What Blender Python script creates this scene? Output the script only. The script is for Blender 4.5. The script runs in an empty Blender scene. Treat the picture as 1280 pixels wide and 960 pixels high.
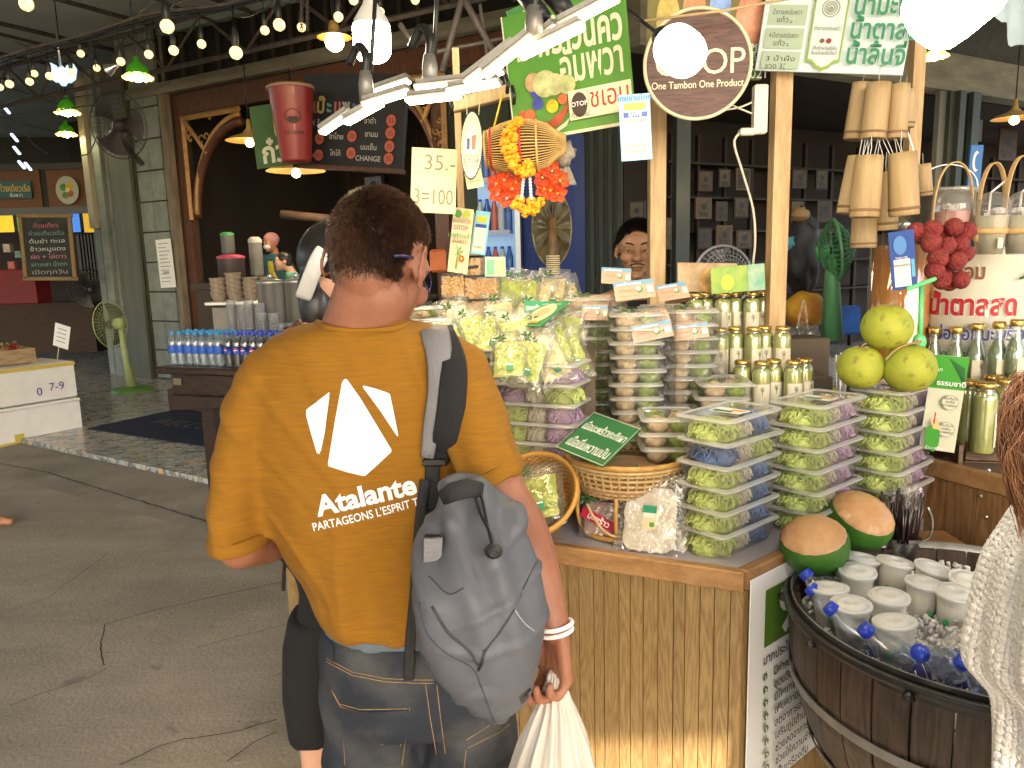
import bpy,bmesh,math,random
import numpy as np
from mathutils import Vector,Matrix,Euler,noise as mnoise
from mathutils.bvhtree import BVHTree
R=math.radians
rnd=random.Random(7)
sc=bpy.context.scene
col=sc.collection
# ------------------------------------------------------------------ camera
CAMZ,PITCH,ROLL,FPX=1.62,R(9.4),R(1.5),950.0
cF=Vector((0,math.cos(PITCH),-math.sin(PITCH)))
_r=Vector((1,0,0)); _u=Vector((0,math.sin(PITCH),math.cos(PITCH)))
cR=_r*math.cos(ROLL)-_u*math.sin(ROLL)
cU=_u*math.cos(ROLL)+_r*math.sin(ROLL)
CAM=Vector((0,0,CAMZ))
cam=bpy.data.cameras.new('camera'); cam.sensor_width=36; cam.lens=36*FPX/1280
cam.clip_start=0.05; cam.clip_end=400
co=bpy.data.objects.new('camera',cam); col.objects.link(co)
co.matrix_world=Matrix(((cR.x,cU.x,-cF.x,0),(cR.y,cU.y,-cF.y,0),(cR.z,cU.z,-cF.z,CAMZ),(0,0,0,1)))
sc.camera=co
# ------------------------------------------------------------------ light
w=bpy.data.worlds.new('World'); sc.world=w; w.use_nodes=True
SUN_EL,SUN_AZ=32,170
nt=w.node_tree; bg=nt.nodes['Background']
sky=nt.nodes.new('ShaderNodeTexSky'); sky.sky_type='NISHITA'; sky.sun_disc=False
sky.sun_elevation=R(SUN_EL); sky.sun_rotation=R(SUN_AZ); sky.air_density=1.0; sky.dust_density=3.0
nt.links.new(sky.outputs[0],bg.inputs[0]); bg.inputs[1].default_value=0.15
sun=bpy.data.lights.new('sun','SUN'); sun.energy=3.6; sun.angle=R(0.5); sun.color=(1,0.86,0.66)
so=bpy.data.objects.new('sun',sun); col.objects.link(so)
sd=Vector((math.sin(R(SUN_AZ))*math.cos(R(SUN_EL)),math.cos(R(SUN_AZ))*math.cos(R(SUN_EL)),math.sin(R(SUN_EL))))
so.rotation_euler=sd.to_track_quat('Z','Y').to_euler()
sc.view_settings.view_transform='Standard'; sc.view_settings.look='None'
sc.view_settings.gamma=1; sc.view_settings.use_curve_mapping=False
sc.view_settings.exposure=2.08
sc.cycles.transparent_max_bounces=24; sc.cycles.max_bounces=7
sc.cycles.diffuse_bounces=3; sc.cycles.glossy_bounces=3; sc.cycles.transmission_bounces=6
sc.cycles.sample_clamp_indirect=4; sc.cycles.caustics_reflective=False; sc.cycles.caustics_refractive=False
def ray(px,py):
 return(cF+cR*((px-640)/FPX)-cU*((py-480)/FPX))
def P(px,py,Y):
 d=ray(px,py); return CAM+d*(Y/d.y)
def G(px,py,z=0.0):
 d=ray(px,py); return CAM+d*((z-CAMZ)/d.z)
def V(*a):return Vector(a)
ORD=['first','second','third','fourth','fifth','sixth','seventh','eighth','ninth','tenth','eleventh','twelfth','thirteenth','fourteenth','fifteenth','sixteenth','seventeenth','eighteenth','nineteenth','twentieth','twenty-first','twenty-second','twenty-third','twenty-fourth','twenty-fifth','twenty-sixth','twenty-seventh','twenty-eighth','twenty-ninth','thirtieth']
def ordw(i,n,lo='lowest',hi='topmost'):
 return lo if i==0 else hi if i==n-1 else ORD[i]+' from the '+{'lowest':'bottom','leftmost':'left','nearest':'front'}.get(lo,'bottom')
# ------------------------------------------------------------------ materials
MATS={}
def mat(name,c=(.5,.5,.5),rough=.6,metal=0.0,spec=.5,var=0.0,vs=8.0,stretch=(1,1,1),bump=0.0,bs=60.0,c2=None,emit=None,es=0.0,trans=0.0,alpha=1.0,sss=0.0,coat=0.0,rand=0.0,detail=6,sheen=0,ior=1.45):
 """one procedural principled material: noise colour variation, fine bump, per-object random shade"""
 if name in MATS:return MATS[name]
 m=bpy.data.materials.new(name); m.use_nodes=True; t=m.node_tree; N=t.nodes; L=t.links
 b=N['Principled BSDF']
 b.inputs['Base Color'].default_value=(*c,1); b.inputs['Roughness'].default_value=rough
 b.inputs['Metallic'].default_value=metal; b.inputs['Specular IOR Level'].default_value=spec
 b.inputs['IOR'].default_value=ior
 b.inputs['Transmission Weight'].default_value=trans; b.inputs['Alpha'].default_value=alpha
 if coat:b.inputs['Coat Weight'].default_value=coat; b.inputs['Coat Roughness'].default_value=.08
 if sheen:b.inputs['Sheen Weight'].default_value=sheen
 if sss:
  b.inputs['Subsurface Weight'].default_value=sss; b.inputs['Subsurface Radius'].default_value=(1,.35,.2); b.inputs['Subsurface Scale'].default_value=.01
 if emit:b.inputs['Emission Color'].default_value=(*emit,1); b.inputs['Emission Strength'].default_value=es
 tc=N.new('ShaderNodeTexCoord'); mp=N.new('ShaderNodeMapping'); mp.inputs['Scale'].default_value=stretch
 L.new(tc.outputs['Object'],mp.inputs['Vector'])
 m['mp']=1
 out=None
 if var or c2:
  n=N.new('ShaderNodeTexNoise'); n.inputs['Scale'].default_value=vs; n.inputs['Detail'].default_value=detail
  n.inputs['Roughness'].default_value=.62
  L.new(mp.outputs[0],n.inputs['Vector'])
  cr=N.new('ShaderNodeValToRGB'); cr.color_ramp.elements[0].position=.32; cr.color_ramp.elements[1].position=.68
  if c2:a,bb=c,c2
  else:a,bb=tuple(x*(1-var)for x in c),tuple(min(1,x*(1+var))for x in c)
  cr.color_ramp.elements[0].color=(*a,1); cr.color_ramp.elements[1].color=(*bb,1)
  L.new(n.outputs['Fac'],cr.inputs['Fac']); out=cr.outputs['Color']
  mr=N.new('ShaderNodeMapRange'); mr.inputs['To Min'].default_value=max(0,rough-.1); mr.inputs['To Max'].default_value=min(1,rough+.12)
  L.new(n.outputs['Fac'],mr.inputs['Value']); L.new(mr.outputs[0],b.inputs['Roughness'])
 if rand:
  oi=N.new('ShaderNodeObjectInfo'); hs=N.new('ShaderNodeHueSaturation')
  m2=N.new('ShaderNodeMapRange'); m2.inputs['To Min'].default_value=1-rand; m2.inputs['To Max'].default_value=1+rand
  L.new(oi.outputs['Random'],m2.inputs['Value']); L.new(m2.outputs[0],hs.inputs['Value'])
  if out:L.new(out,hs.inputs['Color'])
  else:hs.inputs['Color'].default_value=(*c,1)
  out=hs.outputs['Color']
 if out:L.new(out,b.inputs['Base Color'])
 if bump:
  n2=N.new('ShaderNodeTexNoise'); n2.inputs['Scale'].default_value=bs; n2.inputs['Detail'].default_value=5
  L.new(mp.outputs[0],n2.inputs['Vector'])
  bp=N.new('ShaderNodeBump'); bp.inputs['Strength'].default_value=bump; bp.inputs['Distance'].default_value=.01
  L.new(n2.outputs['Fac'],bp.inputs['Height']); L.new(bp.outputs[0],b.inputs['Normal'])
 MATS[name]=m
 return m
def spots(m,scale,c,lo=.62,hi=.70,amt=.8):
 """scatter blemishes over a material's own colour"""
 t=m.node_tree; N=t.nodes; L=t.links; b=N['Principled BSDF']; base=b.inputs['Base Color'].links[0].from_socket
 tc=N.new('ShaderNodeTexCoord'); n=N.new('ShaderNodeTexNoise'); n.inputs['Scale'].default_value=scale; n.inputs['Detail'].default_value=4; L.new(tc.outputs['Object'],n.inputs[0])
 r=N.new('ShaderNodeMapRange'); r.inputs['From Min'].default_value=lo; r.inputs['From Max'].default_value=hi; r.inputs['To Max'].default_value=amt; L.new(n.outputs['Fac'],r.inputs[0])
 mx=N.new('ShaderNodeMix'); mx.data_type='RGBA'; L.new(r.outputs[0],mx.inputs[0]); L.new(base,mx.inputs[6]); mx.inputs[7].default_value=(*c,1); L.new(mx.outputs[2],b.inputs['Base Color']); return m
def clear(name,tint=(1,1,1),fac=.14,rough=.08,white=0.0,crinkle=0.0,cs=40.0):
 """thin clear plastic or glass wall: mostly see-through, glossy with the viewing angle, a little milky"""
 if name in MATS:return MATS[name]
 m=bpy.data.materials.new(name); m.use_nodes=True; t=m.node_tree; N=t.nodes; L=t.links
 for n in list(N):N.remove(n)
 o=N.new('ShaderNodeOutputMaterial'); tr=N.new('ShaderNodeBsdfTransparent'); tr.inputs[0].default_value=(*tint,1)
 gl=N.new('ShaderNodeBsdfGlossy'); gl.inputs['Roughness'].default_value=rough
 lw=N.new('ShaderNodeLayerWeight'); lw.inputs[0].default_value=.35
 mr=N.new('ShaderNodeMapRange'); mr.inputs['To Min'].default_value=fac; mr.inputs['To Max'].default_value=min(1,fac+.34)
 L.new(lw.outputs['Fresnel'],mr.inputs['Value'])
 mx=N.new('ShaderNodeMixShader'); L.new(mr.outputs[0],mx.inputs[0]); L.new(tr.outputs[0],mx.inputs[1]); L.new(gl.outputs[0],mx.inputs[2])
 res=mx
 if white:
  df=N.new('ShaderNodeBsdfDiffuse'); df.inputs[0].default_value=(*[min(1,.9*x)for x in tint],1)
  tl=N.new('ShaderNodeBsdfTranslucent'); tl.inputs[0].default_value=df.inputs[0].default_value
  ad=N.new('ShaderNodeMixShader'); ad.inputs[0].default_value=.2; L.new(df.outputs[0],ad.inputs[1]); L.new(tl.outputs[0],ad.inputs[2])
  m2=N.new('ShaderNodeMixShader'); m2.inputs[0].default_value=white
  L.new(mx.outputs[0],m2.inputs[1]); L.new(ad.outputs[0],m2.inputs[2]); res=m2
 if crinkle:
  tc=N.new('ShaderNodeTexCoord'); vn=N.new('ShaderNodeTexVoronoi'); vn.inputs['Scale'].default_value=cs
  n2=N.new('ShaderNodeTexNoise'); n2.inputs['Scale'].default_value=cs*.7; n2.inputs['Detail'].default_value=3; n2.inputs['Distortion'].default_value=1.2
  L.new(tc.outputs['Object'],n2.inputs['Vector'])
  bp=N.new('ShaderNodeBump'); bp.inputs['Strength'].default_value=crinkle; bp.inputs['Distance'].default_value=.02
  L.new(n2.outputs['Fac'],bp.inputs['Height']); L.new(bp.outputs[0],gl.inputs['Normal']); N.remove(vn)
 L.new(res.outputs[0],o.inputs[0]); MATS[name]=m
 return m
def woodmat(name,ca,cb,scale=3.0,axis='Z',rough=.5,ring=14,bump=.15,rand=.12):
 if name in MATS:return MATS[name]
 m=bpy.data.materials.new(name); m.use_nodes=True; t=m.node_tree; N=t.nodes; L=t.links; b=N['Principled BSDF']
 tc=N.new('ShaderNodeTexCoord'); oi=N.new('ShaderNodeObjectInfo')
 ad=N.new('ShaderNodeVectorMath'); ad.operation='ADD'
 ml=N.new('ShaderNodeMath'); ml.operation='MULTIPLY'; ml.inputs[1].default_value=37
 L.new(oi.outputs['Random'],ml.inputs[0]); L.new(tc.outputs['Object'],ad.inputs[0]); L.new(ml.outputs[0],ad.inputs[1])
 mp=N.new('ShaderNodeMapping'); s={'Z':(1,1,.12),'X':(.12,1,1),'Y':(1,.12,1)}[axis]
 mp.inputs['Scale'].default_value=s; L.new(ad.outputs[0],mp.inputs[0])
 n=N.new('ShaderNodeTexNoise'); n.inputs['Scale'].default_value=scale*2.2; n.inputs['Detail'].default_value=3; L.new(mp.outputs[0],n.inputs[0])
 mm=N.new('ShaderNodeMath'); mm.operation='MULTIPLY'; mm.inputs[1].default_value=ring; L.new(n.outputs['Fac'],mm.inputs[0])
 fr=N.new('ShaderNodeMath'); fr.operation='PINGPONG'; fr.inputs[1].default_value=.5; L.new(mm.outputs[0],fr.inputs[0])
 n2=N.new('ShaderNodeTexNoise'); n2.inputs['Scale'].default_value=scale*40; n2.inputs['Detail'].default_value=4; L.new(mp.outputs[0],n2.inputs[0])
 a2=N.new('ShaderNodeMath'); a2.operation='MULTIPLY_ADD'; a2.inputs[1].default_value=.9
 L.new(fr.outputs[0],a2.inputs[0]); L.new(n2.outputs['Fac'],a2.inputs[2])
 cr=N.new('ShaderNodeValToRGB'); cr.color_ramp.elements[0].position=.42; cr.color_ramp.elements[1].position=.98
 cr.color_ramp.elements[0].color=(*ca,1); cr.color_ramp.elements[1].color=(*cb,1); L.new(a2.outputs[0],cr.inputs[0])
 hs=N.new('ShaderNodeHueSaturation'); m2=N.new('ShaderNodeMapRange'); m2.inputs['To Min'].default_value=1-rand; m2.inputs['To Max'].default_value=1+rand
 L.new(oi.outputs['Random'],m2.inputs[0]); L.new(m2.outputs[0],hs.inputs['Value']); L.new(cr.outputs[0],hs.inputs['Color'])
 L.new(hs.outputs[0],b.inputs['Base Color']); b.inputs['Roughness'].default_value=rough
 bp=N.new('ShaderNodeBump'); bp.inputs['Strength'].default_value=bump; bp.inputs['Distance'].default_value=.004
 L.new(a2.outputs[0],bp.inputs['Height']); L.new(bp.outputs[0],b.inputs['Normal'])
 MATS[name]=m
 return m
# ------------------------------------------------------------------ mesh builder
class MB:
 def __init__(s):s.v=[]; s.f=[]; s.mi=[]; s.ms=[]; s.sm=[]
 def _m(s,m):
  if m is None:return 0
  if m not in s.ms:s.ms.append(m)
  return s.ms.index(m)
 def add(s,vs,fs,m=None,smooth=False,M=None):
  o=len(s.v)
  if M is not None:vs=[M@Vector(v)for v in vs]
  s.v.extend(tuple(v)for v in vs); k=s._m(m)
  for f in fs:s.f.append(tuple(i+o for i in f)); s.mi.append(k); s.sm.append(smooth)
  return s
 def box(s,c,d,m=None,M=None,rz=0,taper=1.0,bev=0.0):
  x,y,z=d[0]/2,d[1]/2,d[2]/2; c=Vector(c)
  if bev:
   b=min(bev,x*.9,y*.9,z*.9)
   vs=[]
   for zz,ins in((-z,b),(-z+b,0),(z-b,0),(z,b)):
    q=[(-x+ins+b*(ins==0)*0,-y+ins),(x-ins,-y+ins),(x-ins,y-ins),(-x+ins,y-ins)]
    for(px,py)in q:
     t=taper if zz>0 else 1
     vs.append((px*t,py*t,zz))
   fs=[(3,2,1,0),(12,13,14,15)]
   for k in range(3):
    for i in range(4):
     j=(i+1)%4; fs.append((k*4+i,k*4+j,k*4+4+j,k*4+4+i))
  else:
   vs=[(-x,-y,-z),(x,-y,-z),(x,y,-z),(-x,y,-z),(-x*taper,-y*taper,z),(x*taper,-y*taper,z),(x*taper,y*taper,z),(-x*taper,y*taper,z)]
   fs=[(3,2,1,0),(4,5,6,7),(0,1,5,4),(1,2,6,5),(2,3,7,6),(3,0,4,7)]
  T=Matrix.Translation(c)@Matrix.Rotation(rz,4,'Z')
  if M is not None:T=M@T
  return s.add(vs,fs,m,False,T)
 def tube(s,pts,r,n=8,m=None,smooth=True,caps=True,M=None,closed=False):
  pts=[Vector(p)for p in pts]; K=len(pts)
  if not hasattr(r,'__len__'):r=[r]*K
  vs=[]; fs=[]
  d0=(pts[1]-pts[0]).normalized(); up=Vector((0,0,1))if abs(d0.z)<.9 else Vector((1,0,0))
  u=(up-d0*up.dot(d0)).normalized()
  for k in range(K):
   if closed:d=pts[(k+1)%K]-pts[k-1]
   else:d=(pts[min(k+1,K-1)]-pts[max(k-1,0)])
   d=d.normalized()if d.length>1e-9 else d0
   u=(u-d*u.dot(d)); u=u.normalized()if u.length>1e-6 else Vector((0,1,0)); v=d.cross(u)
   for i in range(n):
    a=2*math.pi*i/n; vs.append(pts[k]+(u*math.cos(a)+v*math.sin(a))*r[k])
  for k in range(K if closed else K-1):
   for i in range(n):
    j=(i+1)%n; k2=(k+1)%K; fs.append((k*n+i,k*n+j,k2*n+j,k2*n+i))
  if caps and not closed:fs.append(tuple(range(n-1,-1,-1))); fs.append(tuple((K-1)*n+i for i in range(n)))
  return s.add(vs,fs,m,smooth,M)
 def lathe(s,prof,n=20,m=None,M=None,smooth=True,sx=1,sy=1,arc=None):
  vs=[]; fs=[]; K=len(prof)
  for(r,z)in prof:
   for i in range(n):
    a=2*math.pi*i/n; vs.append((r*math.cos(a)*sx,r*math.sin(a)*sy,z))
  for k in range(K-1):
   for i in range(n):
    j=(i+1)%n; fs.append((k*n+i,k*n+j,(k+1)*n+j,(k+1)*n+i))
  if prof[0][0]>1e-5:pass
  return s.add(vs,fs,m,smooth,M)
 def disc(s,c,r,n=20,m=None,M=None,sx=1,sy=1,flip=False):
  vs=[(c[0]+r*sx*math.cos(2*math.pi*i/n),c[1]+r*sy*math.sin(2*math.pi*i/n),c[2])for i in range(n)]
  f=tuple(range(n)); return s.add(vs,[f[::-1]if flip else f],m,False,M)
 def ball(s,c,r,n=12,k=8,m=None,M=None,rad=None,wob=0.0,seed=0):
  rad=rad or(r,r,r); vs=[]; fs=[]
  for a in range(k+1):
   t=math.pi*a/k
   for i in range(n):
    p=2*math.pi*i/n
    q=Vector((math.sin(t)*math.cos(p),math.sin(t)*math.sin(p),math.cos(t)))
    if wob:q*=1+wob*mnoise.noise(q*2.2+Vector((seed,seed*1.7,0)))
    vs.append((c[0]+q.x*rad[0],c[1]+q.y*rad[1],c[2]+q.z*rad[2]))
  for a in range(k):
   for i in range(n):
    j=(i+1)%n; fs.append((a*n+i,(a+1)*n+i,(a+1)*n+j,a*n+j))
  return s.add(vs,fs,m,True,M)
 def prism(s,poly,z0,z1,m=None,M=None,smooth=False):
  n=len(poly); vs=[(p[0],p[1],z0)for p in poly]+[(p[0],p[1],z1)for p in poly]
  fs=[tuple(range(n-1,-1,-1)),tuple(range(n,2*n))]+[(i,(i+1)%n,n+(i+1)%n,n+i)for i in range(n)]
  return s.add(vs,fs,m,smooth,M)
 def quad(s,a,b,c,d,m=None):return s.add([a,b,c,d],[(0,1,2,3)],m)
 def grid(s,fn,nu,nv,m=None,smooth=True,M=None,close_u=False):
  vs=[fn(i/(nu if close_u else nu-1),j/(nv-1))for j in range(nv)for i in range(nu)]
  fs=[]
  for j in range(nv-1):
   for i in range(nu if close_u else nu-1):
    i2=(i+1)%nu; fs.append((j*nu+i,j*nu+i2,(j+1)*nu+i2,(j+1)*nu+i))
  return s.add(vs,fs,m,smooth,M)
 def mesh(s,name):
  me=bpy.data.meshes.new(name); me.from_pydata(s.v,[],s.f)
  for m in s.ms:me.materials.append(m)
  if len(s.f):
   me.polygons.foreach_set('material_index',s.mi); me.polygons.foreach_set('use_smooth',s.sm)
  me.update(); return me
 def build(s,name,m=None,parent=None,world=False,loc=None,rot=None,matrix=None):
  if m is not None and not s.ms:s.ms=[m]
  o=bpy.data.objects.new(name,s.mesh(name)); col.objects.link(o)
  if parent is not None:
   o.parent=parent
   if world:o.matrix_parent_inverse=parent.matrix_world.inverted()if False else Matrix(parent['_inv'])if '_inv' in parent else parent.matrix_basis.inverted()
  if loc is not None:o.location=loc
  if rot is not None:o.rotation_euler=rot
  if matrix is not None:o.matrix_basis=matrix
  return o
def tag(o,label=None,cat=None,group=None,kind=None):
 if label:o['label']=label
 if cat:o['category']=cat
 if group:o['group']=group
 if kind:o['kind']=kind
 return o
def thing(name,label,cat,loc=(0,0,0),rz=0,group=None,matrix=None,rot=None):
 o=bpy.data.objects.new(name,None); col.objects.link(o); o.empty_display_size=.05
 if matrix is not None:o.matrix_basis=matrix
 else:
  o.location=loc; o.rotation_euler=rot if rot else(0,0,rz)
  if rot or rz or True:pass
 return tag(o,label,cat,group)
def lx(root):
 """matrix of a top-level thing"""
 return Matrix.LocRotScale(root.location,root.rotation_euler,root.scale)
def wbuild(mb,name,m,root):
 """mesh written in world coordinates, made a child of root"""
 inv=lx(root).inverted(); mb.v=[tuple(inv@Vector(v))for v in mb.v]
 return mb.build(name,m,root)
def kids(o):return[c for c in bpy.data.objects if c.parent==o]
def copy_tree(o,parent=None,kidmap=None):
 if kidmap is None:
  kidmap={}
  for c in bpy.data.objects:
   if c.parent:kidmap.setdefault(c.parent,[]).append(c)
 c=o.copy(); col.objects.link(c); c.parent=parent
 for ch in kidmap.get(o,[]):copy_tree(ch,c,kidmap)
 return c
def dup(o,loc=None,rot=None,label=None,matrix=None,scale=None):
 c=copy_tree(o)
 if matrix is not None:c.matrix_basis=matrix
 if loc is not None:c.location=loc
 if rot is not None:c.rotation_euler=rot
 if scale is not None:c.scale=scale
 if label:c['label']=label
 return c
_tc={}
def text_geo(body,bold=0.0,extrude=0.0,align='CENTER',spacing=1.0,shear=0.0):
 k=(body,bold,align,spacing,shear)
 if k in _tc:return _tc[k]
 cu=bpy.data.curves.new('text','FONT'); cu.body=body; cu.size=1; cu.align_x=align; cu.offset=bold; cu.resolution_u=3
 cu.space_character=spacing; cu.shear=shear; cu.fill_mode='FRONT'; cu.space_line=.9
 o=bpy.data.objects.new('text',cu); col.objects.link(o)
 dg=bpy.context.evaluated_depsgraph_get(); me=o.evaluated_get(dg).to_mesh()
 vs=[tuple(v.co)for v in me.vertices]; fs=[tuple(p.vertices)for p in me.polygons]
 o.evaluated_get(dg).to_mesh_clear(); bpy.data.objects.remove(o); bpy.data.curves.remove(cu)
 _tc[k]=(vs,fs); return vs,fs
def frame(TL,TR,BL):
 """flat rectangle from three corners -> (matrix with origin at the top left, X right, Y up, Z towards the viewer; w, h)"""
 TL,TR,BL=Vector(TL),Vector(TR),Vector(BL)
 x=(TR-TL); wd=x.length; x.normalize(); dn=BL-TL; h=dn.length
 y=-(dn-x*dn.dot(x)).normalized(); z=x.cross(y)
 M=Matrix(((x.x,y.x,z.x,TL.x),(x.y,y.y,z.y,TL.y),(x.z,y.z,z.z,TL.z),(0,0,0,1)))
 return M,wd,h
class Sign:
 """flat sign: design coordinates u (0..1 right) and v (0..1 down) over the frame"""
 def __init__(s,name,label,cat,TL,TR,BL,t=.006,mat_=None,group=None,panel='panel',board=True):
  s.M,s.w,s.h=frame(TL,TR,BL); s.parts={}; s.z=.0008; s.t=t
  s.root=thing(name,label,cat,group=group,matrix=s.M); s.inv=s.M.inverted()
  if board:
   MB().box((s.w/2,-s.h/2,-t/2),(s.w,s.h,t),mat_,bev=min(.002,t*.3)).build(panel,None,s.root)
 def mb(s,name):return s.parts.setdefault(name,MB())
 def up(s):s.z+=.0006; return s.z
 def rect(s,u0,v0,u1,v1,m,name='print',z=None):
  z=z or s.up()
  s.mb(name).add([(u0*s.w,-v1*s.h,z),(u1*s.w,-v1*s.h,z),(u1*s.w,-v0*s.h,z),(u0*s.w,-v0*s.h,z)],[(0,1,2,3)],m); return s
 def poly(s,pts,m,name='print',z=None):
  z=z or s.up(); s.mb(name).add([(u*s.w,-v*s.h,z)for u,v in pts],[tuple(range(len(pts)))[::-1]],m); return s
 def ell(s,u,v,ru,rv=None,m=None,name='print',n=28,z=None,circ=False,ring=0):
  z=z or s.up(); a=ru*s.w; b=a if(rv is None)else rv*s.h
  if ring:
   vs=[];
   for i in range(n):
    t=2*math.pi*i/n
    vs.append((u*s.w+a*math.cos(t),-v*s.h+b*math.sin(t),z)); vs.append((u*s.w+(a-ring)*math.cos(t),-v*s.h+(b-ring)*math.sin(t),z))
   fs=[(2*i,2*((i+1)%n),2*((i+1)%n)+1,2*i+1)for i in range(n)]
   s.mb(name).add(vs,fs,m)
  else:s.mb(name).add([(u*s.w+a*math.cos(2*math.pi*i/n),-v*s.h+b*math.sin(2*math.pi*i/n),z)for i in range(n)],[tuple(range(n))],m)
  return s
 def text(s,body,u,v,size,m,name='lettering',bold=0.0,align='CENTER',rot=0,wmax=None,sx=1.0,shear=0,spacing=1.0,raised=0):
  z=s.up()+raised; vs,fs=text_geo(body,bold,0,align,spacing,shear)
  if not vs:return s
  k=size
  if wmax:
   ww=(max(p[0]for p in vs)-min(p[0]for p in vs))*size; sx=wmax*s.w/max(ww,1e-6)
  c,sn=math.cos(rot),math.sin(rot)
  s.mb(name).add([(u*s.w+(p[0]*k*sx*c-p[1]*k*sn),-v*s.h+(p[0]*k*sx*sn+p[1]*k*c),z)for p in vs],fs,m); return s
 def done(s):
  for n,b in s.parts.items():b.build(n,None,s.root)
  return s.root
def evalmesh(o):
 dg=bpy.context.evaluated_depsgraph_get(); me=bpy.data.meshes.new_from_object(o.evaluated_get(dg)); return me
def organic(mb,name,m,root,voxel=.01,smooth=8,sub=0,fn=None,adapt=0):
 """join overlapping shapes (world coordinates) into one continuous skin"""
 o=mb.build('tmp',m); md=o.modifiers.new('r','REMESH'); md.mode='VOXEL'; md.voxel_size=voxel; md.use_smooth_shade=True
 if smooth:s=o.modifiers.new('s','SMOOTH'); s.iterations=smooth; s.factor=.5
 if sub:s=o.modifiers.new('u','SUBSURF'); s.levels=sub; s.render_levels=sub
 me=evalmesh(o); bpy.data.objects.remove(o)
 if fn:
  n=len(me.vertices); c=np.empty(n*3); me.vertices.foreach_get('co',c); nn=np.empty(n*3); me.vertices.foreach_get('normal',nn)
  c=fn(c.reshape(-1,3),nn.reshape(-1,3)); me.vertices.foreach_set('co',np.asarray(c).ravel()); me.update()
 me.polygons.foreach_set('use_smooth',[True]*len(me.polygons))
 if root is not None:me.transform(lx(root).inverted())
 me.materials.clear(); me.materials.append(m); me.name=name
 o=bpy.data.objects.new(name,me); col.objects.link(o); o.parent=root
 return o
def bvh_of(o,root):
 me=o.data; M=lx(root)if root is not None else Matrix()
 return BVHTree.FromPolygons([M@v.co for v in me.vertices],[tuple(p.vertices)for p in me.polygons])
def project(vs,bvh,d,off=.0012):
 """drop points along direction d onto a surface, kept a hair proud of it"""
 out=[]; last=None
 for p in vs:
  h=bvh.ray_cast(Vector(p),d,2.0)
  if h[0]is None:h2=bvh.find_nearest(Vector(p)); q=h2[0]-d*off
  else:q=h[0]-d*off
  out.append(tuple(q))
 return out
def bez(p0,p1,p2,p3,n=12):
 p0,p1,p2,p3=map(Vector,(p0,p1,p2,p3)); out=[]
 for i in range(n+1):
  t=i/n; out.append(p0*(1-t)**3+p1*3*t*(1-t)**2+p2*3*t*t*(1-t)+p3*t**3)
 return out
def cat_(pts,n=6):
 """smooth curve through points (Catmull-Rom)"""
 pts=[Vector(p)for p in pts]; P_=[pts[0]*2-pts[1]]+pts+[pts[-1]*2-pts[-2]]; out=[]
 for i in range(1,len(P_)-2):
  a,b,c,d=P_[i-1],P_[i],P_[i+1],P_[i+2]
  for k in range(n):
   t=k/n; out.append(.5*((2*b)+(c-a)*t+(2*a-5*b+4*c-d)*t*t+(3*b-a-3*c+d)*t**3))
 out.append(pts[-1]); return out
def sag(a,b,s=.05,n=10):
 a,b=Vector(a),Vector(b); return[a.lerp(b,i/n)-Vector((0,0,s*4*(i/n)*(1-i/n)))for i in range(n+1)]
def basis(loc,fwd,up=(0,0,1)):
 """matrix with local -Y looking along fwd"""
 f=Vector(fwd).normalized(); u=Vector(up); x=u.cross(-f)*-1; x=(-f).cross(u).normalized()if False else u.cross(f).normalized()*-1
 x=f.cross(u).normalized()*-1; z=x.cross(-f).normalized()if False else(-f).cross(x).normalized()*-1
 y=-f; z=x.cross(y).normalized()
 return Matrix(((x.x,y.x,z.x,loc[0]),(x.y,y.y,z.y,loc[1]),(x.z,y.z,z.z,loc[2]),(0,0,0,1)))
# shared plain paints
white=mat('white_paint',(.8,.8,.78),.5,var=.06,vs=5)
black=mat('black_plastic',(.012,.012,.013),.35,var=.3)
cream=mat('cream_card',(.78,.68,.46),.7,var=.05)
paper=mat('paper',(.78,.78,.75),.75,var=.04)
steel=mat('brushed_steel',(.62,.62,.6),.28,1.0,var=.1,vs=20)
red_ink=mat('red_ink',(.5,.02,.02),.5)
dark_ink=mat('dark_ink',(.02,.02,.025),.5)
white_ink=mat('white_ink',(.82,.82,.8),.5)
yellow_ink=mat('yellow_ink',(.8,.55,.03),.5)
green_ink=mat('green_ink',(.03,.28,.08),.5)
blue_ink=mat('blue_ink',(.03,.12,.5),.5)
rope=mat('string',(.7,.62,.4),.8)
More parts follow.
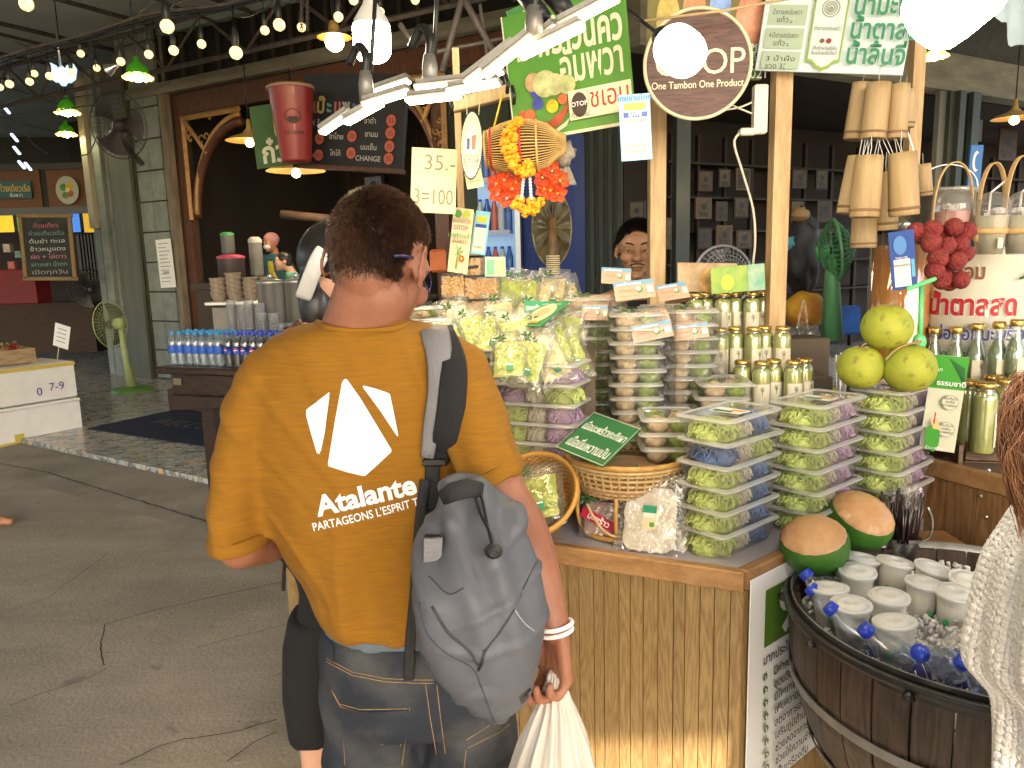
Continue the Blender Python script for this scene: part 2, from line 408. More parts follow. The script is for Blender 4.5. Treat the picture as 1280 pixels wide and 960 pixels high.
# ================================================================== SETTING
def PL(px,py,p0,n):
 d=ray(px,py); return CAM+d*((Vector(p0)-CAM).dot(Vector(n))/d.dot(Vector(n)))
FZ=.06
W0=G(190,470,FZ); WD=V(.865,-.5,0).normalized(); WN=V(WD.y,-WD.x,0)
def W(px,py,off=0):return PL(px,py,W0+WN*off,WN)
CN=W(800,300); RD=V(.87,.5,0).normalized(); RN=V(RD.y,-RD.x,0)
def W2(px,py,off=0):return PL(px,py,CN+RN*off,RN)
def concrete():
 m=mat('worn_concrete',(.31,.275,.225),.8,var=.20,vs=.9,bump=.35,bs=55,detail=10)
 t=m.node_tree; N=t.nodes; L=t.links; b=N['Principled BSDF']
 base=b.inputs['Base Color'].links[0].from_socket
 tc=N.new('ShaderNodeTexCoord')
 mp=N.new('ShaderNodeMapping'); mp.inputs['Rotation'].default_value=(0,0,R(-28)); mp.inputs['Scale'].default_value=(.5,2.2,1); L.new(tc.outputs['Object'],mp.inputs[0])
 s=N.new('ShaderNodeTexNoise'); s.inputs['Scale'].default_value=1.6; s.inputs['Detail'].default_value=8; s.inputs['Roughness'].default_value=.7; L.new(mp.outputs[0],s.inputs[0])
 r=N.new('ShaderNodeMapRange'); r.inputs['From Min'].default_value=.3; r.inputs['From Max'].default_value=.7; r.inputs['To Min'].default_value=.82; r.inputs['To Max'].default_value=1.18; L.new(s.outputs['Fac'],r.inputs[0])
 mx=N.new('ShaderNodeVectorMath'); mx.operation='SCALE'; L.new(base,mx.inputs[0]); L.new(r.outputs[0],mx.inputs['Scale'])
 g=N.new('ShaderNodeTexNoise'); g.inputs['Scale'].default_value=150; g.inputs['Detail'].default_value=2; L.new(tc.outputs['Object'],g.inputs[0])
 r2=N.new('ShaderNodeMapRange'); r2.inputs['From Min'].default_value=.3; r2.inputs['From Max'].default_value=.7; r2.inputs['To Min'].default_value=.8; r2.inputs['To Max'].default_value=1.2; L.new(g.outputs['Fac'],r2.inputs[0])
 m3=N.new('ShaderNodeVectorMath'); m3.operation='SCALE'; L.new(mx.outputs[0],m3.inputs[0]); L.new(r2.outputs[0],m3.inputs['Scale'])
 L.new(m3.outputs[0],b.inputs['Base Color']); spots(m,.7,(.15,.13,.105),.52,.72,.55); spots(m,7,(.13,.115,.10),.66,.72,.5); spots(m,3.1,(.42,.38,.32),.66,.74,.35); return m
conc=concrete()
def stone_tile():
 m=bpy.data.materials.new('pebble_patterned_tile'); m.use_nodes=True; t=m.node_tree; N=t.nodes; L=t.links; b=N['Principled BSDF']
 tc=N.new('ShaderNodeTexCoord'); mp=N.new('ShaderNodeMapping'); mp.inputs['Rotation'].default_value=(0,0,R(15)); mp.inputs['Scale'].default_value=(1,1.5,1)
 L.new(tc.outputs['Object'],mp.inputs[0])
 nz=N.new('ShaderNodeTexNoise'); nz.inputs['Scale'].default_value=5; L.new(mp.outputs[0],nz.inputs[0])
 va=N.new('ShaderNodeVectorMath'); va.operation='MULTIPLY_ADD'; va.inputs[1].default_value=(.12,.12,.12); L.new(nz.outputs['Color'],va.inputs[0]); L.new(mp.outputs[0],va.inputs[2])
 v=N.new('ShaderNodeTexVoronoi'); v.feature='DISTANCE_TO_EDGE'; v.inputs['Scale'].default_value=13; L.new(va.outputs[0],v.inputs['Vector'])
 c=N.new('ShaderNodeTexVoronoi'); c.inputs['Scale'].default_value=13; L.new(va.outputs[0],c.inputs['Vector'])
 sx=N.new('ShaderNodeSeparateColor'); L.new(c.outputs['Color'],sx.inputs[0])
 cr=N.new('ShaderNodeValToRGB'); e=cr.color_ramp.elements; e[0].color=(.17,.19,.20,1); e[1].color=(.50,.50,.45,1)
 for p,q in((.35,(.36,.39,.40,1)),(.6,(.46,.48,.44,1)),(.8,(.55,.40,.24,1)),(.88,(.44,.42,.36,1))):
  k=e.new(p); k.color=q
 L.new(sx.outputs[0],cr.inputs[0])
 mr=N.new('ShaderNodeMapRange'); mr.inputs['From Max'].default_value=.06; mr.inputs['To Min'].default_value=.18; L.new(v.outputs['Distance'],mr.inputs[0])
 mx=N.new('ShaderNodeVectorMath'); mx.operation='SCALE'; L.new(cr.outputs[0],mx.inputs[0]); L.new(mr.outputs[0],mx.inputs['Scale']); L.new(mx.outputs[0],b.inputs['Base Color'])
 bp=N.new('ShaderNodeBump'); bp.inputs['Strength'].default_value=.25; bp.inputs['Distance'].default_value=.006; L.new(mr.outputs[0],bp.inputs['Height']); L.new(bp.outputs[0],b.inputs['Normal'])
 b.inputs['Roughness'].default_value=.22
 return m
pebble=stone_tile()
ED=(G(262,609,0)-G(30,557,0)).normalized(); E0=G(150,583.5,0); EN=V(ED.y,-ED.x,0)
def gridsheet(name,x0,x1,y0,y1,st,m,z=0,amp=0.0):
 b=MB(); nx=int((x1-x0)/st)+1; ny=int((y1-y0)/st)+1
 b.grid(lambda u,v:(x0+(x1-x0)*u,y0+(y1-y0)*v,z+amp*mnoise.noise(Vector((u*nx*.13,v*ny*.13,3)))),nx,ny,m)
 return tag(b.build(name),kind='structure')
gridsheet('road',-16,14,-14,26,.25,conc,0,.006)
b=MB(); far=22
b.box((0,0,0),(1,1,1))
b=MB()
p=[E0-ED*14,E0+ED*16,E0+ED*16-EN*14,E0-ED*14-EN*14]
b.prism([(q.x,q.y)for q in p][::-1],.0,FZ,pebble)
tag(b.build('porch_floor'),kind='structure')
b=MB()
p=[E0-ED*14+EN*.01,E0+ED*16+EN*.01,E0+ED*16+EN*.62,E0-ED*14+EN*.62]
b.add([(p[0].x,p[0].y,.020),(p[1].x,p[1].y,.020),(p[2].x,p[2].y,.001),(p[3].x,p[3].y,.001)],[(3,2,1,0)],mat('apron_concrete',(.25,.23,.195),.85,var=.25,vs=2.5,bump=.3,bs=60))
tag(b.build('kerb_apron'),kind='structure')
# cracks: thin irregular grooves filled with dirt
crackm=mat('crack_dirt',(.03,.026,.022),.95); crackl=mat('crack_edge',(.30,.27,.23),.9,var=.2,vs=30)
b=MB()
def crack(pxs,w,m=crackm,dz=.012):
 pts=[G(x,y,0)for x,y in pxs]; out=[]
 for i in range(len(pts)-1):
  k=max(2,int((pts[i+1]-pts[i]).length/.03))
  for j in range(k):out.append(pts[i].lerp(pts[i+1],j/k))
 vs=[];
 for i in range(len(out)):
  d=(out[min(i+1,len(out)-1)]-out[max(i-1,0)]).normalized(); n=V(-d.y,d.x,0)
  o=n*(.012*mnoise.noise(out[i]*9)+.004*mnoise.noise(out[i]*40)); ww=w*(.6+.8*abs(mnoise.noise(out[i]*14)))
  a=out[i]+o
  vs+=[(a+n*ww)+V(0,0,dz),(a-n*ww)+V(0,0,dz)]
 b.add(vs,[(2*i,2*i+1,2*i+3,2*i+2)for i in range(len(out)-1)],m)
for pts,wd in(([(372,722),(354,729),(300,741),(233,756),(167,772),(133,783),(125,806),(131,839)],.0035),([(131,839),(100,855),(50,870),(0,890)],.0025),([(150,960),(190,940),(230,927),(290,919),(358,900)],.0035),([(285,955),(320,930),(360,912)],.0025),([(245,812),(300,797),(370,781)],.002),([(0,770),(60,750),(140,690)],.0018),([(-20,577),(60,592),(140,617),(200,635),(262,655)],.006)):
 crack(pts,wd,crackm,.0105); crack([(x-1,y+2.2)for x,y in pts],wd*.8,crackl,.0100)if wd<.005 else None
tag(b.build('road_crack',crackm),kind='structure')
# pebbles and litter specks on the road
b=MB()
for i in range(110):
 q=G(rnd.uniform(0,370),rnd.uniform(640,960),.008); r=rnd.uniform(.0012,.0035)
 b.ball(q,r,5,3,rnd.choice([crackm,mat('grit',(.3,.28,.25),.9),crackl]),rad=(r*1.5,r,r*.5))
tag(b.build('grit_specks'),kind='stuff')
# ---- roof overhead: pale sheets on steel trusses
roofm=mat('roof_sheet',(.50,.54,.50),.6,var=.16,vs=1.2)
steelb=mat('rusty_steel',(.09,.075,.065),.6,.3,var=.4,vs=14)
greyg=mat('grey_green_paint',(.20,.225,.20),.7,var=.2,vs=6,bump=.1)
b=MB(); ROOFZ=4.75
for i in range(-18,13):
 x=i*.9; y0=-5.10 if x>1.05 else-9.5  # unseen rear edge is stepped to set where the sun gets in
 b.box((x,(y0+19)/2,ROOFZ+.02*(i%2)),(.91,19-y0,.02),roofm)
tag(b.build('roof_canopy'),kind='structure')
def bar(a,c,r=.03,m=steelb,n=4):b.tube([a,c],r,n,m,smooth=False)
for k,off in enumerate((.6,3.3)):
 tr=thing('roof_truss',['rusty steel roof truss along the shop front under the pale roof','rusty steel roof truss over the lane, nearer the camera'][k],'truss')
 b=MB(); A=W0-WD*3+WN*off; L_=15
 for z in(3.95+.25*0,4.45):
  q=A.copy(); q.z=z; q2=A+WD*L_; q2.z=z; bar(q,q2)
 wbuild(b,'chord',None,tr); b=MB()
 for i in range(22):
  a=A+WD*(i*.68); c=A+WD*((i+1)*.68); a.z=3.95 if i%2 else 4.45; c.z=4.45 if i%2 else 3.95; bar(a,c,.02)
 wbuild(b,'web_bar',None,tr)
tr=thing('roof_frame','rusty steel purlins crossing under the pale roof sheets','roof frame'); b=MB()
for i in range(12):
 a=W0+WD*(i*1.4-3)+WN*-.2; c=a+WN*9; a.z=c.z=4.6; bar(a,c,.028)
for i in range(5):
 a=W0+WD*(i*2.6-3)+WN*.2; c=a+WN*5+WD*1.5; a.z=4.5; c.z=4.2; bar(a,c,.02)
wbuild(b,'purlin',None,tr)
# ================================================================== SHOP HOUSE
shop=thing('shop_house','grey green timber shop house with arched doorway behind the tables','building',loc=(W0.x,W0.y,0))
darkw=mat('dark_timber',(.035,.024,.016),.6,var=.4,vs=5,stretch=(1,1,.2))
brownw=woodmat('brown_frame_wood',(.045,.016,.008),(.11,.04,.016),3)
oliv=mat('olive_metal_shutter',(.10,.105,.075),.55,var=.2,vs=3,stretch=(4,4,.4))
beamm=mat('weathered_beam',(.17,.165,.125),.75,var=.3,vs=5,stretch=(.4,.4,2),bump=.2)
voidm=mat('recess_shade',(.008,.007,.006),.8)  # near-black: shade of the transom opening put into the colour
def wbox(b,x0,y0,x1,y1,off,t,m,Wf=W,N=None):
 """upright slab over a pixel rectangle on the wall plane: four corners, pushed back by t"""
 N=N or(WN if Wf is W else RN)
 a,c=Wf(x0,(y0+y1)/2,off),Wf(x1,(y0+y1)/2,off)
 z1=Wf((x0+x1)/2,y0,off).z; z0=Wf((x0+x1)/2,y1,off).z
 v=[]
 for q in(a,c):
  for d in(0,-t):
   for z in(z0,z1):v.append((q.x+N.x*d,q.y+N.y*d,z))
 b.add(v,[(0,4,5,1),(2,3,7,6),(0,1,3,2),(4,6,7,5),(1,5,7,3),(0,2,6,4)],m)
def wz(b,px0,px1,z0,z1,off,t,m,Wf=W,ref=300):
 N=WN if Wf is W else RN
 a,c=Wf(px0,ref,off),Wf(px1,ref,off); v=[]
 for q in(a,c):
  for d in(0,-t):
   for z in(z0,z1):v.append((q.x+N.x*d,q.y+N.y*d,z))
 b.add(v,[(0,4,5,1),(2,3,7,6),(0,1,3,2),(4,6,7,5),(1,5,7,3),(0,2,6,4)],m)
BZ0=W(300,102).z; BZ1=W(300,87).z
b=MB(); wz(b,168,700,BZ0,BZ1,.14,.28,beamm); wbuild(b,'beam',None,shop)
b=MB(); wz(b,168,760,BZ1+.62,ROOFZ,.02,.1,mat('pale_green_wall',(.26,.33,.29),.75,var=.1,vs=2),W); wbuild(b,'upper_wall',None,shop)
b=MB(); wz(b,222,760,BZ1,BZ1+.62,-.1,.04,voidm)
wbuild(b,'transom_recess',None,shop)
for i in range(16):
 b=MB(); x=224+i*22; wz(b,x,x+4,BZ1,BZ1+.62,-.04,.04,darkw); wbuild(b,'louvre_bar',None,shop)
for(x0,x1)in((168,196),(197,222)):
 b=MB(); wz(b,x0,x1,BZ1,BZ1+.62,.0,.06,greyg); wbuild(b,'transom_panel',None,shop)
# shutter leaves folded beside the doorway
lv=[(119,126,greyg,.10),(127,136,greyg,.16),(137,145,greyg,.10),(146,171,oliv,.2),(172,177,oliv,.12)]
for x0,x1,m,off in lv:
 b=MB(); wz(b,x0,x1,FZ,BZ0+.5,off,.05,m)
 wbuild(b,'shutter_leaf',None,shop)
b=MB(); wz(b,114,121,2.2,BZ0+.4,.22,.2,mat('pale_post',(.33,.31,.22),.7)); wbuild(b,'post',None,shop)
# board-clad pier: separate sheets with recessed joints
zs=np.linspace(FZ+.02,BZ0+1.1,13)
for i in range(12):
 for(x0,x1)in((180,196),(196.6,213)):
  b=MB(); wz(b,x0,x1,zs[i],zs[i+1]-.02,.12+.004*(i%3),.05,greyg); wbuild(b,'cladding_board',None,shop)
b=MB(); wz(b,179,214,FZ,BZ0+1.1,.09,.3,darkw); wbuild(b,'pier',None,shop)
for x0,x1,m,off in((214.5,221,mat('weathered_edge',(.17,.14,.1),.8,var=.4,vs=12,stretch=(1,1,.2)),.16),(222,231,darkw,.05),(232,243,mat('dark_green_post',(.02,.05,.03),.5,var=.3),.0)):
 b=MB(); wz(b,x0,x1,FZ,BZ0,off,.1,m); wbuild(b,'door_post',None,shop)
# arched brown frame with fretwork brackets
FT=BZ0-.02
b=MB(); wz(b,231,640,FT-.26,FT,.04,.1,brownw); wbuild(b,'head_board',None,shop)
b=MB(); wz(b,232,241,FZ,FT-.26,.045,.1,brownw); wbuild(b,"door_frame",None,shop)
b=MB(); wz(b,545,562,FZ,FT-.26,.045,.1,brownw); wbuild(b,'door_frame',None,shop)
fret=mat('carved_fretwork_gold',(.38,.22,.075),.6,var=.25,vs=14)
def bracket(px0,px1,zt,zb,flip):
 """arched corner bracket: two rims, an inner arch band and scrolls between them"""
 a,c=W(px0,300,.05),W(px1,300,.05); wd=(c-a).length; dx=(c-a).normalized(); hgt=zt-zb
 T=Matrix(((dx.x,0,WN.x,a.x),(dx.y,0,WN.y,a.y),(0,1,0,zb),(0,0,0,1)))
 def xy(u,v):u=1-u if flip else u; return(u*wd,v*hgt,0)
 b=MB()
 def arc(k0=0.0,n=18):return[xy(.13+(.87-k0)*(1-math.cos(math.pi/2*i/n))+k0*.0,(.93-k0)*math.sin(math.pi/2*i/n))for i in range(n+1)]
 b.tube([xy(0.02,-.05),xy(0.02,1)],.035,4,fret,smooth=False); b.tube([xy(0,.98),xy(1,.98)],.035,4,fret,smooth=False)
 b.tube(arc(),.03,5,fret); b.tube([xy(.02,.98),xy(.40,.60)],.03,5,fret)
 r2=random.Random(3+flip)
 for i in range(52):
  u=r2.uniform(.05,.95); v=r2.uniform(.02,.95)
  t=math.acos(max(-1,min(1,1-max(0,(u-.13))/.87))); va=.93*math.sin(t)
  if v<va+.05:
   if u>.16:continue
  rr=r2.uniform(.035,.075)*wd; a0=r2.uniform(0,6.28); x,y,_=xy(u,v)
  pts=[(x+rr*(1-k/14)*math.cos(a0+k*.5),y+rr*(1-k/14)*math.sin(a0+k*.5),0)for k in range(12)]
  b.tube(pts,.012,4,fret)
 b.v=[tuple(T@Vector(v))for v in b.v]; wbuild(b,'fretwork_bracket',None,shop)
 b=MB();
 pts=[xy(.10+.9*(1-math.cos(math.pi/2*i/18)),.90*math.sin(math.pi/2*i/18))for i in range(19)]
 b.tube([(p[0],p[1]-.04,-.03)for p in pts],.06,6,brownw); b.v=[tuple(T@Vector(v))for v in b.v]; wbuild(b,'arch_rib',None,shop)
zt=FT-.28; bracket(241,312,zt,zt-1.25,False); bracket(495,562,zt,zt-1.2,True)
# interior
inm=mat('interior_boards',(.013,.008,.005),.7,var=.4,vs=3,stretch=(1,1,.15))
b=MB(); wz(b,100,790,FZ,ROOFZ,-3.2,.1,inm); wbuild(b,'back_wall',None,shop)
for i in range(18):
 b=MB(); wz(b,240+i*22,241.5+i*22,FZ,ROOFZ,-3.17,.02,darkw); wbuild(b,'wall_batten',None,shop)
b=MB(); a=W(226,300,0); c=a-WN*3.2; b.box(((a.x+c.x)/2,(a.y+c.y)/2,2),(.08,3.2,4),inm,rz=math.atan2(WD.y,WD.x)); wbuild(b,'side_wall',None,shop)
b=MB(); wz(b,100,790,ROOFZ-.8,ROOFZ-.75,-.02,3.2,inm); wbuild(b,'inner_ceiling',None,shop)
# wall right of the doorway up to the corner
b=MB(); wz(b,562,640,FZ,BZ0,.0,.12,mat('dark_green_wall',(.03,.045,.035),.7,var=.3,vs=4)); wbuild(b,'wall',None,shop)
dgs=mat('dark_green_shutter',(.032,.042,.036),.5,var=.15,vs=3)
for i in range(24):
 b=MB(); x=641+i*5.7; wz(b,x,x+4.6,FZ,BZ0,.02+.03*(i%2),.04,dgs); wbuild(b,'shutter_slat',None,shop)
# corner and right wing
wing=thing('shop_wing','dark open-fronted shop wing with framed pictures behind the right of the stall','building',loc=(CN.x,CN.y,0))
RB=W2(1220,121).z
b=MB(); wz(b,800,1500,RB,RB+.42,.1,.25,beamm,W2); wbuild(b,'beam',None,wing)
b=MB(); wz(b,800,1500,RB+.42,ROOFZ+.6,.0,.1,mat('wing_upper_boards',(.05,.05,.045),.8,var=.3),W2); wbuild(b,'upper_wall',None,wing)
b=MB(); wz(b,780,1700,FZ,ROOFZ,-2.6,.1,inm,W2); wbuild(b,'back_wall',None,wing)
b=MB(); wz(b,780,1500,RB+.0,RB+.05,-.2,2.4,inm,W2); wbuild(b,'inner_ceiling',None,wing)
for x0,x1,off,m in((845,862,.0,dgs),(1164,1176,.05,mat('shutter_edge_light',(.12,.125,.11),.5)),(1177,1188,.1,dgs),(1189,1196,.16,dgs),(1197,1204,.1,dgs),(1205,1214,.18,dgs)):
 b=MB(); wz(b,x0,x1,FZ,RB,off,.06,m,W2); wbuild(b,'shutter_leaf',None,wing)
shelfm=mat('shelf_wood',(.016,.009,.006),.6,var=.3)
for z in(1.0,1.45,1.9,2.35,2.8):
 b=MB(); wz(b,835,1290,z,z+.03,-2.2,.35,shelfm,W2); wbuild(b,'shelf',None,wing)
for i in range(14):
 b=MB(); wz(b,838+i*33,841+i*33,FZ,3.2,-2.3,.06,shelfm,W2); wbuild(b,'shelf_upright',None,wing)
# framed pictures on the walls, shapes only
frm=[mat('frame_'+n,c,.5)for n,c in(('brown',(.05,.026,.014)),('black',(.012,.012,.012)),('gold',(.10,.065,.03)))]
pic=[mat('old_print_%d'%i,c,.7,var=.5,vs=9)for i,c in enumerate([(.07,.06,.045),(.045,.04,.038),(.08,.07,.05),(.025,.03,.045)])]
def picture(px,py,pw,ph,off,Wf,label,fi,pi,group='framed pictures on the dark shop walls',bright=None):
 TL,TR,BL=Wf(px-pw/2,py-ph/2,off),Wf(px+pw/2,py-ph/2,off),Wf(px-pw/2,py+ph/2,off)
 TR.z=TL.z; BL.x,BL.y=TL.x,TL.y
 s=Sign('framed_picture',label,'picture',TL,TR,BL,.03,frm[fi],group,panel='frame'); s.rect(.1,.08,.9,.92,bright or pic[pi],'mount',z=.002); s.ell(.5,.42,.16,None,pic[3],'print',z=.004); s.poly([(.22,.9),(.3,.68),(.7,.68),(.78,.9)],pic[1],'print',z=.004)
 return s.done()
pm=mat('pale_mount',(.30,.28,.24),.7,var=.1)
picture(306,252,27,36,-2.6,W,'brown framed portrait above the worker, with a pale mount',0,0,bright=pm)
picture(275,207,25,30,-2.9,W,'faded group photograph hanging just right of the left fretwork bracket',1,0)
picture(466,212,22,14,-2.8,W,'small bluish picture directly under the menu board',1,3)
picture(466,235,26,30,-2.8,W,'blue and white print on the wall straight above the man in mustard',1,3,bright=mat('blue_white_print',(.18,.2,.27),.6,var=.6,vs=20))
picture(796,266,20,30,.07,W,'small framed print just left of the middle wooden post',1,2)
picture(843,292,26,40,-.4,W2,'tan sheet of print hanging just right of the middle wooden post',0,2)
i=0
for row,(y,ph)in enumerate(((225,28),(262,28),(298,28))):
 for k,x in enumerate((880,905,930,1000,1030)):
  picture(x+rnd.uniform(-3,3),y+rnd.uniform(-3,3),rnd.choice((15,18,20)),ph*rnd.uniform(.8,1),-2.1,W2,'dim framed picture, %s from the left in the %s row on the dark shelves'%(ORD[k],['upper','middle','lower'][row]),i%3,(i*2+row)%3,'pictures on the dark shelves'); i+=1
picture(1222,162,14,28,-.3,W2,'narrow brown picture beside the folded shutters on the right',0,0)
picture(1262,180,22,40,-1.2,W2,'brown portrait at the right edge behind the bamboo handles',0,1)
# ---- warm pendant lamps inside, seen edge-on
glow=mat('warm_bulb_glow',(1,.8,.5),emit=(1,.62,.25),es=9)
def pendant(p,r,label,cm,group=None):
 t=thing('pendant_lamp',label,'lamp',loc=p,group=group)
 MB().lathe([(r,0),(r*.8,r*.12),(r*.3,r*.3),(.03,r*.5),(.02,r*.9),(0,r*.9)],24,cm).build('lamp_shade',None,t)
 MB().ball((0,0,-.02),.05,12,8,glow).build('bulb',None,t); MB().tube([(0,0,r*.8),(0,0,r*.8+.8)],.008,6,black).build('cord',None,t)
 return t
shade=mat('enamel_shade',(.5,.33,.12),.35,var=.1)
for(x,y,Y,r,lab)in((312,176,9,.33,'shallow brass pendant lamp hanging in the arched doorway left of the red cup sign'),(370,214,8.6,.4,'shallow pendant lamp with a lit bulb under the red cup sign'),(1268,148,9,.3,'small shallow pendant lamp glowing at the right edge')):
 pendant(P(x,y,Y),r*.8,lab,shade,'brass pendant lamps')
for(x,y,Y,e)in((370,214,8.4,4),(312,190,8.9,2.5),(1180,200,8.6,3),(930,220,7.2,1.5)):  # warm point lights; only the first pair sit at pendants
 l=bpy.data.lights.new('warm_point','POINT'); l.energy=e; l.color=(1,.66,.36); l.shadow_soft_size=.06
 o=bpy.data.objects.new('warm_point',l); col.objects.link(o); o.location=P(x,y,Y)-V(0,0,.12)
# ================================================================== PEOPLE
def skinmat(name,c,c2,rough=.5):
 m=mat(name,c,rough,c2=c2,vs=9,bump=.12,bs=180,sss=.12)
 t=m.node_tree; N=t.nodes; L=t.links; b=N['Principled BSDF']
 base=b.inputs['Base Color'].links[0].from_socket
 at=N.new('ShaderNodeAttribute'); at.attribute_name='scalp'
 mx=N.new('ShaderNodeMix'); mx.data_type='RGBA'; L.new(at.outputs['Fac'],mx.inputs[0]); L.new(base,mx.inputs[6]); mx.inputs[7].default_value=(.018,.012,.010,1)
 L.new(mx.outputs[2],b.inputs['Base Color']); return m
skin_a=skinmat('skin_sunburnt',(.20,.076,.040),(.31,.132,.078))
skin_b=skinmat('skin_tan',(.30,.13,.065),(.40,.19,.10))
skin_c=skinmat('skin_light',(.55,.30,.20),(.66,.38,.26))
def cap(b,p0,r0,p1,r1,n=14,k=5,sq=1.0):
 """tapered limb segment with rounded ends"""
 p0,p1=Vector(p0),Vector(p1); d=p1-p0; L_=d.length; d.normalize(); pts=[]; rs=[]
 for i in range(k+1):
  a=math.pi/2*(1-i/k); pts.append(p0-d*r0*math.sin(a)); rs.append(max(.0006,r0*math.cos(a)))
 for i in range(1,4):pts.append(p0.lerp(p1,i/4)); rs.append(r0+(r1-r0)*i/4)
 for i in range(k+1):
  a=math.pi/2*i/k; pts.append(p1+d*r1*math.sin(a)); rs.append(max(.0006,r1*math.cos(a)))
 b.tube(pts,rs,n)
def limb(b,pts,rs):
 for i in range(len(pts)-1):cap(b,pts[i],rs[i],pts[i+1],rs[i+1])
def ellip(b,c,rad,M=None,n=20,k=14):b.ball((0,0,0),1,n,k,None,(Matrix.Translation(Vector(c))@(M or Matrix())),rad=rad)
def loft(b,rings,n=40,ex=2.4,capends=True,rz=0.0):
 """rings: (centre, half width x, half depth y) at growing positions, superellipse sections"""
 vs=[]; fs=[]; K=len(rings)
 for(c,a,d)in rings:
  for i in range(n):
   t=2*math.pi*i/n; ct,st=math.cos(t),math.sin(t)
   x=a*math.copysign(abs(ct)**(2/ex),ct); y=d*math.copysign(abs(st)**(2/ex),st)
   x,y=x*math.cos(rz)-y*math.sin(rz),x*math.sin(rz)+y*math.cos(rz)
   vs.append((c[0]+x,c[1]+y,c[2]))
 for k in range(K-1):
  for i in range(n):
   j=(i+1)%n; fs.append((k*n+i,k*n+j,(k+1)*n+j,(k+1)*n+i))
 if capends:fs+=[tuple(range(n-1,-1,-1)),tuple((K-1)*n+i for i in range(n))]
 b.add(vs,fs,None,True)
def interp(rows,k=4):
 """densify a table of numbers smoothly"""
 out=[]
 for i in range(len(rows)-1):
  a=rows[max(i-1,0)]; p=rows[i]; q=rows[i+1]; d=rows[min(i+2,len(rows)-1)]
  for j in range(k):
   t=j/k; out.append(tuple(.5*(2*p[m]+(q[m]-a[m])*t+(2*a[m]-5*p[m]+4*q[m]-d[m])*t*t+(3*p[m]-a[m]-3*q[m]+d[m])*t**3)for m in range(len(p))))
 out.append(tuple(rows[-1])); return out
def pxrings(rows,k=4):
 """rows (py, left px, right px, Y, half depth) -> loft rings"""
 out=[]
 for(py,l,r,Y,d)in interp(rows,k):
  a,c=P(l,py,Y),P(r,py,Y); m=(a+c)/2; m.z=P((l+r)/2,py,Y-d*.9).z; out.append((m,abs(c.x-a.x)/2,d))
 return out
def headframe(c,fwd,up=(0,0,1)):
 f=Vector(fwd).normalized(); u=Vector(up); x=u.cross(f)*-1; x.normalize(); z=x.cross(f); z.normalize()
 if z.z<0:z=-z
 y=-f
 x=y.cross(z)
 return Matrix(((x.x,y.x,z.x,c[0]),(x.y,y.y,z.y,c[1]),(x.z,y.z,z.z,c[2]),(0,0,0,1)))
def head_shapes(b,M,s=1.0,ears=True,face=True,nose=1.0):
 def e(c,r,R_=None):ellip(b,(0,0,0),(1,1,1),M@Matrix.Translation(Vector(c)*s)@(R_ or Matrix())@Matrix.Diagonal((r[0]*s,r[1]*s,r[2]*s,1)))
 e((0,.012,.030),(.074,.094,.085)); e((0,-.022,-.02),(.060,.068,.085)); e((0,-.045,-.072),(.038,.040,.034)); e((0,.034,-.022),(.054,.052,.055))
 e((0,-.082,.03),(.05,.018,.035))
 if face:
  e((0,-.098,-.022),(.0145*nose,.020,.014)); e((0,-.092,-.002),(.009,.014,.03)); e((-.013,-.09,-.026),(.009,.011,.009)); e((.013,-.09,-.026),(.009,.011,.009))
  e((0,-.088,-.052),(.026,.012,.0075)); e((0,-.086,-.063),(.022,.012,.008)); e((-.038,-.066,-.02),(.024,.022,.024)); e((.038,-.066,-.02),(.024,.022,.024))
  e((0,-.078,-.094),(.022,.018,.017)); e((-.032,-.084,.030),(.022,.01,.007)); e((.032,-.084,.030),(.022,.01,.007))
 if ears:
  for sx in(-1,1):
   Re=Matrix.Rotation(sx*R(24),4,'Z')@Matrix.Rotation(R(-10),4,'X')
   e((sx*.076,.012,-.006),(.006,.016,.024),Re)
   for i in range(9):
    a=R(-70+i*31); a2=R(-70+(i+1)*31)
    p=Vector((sx*.082+sx*.005*math.cos(a),.016+.017*math.cos(a)*1,-.002+.029*math.sin(a))); q=Vector((sx*.082+sx*.005*math.cos(a2),.016+.017*math.cos(a2),-.002+.029*math.sin(a2)))
    if i<8:cap(b,M@(p*s),.0042*s,M@(q*s),.0042*s,8,3)
   e((sx*.076,.004,-.030),(.004,.007,.006))
def hand_shapes(b,wrist,d,pn,side=1,curl=.8,s=1.0,spread=.0,thumb_in=.5):
 """palm along d, pn = direction the palm faces, side = +1 if the thumb leaves towards pn x d"""
 d=Vector(d).normalized(); pn=(Vector(pn)-d*Vector(pn).dot(d)).normalized(); t=pn.cross(d)*side; w_=Vector(wrist)
 def q(a,l,p):return w_+(t*a+d*l+pn*p)*s
 for a in(-.027,-.009,.009,.027):cap(b,q(a*.6,.005,0),.0135*s,q(a,.078-abs(a-.009)*.25,.002),.0118*s,10,4)
 for k,(a,L_)in enumerate(((.029,.068),(.010,.076),(-.010,.072),(-.028,.056))):
  c=curl*(1+.08*k); p=q(a,.084-abs(a-.009)*.25,.002); ang=c*.75; r=.0088*s
  for seg in range(3):
   L2=L_*(.45,.32,.26)[seg]*s; v=d*math.cos(ang)+pn*math.sin(ang)+t*a*spread*8; n=p+v.normalized()*L2
   cap(b,p,r,n,r*.93,10,4); p=n; r*=.93; ang+=c*1.05
 p=q(.026,.022,.004); ang=.5
 for L2,r in((.042,.0125),(.032,.0102),(.026,.0092)):
  v=(d*math.cos(ang*.4)+t*math.cos(ang)*.55+pn*thumb_in*math.sin(ang+.4)).normalized(); n=p+v*L2*s
  cap(b,p,r*s,n,r*.92*s,10,4); p=n; ang+=.55
